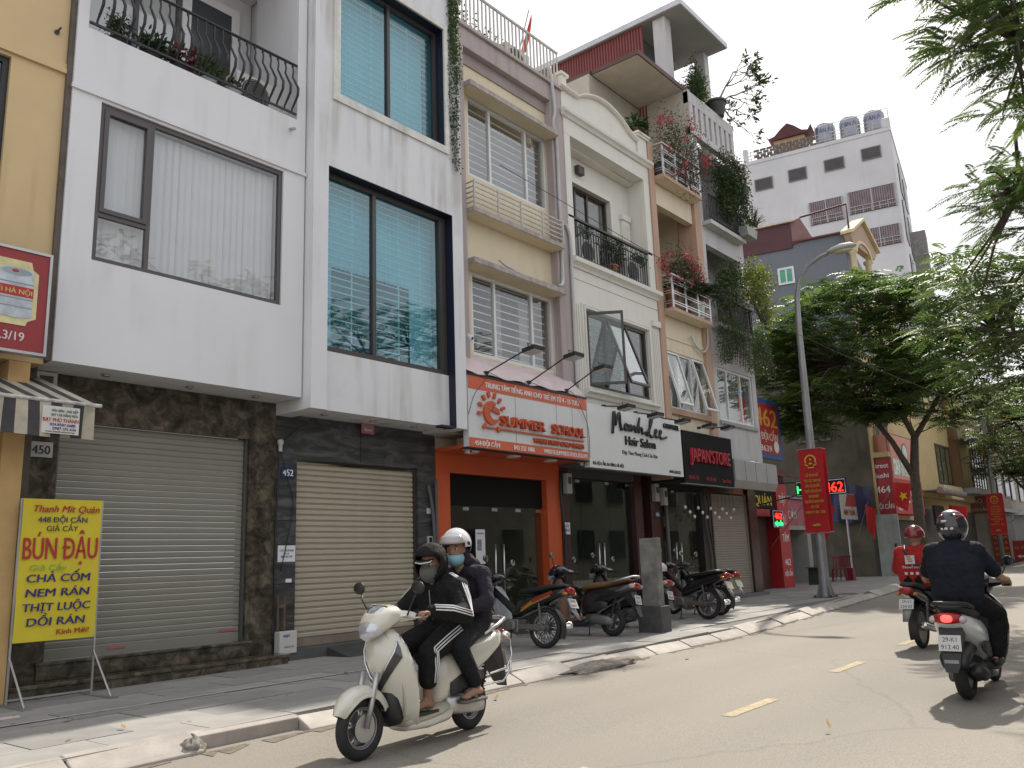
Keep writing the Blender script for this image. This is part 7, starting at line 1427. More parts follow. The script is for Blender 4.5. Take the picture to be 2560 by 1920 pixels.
def handlebar(rt, x, z, wdt=.33, back=.10):
    for s in (-1, 1):
        b = MB(); b.tube([(x, s*.08, z), (x-back*.4, s*wdt*.6, z+.005), (x-back, s*wdt, z-.01)], .011, 8); b.tube([(x-back*.65, s*wdt*.72, z), (x-back, s*wdt, z-.01)], .018, 10); add('handgrip', b, black_rubber, rt, smooth=True)
        b = MB(); b.tube([(x+.02, s*wdt*.55, z), (x+.03-back*.5, s*wdt*.85, z-.01), (x+.02-back, s*(wdt+.02), z-.005)], .006, 6); add('brake_lever', b, silver_case, rt, smooth=True)
def side_stand(rt, x, y=.12):
    b = MB(); b.tube([(x, y, .28), (x-.06, y+.1, .0)], .011, 6); b.box(x-.09, x-.03, y+.07, y+.13, 0, .008); add('side_stand', b, black_metal, rt)
def underbone(name, label, wb=1.23, r=.285, body=None, shield=None, stripe=None, style='spoke', plate=None, pmat=None, seat=seat_black, tail=lens_red, stand=True, group=None):
    rt = root(name, (0, 0, 0), label, 'motorbike', group)
    wheel(rt, 0, r, .085, style); wheel(rt, wb, r, .075, style)
    body = body or gloss_black
    tc_ = body_loft('tail_cowl', rt, [(-.44, .80, .03, .03), (-.40, .795, .055, .07), (-.25, .77, .075, .10), (0, .70, .10, .12), (.25, .62, .12, .125), (.45, .54, .11, .115), (.56, .48, .06, .09)], body)
    if stripe:
        for s in (-1, 1):
            for (z0, cc, q) in ((.66, stripe[0], 0), (.62, stripe[1], .05)):
                b = MB(); y = s*.127; b.loft([[(-.2+q, y*.9, z0+.10), (-.2+q, y*.9+s*.004, z0+.10), (-.17+q, y*.9+s*.004, z0+.14), (-.17+q, y*.9, z0+.14)], [(.12+q, y, z0-.02), (.12+q, y+s*.004, z0-.02), (.14+q, y+s*.004, z0+.03), (.14+q, y, z0+.03)], [(.36, y*.98, z0-.12), (.36, y*.98+s*.004, z0-.12), (.37, y*.98+s*.004, z0-.10), (.37, y*.98, z0-.10)]]); add('side_decal', b, cc, tc_)
    b = MB(); b.loft([se(-.36, .87, .025, .10), se(-.22, .865, .04, .125), se(.05, .825, .05, .135), se(.25, .80, .045, .12), se(.42, .79, .04, .09), se(.50, .76, .02, .05)]); add('seat', b, seat, rt, smooth=True)
    b = MB(); b.loft([se(-.46, .80, .02, .05), se(-.45, .80, .045, .085), se(-.38, .80, .05, .09)]); add('tail_light', b, tail, rt, smooth=True)
    for s in (-1, 1): b = MB(); b.ell((-.40, s*.11, .755), (.05, .03, .025), 10, 6); add('indicator', b, lens_amber, rt, smooth=True)
    b = MB(); rings = []
    for a in np.linspace(R(70), R(205), 12): rings.append([(1.0*(r+.045)*math.cos(a), y, r+(r+.045)*math.sin(a)-abs(y)*.25) for y in (-.06, -.03, 0, .03, .06)] + [((r+.035)*math.cos(a), y, r+(r+.035)*math.sin(a)-abs(y)*.25) for y in (.06, .03, 0, -.03, -.06)])
    b.loft(rings); add('rear_mudguard', b, plastic_black, rt, smooth=True, auto=40)
    b = MB(); b.loft([[(-.40, -.06, .70), (-.40, .06, .70), (-.385, .06, .70), (-.385, -.06, .70)], [(-.50, -.055, .52), (-.50, .055, .52), (-.485, .055, .52), (-.485, -.055, .52)], [(-.60, -.035, .40), (-.60, .035, .40), (-.585, .035, .41), (-.585, -.035, .41)]]); add('mudflap', b, mudflap_grey, rt, smooth=True)
    license_plate(rt, -.475, .625, plate, pmat, .45)
    b = MB(); rings = []
    for a in np.linspace(R(-15), R(165), 14): rings.append([(wb+(r+.04)*math.cos(a), y, r+(r+.04)*math.sin(a)-abs(y)*.5) for y in (-.055, -.03, 0, .03, .055)] + [(wb+(r+.03)*math.cos(a), y, r+(r+.03)*math.sin(a)-abs(y)*.5) for y in (.055, .03, 0, -.03, -.055)])
    b.loft(rings); add('front_mudguard', b, body, rt, smooth=True, auto=40)
    for s in (-1, 1):
        b = MB(); b.tube([(wb, s*.075, r), (wb-.16, s*.075, .82)], [.022, .02], 8); add('fork_leg', b, silver_case, rt, smooth=True)
        b = MB(); b.tube([(0, s*.10, r), (.06, s*.10, .62)], .013, 8)
        for k in range(9): ring_t(b, (.012+k*.005, s*.10, r+.06+k*.028), .022, .005, 10, 5) if False else b.lathe([(.026, r+.06+k*.028), (.026, r+.072+k*.028)], (.012+k*.005, s*.10, 0), 10)
        add('rear_shock', b, engine_grey, rt, smooth=True, auto=40)
    b = MB(); rings = []
    for z, xf, w_ in ((.36, wb-.36, .13), (.45, wb-.34, .19), (.58, wb-.30, .21), (.70, wb-.25, .20), (.80, wb-.21, .15), (.88, wb-.18, .09)):
        ys = np.linspace(-1, 1, 11); rings.append([(xf-.10*abs(y)**1.6, y*w_, z) for y in ys] + [(xf-.10*abs(y)**1.6-.03, y*w_*.97, z) for y in ys[::-1]])
    b.loft(rings); add('leg_shield', b, shield or body, rt, smooth=True, auto=50)
    b = MB(); b.tube([(wb-.2, 0, .84), (.55, 0, .50), (.40, 0, .52)], [.05, .06, .05], 8); b.tube([(.5, 0, .3), (.1, .07, .29), (0, .07, .285)], .022, 6); b.tube([(.5, 0, .3), (.1, -.07, .29), (0, -.07, .285)], .022, 6); add('frame', b, plastic_black, rt, smooth=True)
    b = MB(); b.box(.42, .74, -.10, .11, .20, .40).tube([(.72, 0, .34), (.95, 0, .38)], .065, 12); b.lathe([(.10, .10), (.10, .14), (.06, .15)], (.55, 0, .30), 16, 'y'); add('engine', b, engine_grey, rt, bevel=.02)
    b = MB(); b.prism([(-.03, .235), (.48, .26), (.50, .33), (.0, .33), (-.06, .29)], 'y', .065, .10); add('chain_case', b, M('chain_case', (.14, .13, .115), .6, .3, var=.2), rt, bevel=.012)
    b = MB(); b.tube([(.85, -.08, .28), (.6, -.12, .18), (.3, -.14, .22), (.1, -.15, .26), (-.35, -.16, .34)], [.018, .018, .025, .048, .048], 10); add('exhaust', b, chrome, rt, smooth=True)
    b = MB(); b.loft([se(wb-.40, 1.0, .03, .06), se(wb-.34, 1.01, .055, .13), se(wb-.26, 1.0, .075, .14), se(wb-.19, .97, .07, .10), se(wb-.15, .96, .05, .07)]); add('handlebar_cowl', b, body, rt, smooth=True)
    b = MB(); b.ell((wb-.17, 0, .955), (.05, .085, .055), 14, 8); add('headlight', b, lens_clear, rt, smooth=True)
    handlebar(rt, wb-.30, 1.0); mirrors(rt, wb-.31, 1.01)
    for s in (-1, 1): b = MB(); b.tube([(.5, s*.1, .24), (.5, s*.24, .23)], .014, 6); add('footpeg', b, black_rubber, rt, smooth=True)
    if stand: side_stand(rt, .52)
    return rt
def scooter(name, label, wb=1.28, rF=.23, rR=.22, wF=.095, wR=.105, body=None, inner=None, side=None, seat=seat_black, tail='low', plate=None, pmat=None, rail=True, stand=True, group=None, face=None, lit=False, bars=False, chromeV=False, k=1.):
    rt = root(name, (0, 0, 0), label, 'scooter', group); body = body or gloss_black; inner = inner or plastic_black; side = side or body
    wheel(rt, 0, rR, wR, 'alloy'); wheel(rt, wb, rF, wF, 'alloy', True)
    # front fender
    b = MB(); rings = []
    for a in np.linspace(R(28), R(150), 16):
        t = (math.degrees(a)-28)/122; w_ = .105*min(1, (t+.04)/.3)**.45; ro = rF+.05+.03*math.sin(math.pi*t)
        fy = lambda y: -.075*abs(y)**4-.012*y*y
        rings.append([(wb+(ro+fy(y))*math.cos(a)*1.05, y*w_*(1-.12*(abs(y) > .9)), rF+(ro+fy(y))*math.sin(a)) for y in (-1, -.92, -.75, -.4, 0, .4, .75, .92, 1)] + [(wb+(ro-.012+fy(y))*math.cos(a)*1.05, y*w_*.95, rF+(ro-.012+fy(y))*math.sin(a)) for y in (.9, .5, 0, -.5, -.9)])
    b.loft(rings); add('front_fender', b, body, rt, smooth=True, auto=50)
    for s in (-1, 1): b = MB(); b.tube([(wb, s*.075, rF), (wb-.11, s*.075, .62)], [.02, .024], 8); add('fork_leg', b, silver_case, rt, smooth=True)
    # front shield: outer skin
    b = MB(); rings = []
    for z, xf, w_, kx in ((.17, wb-.44, .13, .05), (.24, wb-.34, .19, .08), (.34, wb-.275, .225, .12), (.46, wb-.215, .25, .15), (.58, wb-.165, .262, .16), (.70, wb-.135, .25, .16), (.80, wb-.14, .215, .13), (.88, wb-.165, .15, .09), (.93, wb-.19, .09, .05)):
        ys = np.linspace(-1, 1, 15); rings.append([(xf-kx*abs(y)**1.8, y*w_, z) for y in ys] + [(xf-kx*abs(y)**1.8-.035, y*w_*.96, z) for y in ys[::-1]])
    b.loft(rings); sh = add('front_shield', b, body, rt, smooth=True, auto=50)
    b = MB(); rings = []
    for z, xf, w_ in ((.27, wb-.42, .15), (.45, wb-.37, .18), (.65, wb-.32, .19), (.80, wb-.30, .15), (.90, wb-.27, .08)):
        ys = np.linspace(-1, 1, 9); rings.append([(xf+.03*abs(y)**2, y*w_, z) for y in ys] + [(xf+.06+.02*abs(y), y*w_, z) for y in ys[::-1]])
    b.loft(rings); add('inner_panel', b, inner, rt, smooth=True, auto=50)
    if chromeV:
        for s in (-1, 1):
            def on(y, z):
                zs = (.46, .58, .70, .80, .88); xs_ = (wb-.215, wb-.165, wb-.135, wb-.14, wb-.165); ws = (.25, .262, .25, .215, .15); ks = (.15, .16, .16, .13, .09)
                xf = np.interp(z, zs, xs_); w_ = np.interp(z, zs, ws); kx = np.interp(z, zs, ks); return (xf-kx*abs(y/w_)**1.8+.013, y, z)
            P1 = [(.0, .50), (.06, .58), (.12, .67), (.165, .76), (.17, .84)]; P2 = [(.0, .44), (.09, .54), (.165, .64), (.215, .72), (.20, .79)]
            b = MB()
            for (a0, b0), (a1, b1), (c0, d0), (c1, d1) in zip(P1, P1[1:], P2, P2[1:]): b.poly([on(s*a0, b0), on(s*c0, d0), on(s*c1, d1), on(s*a1, b1)])
            add('front_garnish', b, M('smoked_chrome', (.10, .105, .11), .12, .9, var=.2), sh, smooth=True)
            b = MB(); b.tube([on(s*a, z) for a, z in P1], .007, 6); add('chrome_strip', b, chrome, sh, smooth=True)
            b = MB(); b.tube([(wb-.46, s*.135, .20), (wb-.455, s*.185, .34), (wb-.38, s*.215, .50), (wb-.325, s*.225, .64), (wb-.30, s*.21, .78), (wb-.28, s*.15, .88)], .008, 6); add('edge_trim', b, chrome, sh, smooth=True)
    b = MB(); b.loft([se(wb-.36, .33, .14, .12), se(wb-.28, .34, .15, .13), se(wb-.245, .36, .13, .11), se(wb-.22, .38, .08, .07)]); add('wheel_well', b, plastic_black, rt, smooth=True)
    # floor and lower body
    b = MB(); b.loft([se(wb-.40, .22, .05, .15), se(.70, .23, .045, .17), se(.50, .25, .05, .17), se(.36, .28, .05, .14)]); add('floorboard', b, inner, rt, smooth=True)
    b = MB(); b.loft([se(wb-.42, .18, .045, .13), se(.65, .175, .05, .165), se(.42, .20, .06, .165), se(.30, .26, .05, .12)]); add('lower_cowl', b, body, rt, smooth=True)
    bl = body_loft('rear_body', rt, [(.53, .45, .17, .10), (.48, .48, .21, .15), (.36, .52, .21, .175), (.15, .585, .165, .185), (-.10, .66, .125, .18), (-.28, .715, .09, .15), (-.40, .755, .055, .10), (-.44, .765, .03, .06)], side)
    b = MB(); b.loft([se(.55, .71, .03, .07), se(.48, .745, .045, .12), (se(.30, .765, .055, .15)), se(.05, .785, .055, .155), se(-.10, .815, .05, .15), se(-.26, .845, .035, .12), se(-.33, .85, .015, .08)]); add('seat', b, seat, rt, smooth=True)
    for s in (-1, 1):
        b = MB(); y = s*.178
        b.loft([se(.42, .40, .05, .008, yo=s*.168), se(.30, .43, .075, .012, yo=s*.182), se(.12, .46, .065, .012, yo=s*.186), se(.0, .47, .03, .008, yo=s*.18)]); add('side_vent', b, plastic_black, bl, smooth=True)
    if rail:
        b = MB(); b.tube([(-.05, .165, .80), (-.25, .16, .86), (-.40, .12, .90), (-.46, 0, .91), (-.40, -.12, .90), (-.25, -.16, .86), (-.05, -.165, .80)], .017, 8); add('grab_rail', b, M('pale_rail_alloy', (.6, .6, .6), .3, .8, var=.05), rt, smooth=True)
    tl = MB(); tl.loft([se(-.455, .765, .03, .06), se(-.44, .765, .045, .11), se(-.38, .765, .055, .13)]); t_ = add('tail_light', tl, lens_red, rt, smooth=True)
    if lit: q = MB(); q.loft([se(-.468, .765, .028, .045), se(-.455, .765, .034, .05)]); add('lit_lamp', q, lamp_on, t_, smooth=True)
    for s in (-1, 1): b = MB(); b.ell((-.40, s*.125, .755), (.06, .035, .035), 10, 6); add('indicator', b, M('clear_indicator', (.5, .42, .4), .15, var=.1), rt, smooth=True)
    b = MB(); b.loft([[(-.36, -.10, .68), (-.36, .10, .68), (-.20, .10, .64), (-.20, -.10, .64)], [(-.42, -.085, .52), (-.42, .085, .52), (-.34, .085, .50), (-.34, -.085, .50)], [(-.47, -.07, .36), (-.47, .07, .36), (-.44, .07, .35), (-.44, -.07, .35)], [(-.50, -.05, .30), (-.50, .05, .30), (-.485, .05, .30), (-.485, -.05, .30)]]); add('rear_mudguard', b, plastic_black, rt, smooth=True, auto=40)
    license_plate(rt, -.445, .55, plate, pmat, .22)
    b = MB(); b.loft([se(.42, .27, .07, .05, yo=.10), se(.25, .26, .085, .055, yo=.105), se(.08, .235, .075, .05, yo=.105), se(-.06, .22, .06, .035, yo=.10)]); add('transmission_case', b, silver_case if face == 'lead' else engine_grey, rt, smooth=True)
    b = MB(); b.tube([(.30, -.10, .2), (.1, -.15, .2), (-.02, -.16, .235), (-.30, -.165, .30)], [.02, .03, .06, .055], 12); add('exhaust', b, plastic_black, rt, smooth=True)
    b = MB(); b.tube([(-.02, .12, .24), (-.12, .13, .6)], .013, 6)
    for k_ in range(8): b.lathe([(.028, .3+k_*.03), (.028, .312+k_*.03)], (-.035-k_*.008, .125, 0), 10)
    add('rear_shock', b, plastic_black, rt, smooth=True, auto=40)
    # head
    b = MB(); b.tube([(wb-.20, 0, .88), (wb-.24, 0, 1.0)], .05, 10); add('steering_neck', b, plastic_black, rt, smooth=True)
    hc = MB(); hc.loft([se(wb-.40, 1.02, .025, .05), se(wb-.36, 1.03, .055, .12), se(wb-.28, 1.03, .085, .165), se(wb-.19, 1.005, .095, .15), se(wb-.11, .97, .085, .11), se(wb-.07, .95, .06, .07)])
    for s in (-1, 1): hc.loft([[(wb-.30+dx, s*.12, 1.02+dz) for dx, dz in ((.06, 0), (0, .05), (-.05, 0), (0, -.05))], [(wb-.34+dx, s*.21, 1.025+dz) for dx, dz in ((.035, 0), (0, .035), (-.03, 0), (0, -.035))], [(wb-.37+dx, s*.25, 1.02+dz) for dx, dz in ((.02, 0), (0, .022), (-.02, 0), (0, -.022))]])
    hcw = add('handlebar_cowl', hc, body, rt, smooth=True, auto=60)
    b = MB(); b.loft([se(wb-.21, .975, .07, .130), se(wb-.125, .955, .085, .112), se(wb-.068, .925, .07, .085), se(wb-.05, .91, .04, .05)]); add('headlight', b, lens_clear, rt, smooth=True)
    b = MB(); b.loft([se(wb-.225, 1.09, .02, .09), se(wb-.17, 1.07, .035, .085), se(wb-.12, 1.035, .03, .06), se(wb-.09, 1.01, .02, .03)]); add('visor', b, M('visor_chrome', (.55, .58, .62), .08, .9, var=0), rt, smooth=True)
    handlebar(rt, wb-.31, 1.02, .33, .10); mirrors(rt, wb-.31, 1.03, .28, .16)
    if bars:
        for s in (-1, 1):
            b = MB(); b.tube([(-.10, s*.17, .46), (-.32, s*.19, .48), (-.40, s*.19, .58), (-.40, s*.18, .72), (-.30, s*.17, .78)], .011, 8); b.tube([(.02, s*.19, .38), (-.25, s*.20, .38), (-.36, s*.20, .46), (-.38, s*.19, .56)], .010, 8); add('guard_bar', b, chrome, rt, smooth=True)
    if stand: side_stand(rt, .35, .13)
    return rt
def place(rt, x, y, head, off, lean=0., s=1.):
    rt.location = (x, y, gz(x, off)); rt.rotation_euler = (lean, -SLOPE*math.cos(head), head); rt.scale = (s, s, s)
cream = M('pearl_cream', (.60, .575, .50), .22, var=.02, coat=.8); brown_in = M('brown_leg_shield', (.13, .062, .035), .4, var=.1); tan_seat = M('tan_seat', (.16, .085, .03), .6, var=.1); navy_gloss = M('navy_gloss', (.012, .014, .035), .2, coat=.7, var=0)
red_decal = M('red_decal', (.24, .03, .02), .35, var=.05); yel_decal = M('yellow_decal', (.30, .19, .03), .35, var=.05); silver_paint = M('silver_paint', (.33, .34, .35), .35, .5, var=.05); maroon = M('maroon_plastic', (.07, .008, .01), .35, var=.1); white_gloss = M('white_gloss', (.66, .67, .66), .22, coat=.6, var=.02)
LEAD = scooter('scooter', 'cream scooter carrying two dark clothed riders in front of the beige shutter', body=cream, inner=M('cream_inner', (.46, .43, .36), .4, var=.05), plate=None, face='lead', bars=True, chromeV=True, stand=False)
place(LEAD, 5.72, 5.27, R(183), 0, 0, .985)
PCX = scooter('scooter', 'white and black scooter ridden away by the man in the navy shirt', wb=1.30, rF=.26, rR=.265, wF=.10, wR=.125, body=gloss_black, side=white_gloss, inner=plastic_black, plate=('29-K1', '913.40'), rail=False, lit=True, stand=False)
place(PCX, 8.95, 2.08, R(1), 0, 0, .97)
b = MB(); b.tube([(-.05, .15, .84), (-.25, .15, .88), (-.38, .11, .895), (-.42, 0, .90), (-.38, -.11, .895), (-.25, -.15, .88), (-.05, -.15, .84)], .02, 8); add('grab_rail', b, plastic_black, PCX, smooth=True).location = (0, 0, 0)
b = MB(); b.loft([se(.40, .22, .10, .13), se(.20, .26, .13, .15), se(.05, .27, .09, .14), se(-.1, .30, .06, .12)]); add('engine_block', b, plastic_black, PCX, smooth=True).location = (0, 0, 0)
b = MB(); b.loft([se(-.40, .36, .05, .10), se(-.33, .40, .08, .13), se(-.1, .46, .08, .13), se(.1, .46, .06, .11)]); add('rear_fender', b, plastic_black, PCX, smooth=True).location = (0, 0, 0)
b = MB(); b.box(-.468, -.464, -.06, .06, .375, .405); o = add('reflector', b, mudflap_grey, PCX); o.location = (0, 0, 0)
RB = underbone('motorbike', 'dark underbone motorbike ridden away by the rider in red', body=gloss_black, shield=M('blue_grey_shield', (.10, .16, .24), .4), style='alloy', plate=('29-V1', '234.03'), stand=False)
place(RB, 12.9, 3.48, R(-2), 0, 0, .98)
PG = 'motorbikes parked on the pavement'
b1 = underbone('motorbike', 'parked black motorbike with red and yellow decals and grey leg shield', body=gloss_black, shield=silver_paint, stripe=(red_decal, yel_decal), style='spoke', plate=('30-H8', '8677'), group=PG); place(b1, 10.10, 7.80, R(91), .13, R(7))
b2 = scooter('scooter', 'parked dark scooter with brown leg shield and tan seat', body=navy_gloss, inner=brown_in, side=gloss_black, seat=tan_seat, plate=('29-K2', '220.17'), rail=True, group=PG, chromeV=False); place(b2, 11.95, 7.85, R(93), .13, R(7), 1.02)
b3 = scooter('scooter', 'parked all black scooter half hidden by the concrete pillar', body=gloss_black, side=gloss_black, plate=('30-L6', '538.80'), rail=False, group=PG); place(b3, 13.45, 8.1, R(90), .13, R(7))
for s in (-1, 1):
    b = MB(); b.loft([se(-.02, .72, .02, .006, yo=s*.178), se(-.2, .745, .02, .006, yo=s*.165), se(-.36, .77, .015, .006, yo=s*.12)]); o = add('red_trim', b, red_decal, b3); o.location = (0, 0, 0)
b4 = underbone('motorbike', 'parked black motorbike with maroon front right of the concrete pillar', body=gloss_black, shield=maroon, style='alloy', plate=None, pmat=plate_yellow, group=PG); place(b4, 15.28, 7.88, R(80), .13, R(7), 1.02)
b5 = underbone('motorbike', 'parked black motorbike at the end of the row nearest the taupe shutter', body=plastic_black, shield=gloss_black, style='spoke', plate=None, pmat=plate_yellow, group=PG); place(b5, 16.25, 8.12, R(77), .13, R(7), 1.0)
FB = scooter('scooter', 'white scooter parked at the far right edge of the street', body=white_gloss, plate=None, group=None); place(FB, 46.6, 6.3, R(190), 0, R(5))
def jet_helmet(c, mat, label, cat='helmet'):
    r = root('helmet', c, label, cat); b = MB(); rings = []
    for k in range(9):
        t = k/8*.62*math.pi; rings.append([(c[0]+.135*math.sin(t)*math.cos(a), c[1]+.12*math.sin(t)*math.sin(a), c[2]+.125*math.cos(t)) for a in np.linspace(0, 2*math.pi, 20)[:-1]])
    rings[0] = [(c[0]+.002*math.cos(a), c[1]+.002*math.sin(a), c[2]+.125) for a in np.linspace(0, 2*math.pi, 20)[:-1]]
    b.loft(rings, cap=False); add('shell', b, mat, r, smooth=True); b = MB(); b.ell((c[0]+.0, c[1], c[2]-.02), (.115, .10, .08), 12, 8); add('lining', b, plastic_black, r, smooth=True); return r
jet_helmet((15.15, 8.75, 1.18), M('helmet_white_pink', (.62, .55, .55), .3, var=.2, scale=12), 'white helmet hanging on the parked maroon fronted motorbike')
# ================================================================ people (built in the local frame of the bike they ride)
skin = M('skin', (.33, .19, .13), .55, var=.06, scale=10, spec=.35); skin_d = M('skin_tan', (.27, .15, .10), .55, var=.06, scale=10, spec=.35)
hair_m = M('black_hair', (.012, .010, .010), .5, var=.1); eye_w = M('eye_white', (.6, .58, .55), .3, var=0); eye_d = M('eye_dark', (.02, .012, .01), .2, var=0)
def cloth(name, c, sc=9.):
    return M(name, c, .85, var=.12, scale=sc, bump=1.0, bscale=12, spec=.2, bdist=.035)
def cap(b, p0, p1, r0, r1, n=12):
    p0, p1 = Vector(p0), Vector(p1); d = (p1-p0).normalized()
    b.tube([p0-d*r0*.85, p0-d*r0*.5, p0, p0.lerp(p1, .5), p1, p1+d*r1*.5, p1+d*r1*.85], [r0*.45, r0*.85, r0, (r0+r1)/2, r1, r1*.85, r1*.45], n)
def chain(b, pts, rs):
    for (p, q), (r0, r1) in zip(zip(pts, pts[1:]), zip(rs, rs[1:])): cap(b, p, q, r0, r1)
def hand_grip(b, g, s, back=-1):
    """fist closed round a handgrip that runs along Y at g; s = +1 left, -1 right"""
    x, y, z = g
    b.ell((x-.028, y, z+.018), (.034, .045, .024), 12, 8)
    for k in range(4):
        yy = y-.033+k*.022; L = (1, 1.08, 1.05, .85)[k] if s < 0 else (.85, 1.05, 1.08, 1)[k]
        b.tube([(x-.03, yy, z+.030), (x+.012, yy, z+.033), (x+.034*L, yy, z+.012), (x+.028*L, yy, z-.018), (x+.004, yy, z-.028)], [.0105, .0105, .0098, .009, .008], 7)
    yi = y-s*.047
    b.tube([(x-.035, yi*.6+y*.4, z+.005), (x-.012, yi, z-.012), (x+.018, yi, z-.022)], [.013, .011, .009], 7)
def open_hand(b, p, d, s):
    p = Vector(p); d = Vector(d).normalized(); side_ = Vector((0, 0, 1)); b.ell(tuple(p+d*.045), (.045, .022, .038), 12, 8)
    for k in range(4):
        q = p + d*.08 + side_*(-.027+k*.018); b.tube([q, q+d*.035, q+d*.06+Vector((0, -s*.015, 0))], [.0095, .009, .0075], 7)
    b.tube([p+d*.02+side_*.035, p+d*.05+side_*.055, p+d*.075+side_*.05], [.012, .010, .008], 7)
def foot(b, an, fwd=(1, 0, 0), L=.22):
    an = Vector(an); f = Vector(fwd).normalized(); h = an - f*.05 + Vector((0, 0, -.055)); t = an + f*(L-.05) + Vector((0, 0, -.075))
    chain(b, [h, an + f*.05 + Vector((0, 0, -.045)), t], [.034, .036, .026]); sd = Vector((-f.y, f.x, 0))
    for k in range(5): q = t + sd*(-.032+k*.016); b.tube([q-f*.02, q+f*(.03-.004*abs(k-1.2))], [.011, .009], 6)
def head(b, c, fwd, tilt=0.):
    """skull, jaw, nose, ears; looks along fwd"""
    c = Vector(c); f = Vector((fwd[0], fwd[1], 0)).normalized(); s = Vector((-f.y, f.x, 0)); k = len(b.v)
    b.ell((0, 0, .02), (.098, .076, .105), 18, 12); b.ell((.025, 0, -.045), (.070, .060, .068), 14, 10); b.ell((.045, 0, -.085), (.034, .034, .024), 10, 8)
    b.tube([(.088, 0, .02), (.104, 0, -.010), (.108, 0, -.026), (.09, 0, -.034)], [.010, .012, .014, .010], 8)
    for q in (-1, 1): b.ell((-.005, q*.078, -.005), (.022, .012, .032), 8, 6); b.ell((.078, q*.034, .026), (.018, .026, .009), 8, 6)
    b.tube([(.082, -.024, -.062), (.090, 0, -.060), (.082, .024, -.062)], [.007, .010, .007], 6)
    T = Matrix(((f.x, s.x, 0, c.x), (f.y, s.y, 0, c.y), (0, 0, 1, c.z), (0, 0, 0, 1))) @ Matrix.Rotation(tilt, 4, 'Y'); b.xf(T, k); return T
def face_bits(T, par):
    for q in (-1, 1):
        b = MB(); b.ell((.082, q*.034, .012), (.012, .016, .009), 10, 6); b.xf(T); e = add('eye', b, eye_w, par, smooth=True); e.location = (0, 0, 0)
        b = MB(); b.ell((.0925, q*.034, .012), (.004, .008, .008), 8, 6); b.xf(T); e2 = add('iris', b, eye_d, e, smooth=True); e2.location = (0, 0, 0)
        b = MB(); b.tube([(.086, q*.015, .034), (.09, q*.035, .040), (.08, q*.055, .034)], [.004, .005, .003], 6); b.xf(T); h = add('eyebrow', b, hair_m, par, smooth=True); h.location = (0, 0, 0)
def put(name, b, mat, par, vox=0, sm=0, **k):
    o = add(name, b, mat, par, smooth=True, remesh=vox, sm=sm, **k); o.location = (0, 0, 0); return o
def shell(T, r, keep, mat, par, name, th=.008, n=40, m=24):
    """part of an ellipsoid shell round the head; keep(x,y,z) in unit-sphere head coordinates"""
    b = MB(); P = lambda i, j: (math.sin(math.pi*i/m)*math.cos(2*math.pi*j/n), math.sin(math.pi*i/m)*math.sin(2*math.pi*j/n), math.cos(math.pi*i/m)); idx = {}
    def vid(i, j):
        j %= n
        if (i, j) not in idx: p = P(i, j); idx[(i, j)] = len(b.v); b.v.append((p[0]*r[0]+r[3], p[1]*r[1], p[2]*r[2]+r[4]))
        return idx[(i, j)]
    for i in range(m):
        for j in range(n):
            p = P(i+.5, j+.5)
            if keep(*p):
                q = [vid(i, j), vid(i+1, j), vid(i+1, j+1), vid(i, j+1)]
                if i == 0: q = q[0:3]
                if i == m-1: q = [q[0], q[1], q[3]]
                b._f([tuple(q)])
    b.xf(T); o = put(name, b, mat, par); md = o.modifiers.new('solid', 'SOLIDIFY'); md.thickness = th; md.offset = 1
    return o
def strips(par, pts, rs, outs, mat, name='white_stripe', off=(-.022, 0, .022), w=.006):
    """three narrow stripes down the outside of a sleeve or trouser leg"""
    P = [Vector(p) for p in pts]
    for o_ in off:
        q = []
        for i, p in enumerate(P):
            d = (P[min(i+1, len(P)-1)]-P[max(i-1, 0)]).normalized(); out = Vector(outs[i]); out = (out-d*out.dot(d)).normalized(); sd = d.cross(out); a = o_/rs[i]; q.append(p + (out*math.cos(a)+sd*math.sin(a))*(rs[i]+.001))
        b = MB(); b.tube(q, w, 6); put(name, b, mat, par)
VX, SMO = .012, 4
def torso(b, hip, chest, neck, wch, whip, sh, d=.12):
    """pelvis, belly, ribcage and shoulders as tapered masses"""
    hip, chest, neck = Vector(hip), Vector(chest), Vector(neck)
    for q in (-1, 1):
        cap(b, hip+Vector((0, q*whip*.5, 0)), chest+Vector((0, q*wch*.45, 0)), d*.95, d*1.0); cap(b, chest+Vector((0, q*wch*.45, .0)), neck+Vector((-.02, q*.05, -.06)), d*.95, .05+.28*max(d-.10, 0)*4)
        cap(b, neck+Vector((-.02, q*.05, -.06)), Vector(sh(q)), .05+.28*max(d-.10, 0)*4, .055+.28*max(d-.10, 0)*4)
    cap(b, hip, chest, d*1.05, d*1.05); cap(b, chest, neck+Vector((-.01, 0, -.05)), d, .065)
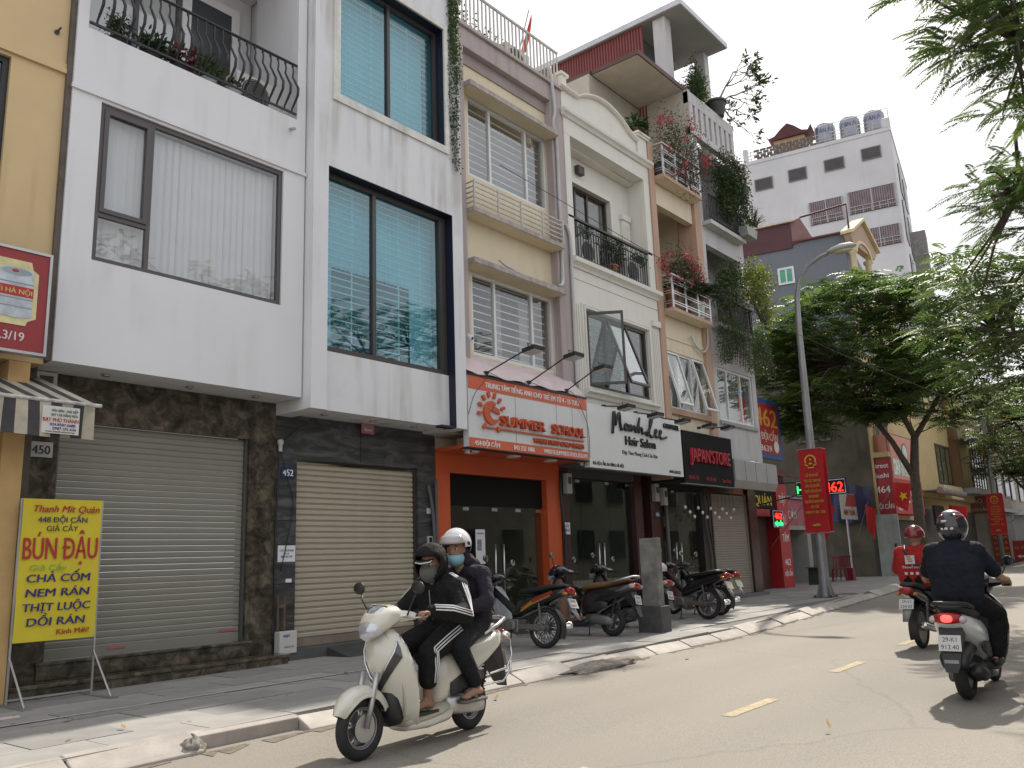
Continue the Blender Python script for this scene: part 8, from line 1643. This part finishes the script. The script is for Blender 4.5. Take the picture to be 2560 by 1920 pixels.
def rider(bike, name, label, P, top, bottom, sk=skin, sleeve=1., trouser_end=.95, bag=1.0, grips=True, feet=None, bare=True):
    rt = root(name, (0, 0, 0), label, 'person'); rt.location = bike.location; rt.rotation_euler = bike.rotation_euler; rt.scale = bike.scale
    b = MB(); hip, chest, neck, hd = P['hip'], P['chest'], P['neck'], P['head']
    cap(b, Vector(neck)+Vector((-.02, 0, -.08)), Vector(hd)+Vector((-.01, 0, -.06)), .056, .052)
    torso(b, hip, chest, neck, P['w'], .18, lambda q: (P['sh'][0], q*P['sh'][1], P['sh'][2]), .10)
    T = head(b, hd, P['look'], P.get('tilt', 0))
    for q in (-1, 1):
        S = lambda k: (P[k][0], q*P[k][1], P[k][2]); side_key = lambda k: S(k) if k+('L' if q > 0 else 'R') not in P else P[k+('L' if q > 0 else 'R')]
        sh, el, wr = S('sh'), side_key('el'), side_key('wr'); kn, an = side_key('kn'), side_key('an')
        chain(b, [sh, el, wr], [.050, .040, .028])
        hd_ = side_key('hand')
        if grips: cap(b, wr, Vector(hd_)+Vector((-.04, 0, .018)), .027, .026); hand_grip(b, hd_, q)
        else: open_hand(b, wr, Vector(hd_)-Vector(wr), q)
        hp = (hip[0], q*.09, hip[2]); chain(b, [hp, kn, an], [.078, .055, .038]); foot(b, an, P.get('toe', (1, 0, 0)))
    put('body', b, sk, rt, .0105, 2)
    face_bits(T, rt)
    # top
    b = MB(); torso(b, hip, chest, neck, P['w']*1.06, .2, lambda q: (P['sh'][0], q*P['sh'][1], P['sh'][2]), .125*bag)
    for q in (-1, 1):
        S = lambda k: (P[k][0], q*P[k][1], P[k][2]); side_key = lambda k: S(k) if k+('L' if q > 0 else 'R') not in P else P[k+('L' if q > 0 else 'R')]
        sh, el, wr = Vector(S('sh')), Vector(side_key('el')), Vector(side_key('wr'))
        if sleeve >= 1: chain(b, [sh, el, el.lerp(wr, .5), wr], [.074*bag, .064*bag, .058*bag, .044*bag])
        else: cap(b, sh, sh.lerp(el, sleeve), .074*bag, .068*bag)
    put('jacket' if sleeve >= 1 else 'shirt', b, top, rt, VX, SMO)
    b = MB()
    for q in (-1, 1):
        S = lambda k: (P[k][0], q*P[k][1], P[k][2]); side_key = lambda k: S(k) if k+('L' if q > 0 else 'R') not in P else P[k+('L' if q > 0 else 'R')]
        hp = Vector((hip[0], q*.085, hip[2]-.01)); kn, an = Vector(side_key('kn')), Vector(side_key('an')); end = kn.lerp(an, trouser_end)
        chain(b, [hp, hp.lerp(kn, .5), kn, end], [.108*bag, .098*bag, .080*bag, .068*bag])
    cap(b, (hip[0]-.02, -.08, hip[2]), (hip[0]-.02, .08, hip[2]), .12, .12)
    put('trousers', b, bottom, rt, VX, SMO)
    return rt, T
blk_track = cloth('black_tracksuit', (.012, .012, .013)); dark_jean = cloth('black_jeans', (.014, .015, .018)); plum = cloth('plum_hoodie', (.026, .022, .032)); redj = cloth('red_jacket', (.32, .022, .02)); navy_p = cloth('navy_polo', (.012, .014, .022)); blk_tr = cloth('black_trousers', (.010, .010, .011))
wstripe = M('stripe_white', (.62, .62, .62), .8, var=.05)
# ---- driver of the cream scooter
PD = dict(hip=(.22, 0, .87), chest=(.29, 0, 1.09), neck=(.38, 0, 1.275), head=(.45, 0, 1.405), look=(1, .25), tilt=.06, w=.25, sh=(.34, .20, 1.20), el=(.47, .37, 1.0), wr=(.80, .31, 1.05), hand=(.885, .305, 1.015), kn=(.70, .19, .72), an=(.665, .13, .37))
d1, T1_ = rider(LEAD, 'person', 'person in black hooded tracksuit with white stripes steering the cream scooter', PD, blk_track, blk_track, skin_d, bag=1.18, trouser_end=.62)
shell(T1_, (.150, .130, .16, -.012, .02), lambda x, y, z: not (x > .50 and -.70 < z < .42) and z > -.93, cloth('black_hood', (.014, .012, .012)), d1, 'hood', .012)
b = MB(); cap(b, (.35, -.07, 1.275), (.35, .07, 1.275), .085, .085); cap(b, (.30, -.05, 1.28), (.30, .05, 1.28), .07, .07); put('hood_collar', b, cloth('black_hood', (.014, .012, .012)), d1, VX, SMO)
b = MB(); b.prism([(.06, -.075), (.14, -.066), (.168, 0), (.14, .066), (.06, .075)], 'z', .066, .074); b.xf(T1_ @ Matrix.Rotation(.25, 4, 'Y')); put('cap_brim', b, plastic_black, d1); b = MB(); b.tube([(.10, -.072, .07), (.143, -.066, .07), (.171, 0, .07), (.143, .066, .07), (.10, .072, .07)], .0045, 6); b.xf(T1_ @ Matrix.Rotation(.25, 4, 'Y')); put('brim_edge', b, wstripe, d1)
shell(T1_, (.112, .082, .088, .012, -.058), lambda x, y, z: x > -.1 and z < .62, M('grey_mask', (.10, .105, .095), .85, var=.06), d1, 'face_mask', .005)
for q in (-1, 1):
    sh, el, wr = (.34, q*.20, 1.20), (.47, q*.37, 1.0), (.80, q*.31, 1.05)
    A = [Vector((.365, q*.10, 1.275)), Vector(sh), Vector(sh).lerp(Vector(el), .5), Vector(el), Vector(el).lerp(Vector(wr), .5), Vector(wr)]
    strips(d1, A, [.075, .092, .09, .084, .078, .06], [(0, q*.3, 1), (0, q*.8, .8), (0, q, .3), (-.2, q, .1), (-.2, q, .5), (0, q, .6)], wstripe)
    hp, kn, an = Vector((.22, q*.085, .86)), Vector((.70, q*.19, .72)), Vector((.665, q*.13, .37)); en = kn.lerp(an, .62)
    strips(d1, [hp.lerp(kn, .25), hp.lerp(kn, .6), kn, kn.lerp(en, .5), en], [.126, .112, .098, .094, .086], [(0, q, .5)]*5, wstripe)
    b = MB(); f0 = Vector((.665, q*.13, .37)); b.prism([(f0.x-.09, f0.y-.045), (f0.x+.06, f0.y-.048), (f0.x+.20, f0.y-.045), (f0.x+.215, f0.y), (f0.x+.19, f0.y+.045), (f0.x+.06, f0.y+.05), (f0.x-.09, f0.y+.042)], 'z', f0.z-.122, f0.z-.102); s_ = put('flip_flop', b, plastic_black, d1); b = MB(); b.tube([(f0.x+.02, f0.y-.045, f0.z-.105), (f0.x+.07, f0.y-.02, f0.z-.05), (f0.x+.14, f0.y, f0.z-.07), (f0.x+.07, f0.y+.02, f0.z-.05), (f0.x+.02, f0.y+.045, f0.z-.105)], .008, 6); put('strap', b, M('strap_green', (.02, .07, .03), .6), s_)
b = MB(); b.tube([(.478, .0, 1.20), (.468, 0, 1.08), (.43, 0, .95)], .004, 5); put('zip', b, M('zip_grey', (.25, .25, .25), .4), d1)
# ---- pillion
PP = dict(hip=(-.06, 0, .92), chest=(-.04, 0, 1.18), neck=(.04, 0, 1.385), head=(.11, 0, 1.53), look=(1, .30), tilt=.1, w=.25, sh=(.0, .20, 1.305), el=(.08, .31, 1.07), wr=(.30, .20, 1.03), hand=(.40, .14, 1.02), kn=(.40, .245, .74), an=(.14, .215, .40), toe=(1, .12, 0))
d2, T2_ = rider(LEAD, 'person', 'person in dark plum hoodie and white helmet riding pillion on the cream scooter', PP, plum, dark_jean, skin, bag=1.02, grips=False, trouser_end=.88)
b = MB(); cap(b, (-.03, -.07, 1.38), (-.03, .07, 1.38), .08, .08); cap(b, (-.08, 0, 1.33), (-.04, 0, 1.43), .085, .075); put('hood_down', b, plum, d2, VX, SMO)
b = MB(); cap(b, Vector((.02, -.06, 1.42)), Vector((.02, .06, 1.42)), .062, .062); cap(b, (.05, -.075, 1.43), (.06, -.065, 1.53), .04, .03); cap(b, (.05, .075, 1.43), (.06, .065, 1.53), .04, .03); put('neck_cover', b, plum, d2, VX, SMO)
hw = M('helmet_white', (.62, .62, .64), .2, var=.05, coat=.5); hb = M('helmet_blue', (.03, .03, .12), .2, var=.05, coat=.5)
hl = shell(T2_, (.142, .122, .138, -.01, .042), lambda x, y, z: z > -.12 and not (x > .5 and z < .12) and x > -.55, hw, d2, 'helmet', .012)
shell(T2_, (.1425, .1225, .1385, -.01, .042), lambda x, y, z: z > -.45 and x <= -.52 or (z <= -.12 and z > -.45 and x < -.2), hb, d2, 'helmet_back', .012)
shell(T2_, (.17, .137, .145, .0, .045), lambda x, y, z: x > .45 and .18 < z < .62, M('visor_clear', (.62, .58, .56), .15, var=0, trans=.4), d2, 'visor', .003)
for q in (-1, 1): b = MB(); b.lathe([(.018, q*.128), (.018, q*.142)], (.02, 0, .055), 12, 'y'); b.xf(T2_); put('visor_bolt', b, plastic_black, d2)
shell(T2_, (.105, .078, .07, .014, -.075), lambda x, y, z: x > 0 and z < .55, M('surgical_blue', (.25, .45, .55), .8, var=.03), d2, 'face_mask', .004)
for q in (-1, 1): b = MB(); f0 = Vector((.14, q*.215, .40)); b.prism([(f0.x-.09, f0.y-.045), (f0.x+.2, f0.y-.05), (f0.x+.215, f0.y), (f0.x+.2, f0.y+.05), (f0.x-.09, f0.y+.042)], 'z', f0.z-.125, f0.z-.10); s_ = put('sandal', b, M('sandal_grey', (.12, .11, .10), .7), d2); b = MB(); b.tube([(f0.x+.05, f0.y-.048, f0.z-.1), (f0.x+.09, f0.y, f0.z-.04), (f0.x+.05, f0.y+.048, f0.z-.1)], .014, 6); put('strap', b, M('sandal_grey', (.12, .11, .10), .7), s_); b = MB(); b.tube([(f0.x-.02, q*.16, f0.z-.13), (f0.x-.02, q*.25, f0.z-.13)], .012, 6)
# ---- rider in red
PRd = dict(hip=(.08, 0, .93), chest=(.12, 0, 1.18), neck=(.19, 0, 1.375), head=(.25, 0, 1.50), look=(1, -.05), tilt=.02, w=.26, sh=(.15, .20, 1.30), el=(.36, .34, 1.06), wr=(.74, .32, 1.03), hand=(.83, .30, .99), kn=(.52, .23, .76), an=(.48, .20, .34))
d3, T3_ = rider(RB, 'person', 'person in red delivery jacket and red helmet riding away', PRd, redj, blk_tr, skin, bag=1.12)
shell(T3_, (.142, .122, .135, -.005, .045), lambda x, y, z: z > -.30 and not (x > .45 and z < .2), M('helmet_red', (.17, .012, .014), .2, var=.05, coat=.5), d3, 'helmet', .012)
b = MB(); b.box(-.150, -.146, -.02, .02, .05, .085); b.xf(T3_); put('helmet_badge', b, wstripe, d3)
def on_back(par, tgt, o):
    m = o.modifiers.new('wrap', 'SHRINKWRAP'); m.target = tgt; m.wrap_method = 'PROJECT'; m.use_project_x = True; m.use_project_y = False; m.use_project_z = False; m.use_negative_direction = True; m.use_positive_direction = True; m.offset = .006; m.wrap_mode = 'OUTSIDE'
jk = [c for c in d3.children if c.name.startswith('jacket')][0]
def back_grid(name, y0, y1, z0, z1, mat, par, x=-.10, n=10):
    b = MB(); V = [[(x, y0+(y1-y0)*i/n, z0+(z1-z0)*j/n) for i in range(n+1)] for j in range(n+1)]
    for j in range(n):
        for i in range(n): b.poly([V[j][i], V[j+1][i], V[j+1][i+1], V[j][i+1]])
    o = put(name, b, mat, par); on_back(par, jk, o); return o
bw = M('print_white', (.55, .53, .52), .8, var=.05)
back_grid('square_logo', -.065, .065, 1.145, 1.265, bw, d3)
for k in range(3): back_grid('logo_line', -.045+.012*k, .02+.01*k, 1.18+.03*k, 1.192+.03*k, redj, d3, -.13, 4).modifiers[0].offset = .010
for s_, z_, h_, w_ in (('NowFood', 1.085, .042, .24),):
    o = text('lettering', s_, (0, 0, 0), h_, bw, d3, U=(0, -1, 0), V=(0, 0, 1), w=w_, depth=.001, bold=.012); o.location = (-.075+.0, 0, z_); 
    o.location = (-.055, 0, z_)
for k in range(3): back_grid('small_icon', -.10+.075*k, -.06+.075*k, 1.0, 1.036, bw, d3, n=4)
b = MB(); b.tube([(.12, .12, 1.40), (.0, .08, 1.32), (-.055, -.02, 1.20), (-.04, -.13, 1.08), (.04, -.19, 1.02)], .017, 8); put('shoulder_strap', b, plastic_black, d3)
# ---- rider in navy
PN = dict(hip=(.14, 0, .93), chest=(.17, 0, 1.22), neck=(.23, 0, 1.43), head=(.28, 0, 1.57), look=(1, -.05), tilt=.05, w=.26, sh=(.20, .195, 1.355), el=(.42, .34, 1.09), wr=(.80, .335, 1.06), hand=(.895, .31, 1.015), kn=(.58, .24, .74), an=(.56, .18, .36))
d4, T4_ = rider(PCX, 'person', 'person in navy shirt and graphic black helmet riding the white scooter away', PN, navy_p, blk_tr, skin, sleeve=.72, bag=1.10)
shell(T4_, (.15, .128, .150, 0, .03), lambda x, y, z: not (x > .55 and -.45 < z < .3) and z > -.92, M('helmet_black_graphic', (.02, .02, .025), .2, var=.3, scale=14, coat=.6), d4, 'helmet', .014)
shell(T4_, (.1645, .1425, .1645, 0, .03), lambda x, y, z: z > .78 and x < .3, M('helmet_silver_patch', (.42, .44, .50), .25, var=.4, scale=16), d4, 'helmet_patch', .002)
shell(T4_, (.1645, .1425, .1645, 0, .03), lambda x, y, z: .52 < z < .72 and abs(y) > .35 and x < .2, M('helmet_red_patch', (.20, .02, .03), .25, var=.4, scale=16), d4, 'helmet_patch', .002)
for yy, zz, ww in ((.03, .075, .05), (.055, .0, .022), (.015, .0, .03), (-.035, .0, .03)):
    b = MB(); x_ = -.164*math.sqrt(max(.05, 1-(yy/.142)**2-((zz-.03)/.165)**2)); b.loft([[(x_-.004, yy-ww/2, zz-.011), (x_-.004, yy+ww/2, zz-.011), (x_, yy+ww/2, zz-.011), (x_, yy-ww/2, zz-.011)], [(x_-.004, yy-ww/2, zz+.011), (x_-.004, yy+ww/2, zz+.011), (x_, yy+ww/2, zz+.011), (x_, yy-ww/2, zz+.011)]]); b.xf(T4_); put('helmet_sticker', b, wstripe, d4)
b = MB(); cap(b, (.21, -.05, 1.41), (.21, .05, 1.41), .07, .07); put('collar', b, navy_p, d4, VX, 2)
for rt, P in ((d3, PRd), (d4, PN)):
    for q in (-1, 1): b = MB(); a = Vector((P['an'][0], q*P['an'][1], P['an'][2])); chain(b, [a+Vector((-.05, 0, -.07)), a+Vector((.06, 0, -.065)), a+Vector((.2, 0, -.085))], [.045, .05, .038]); put('shoe', b, plastic_black, rt, .012, 2)
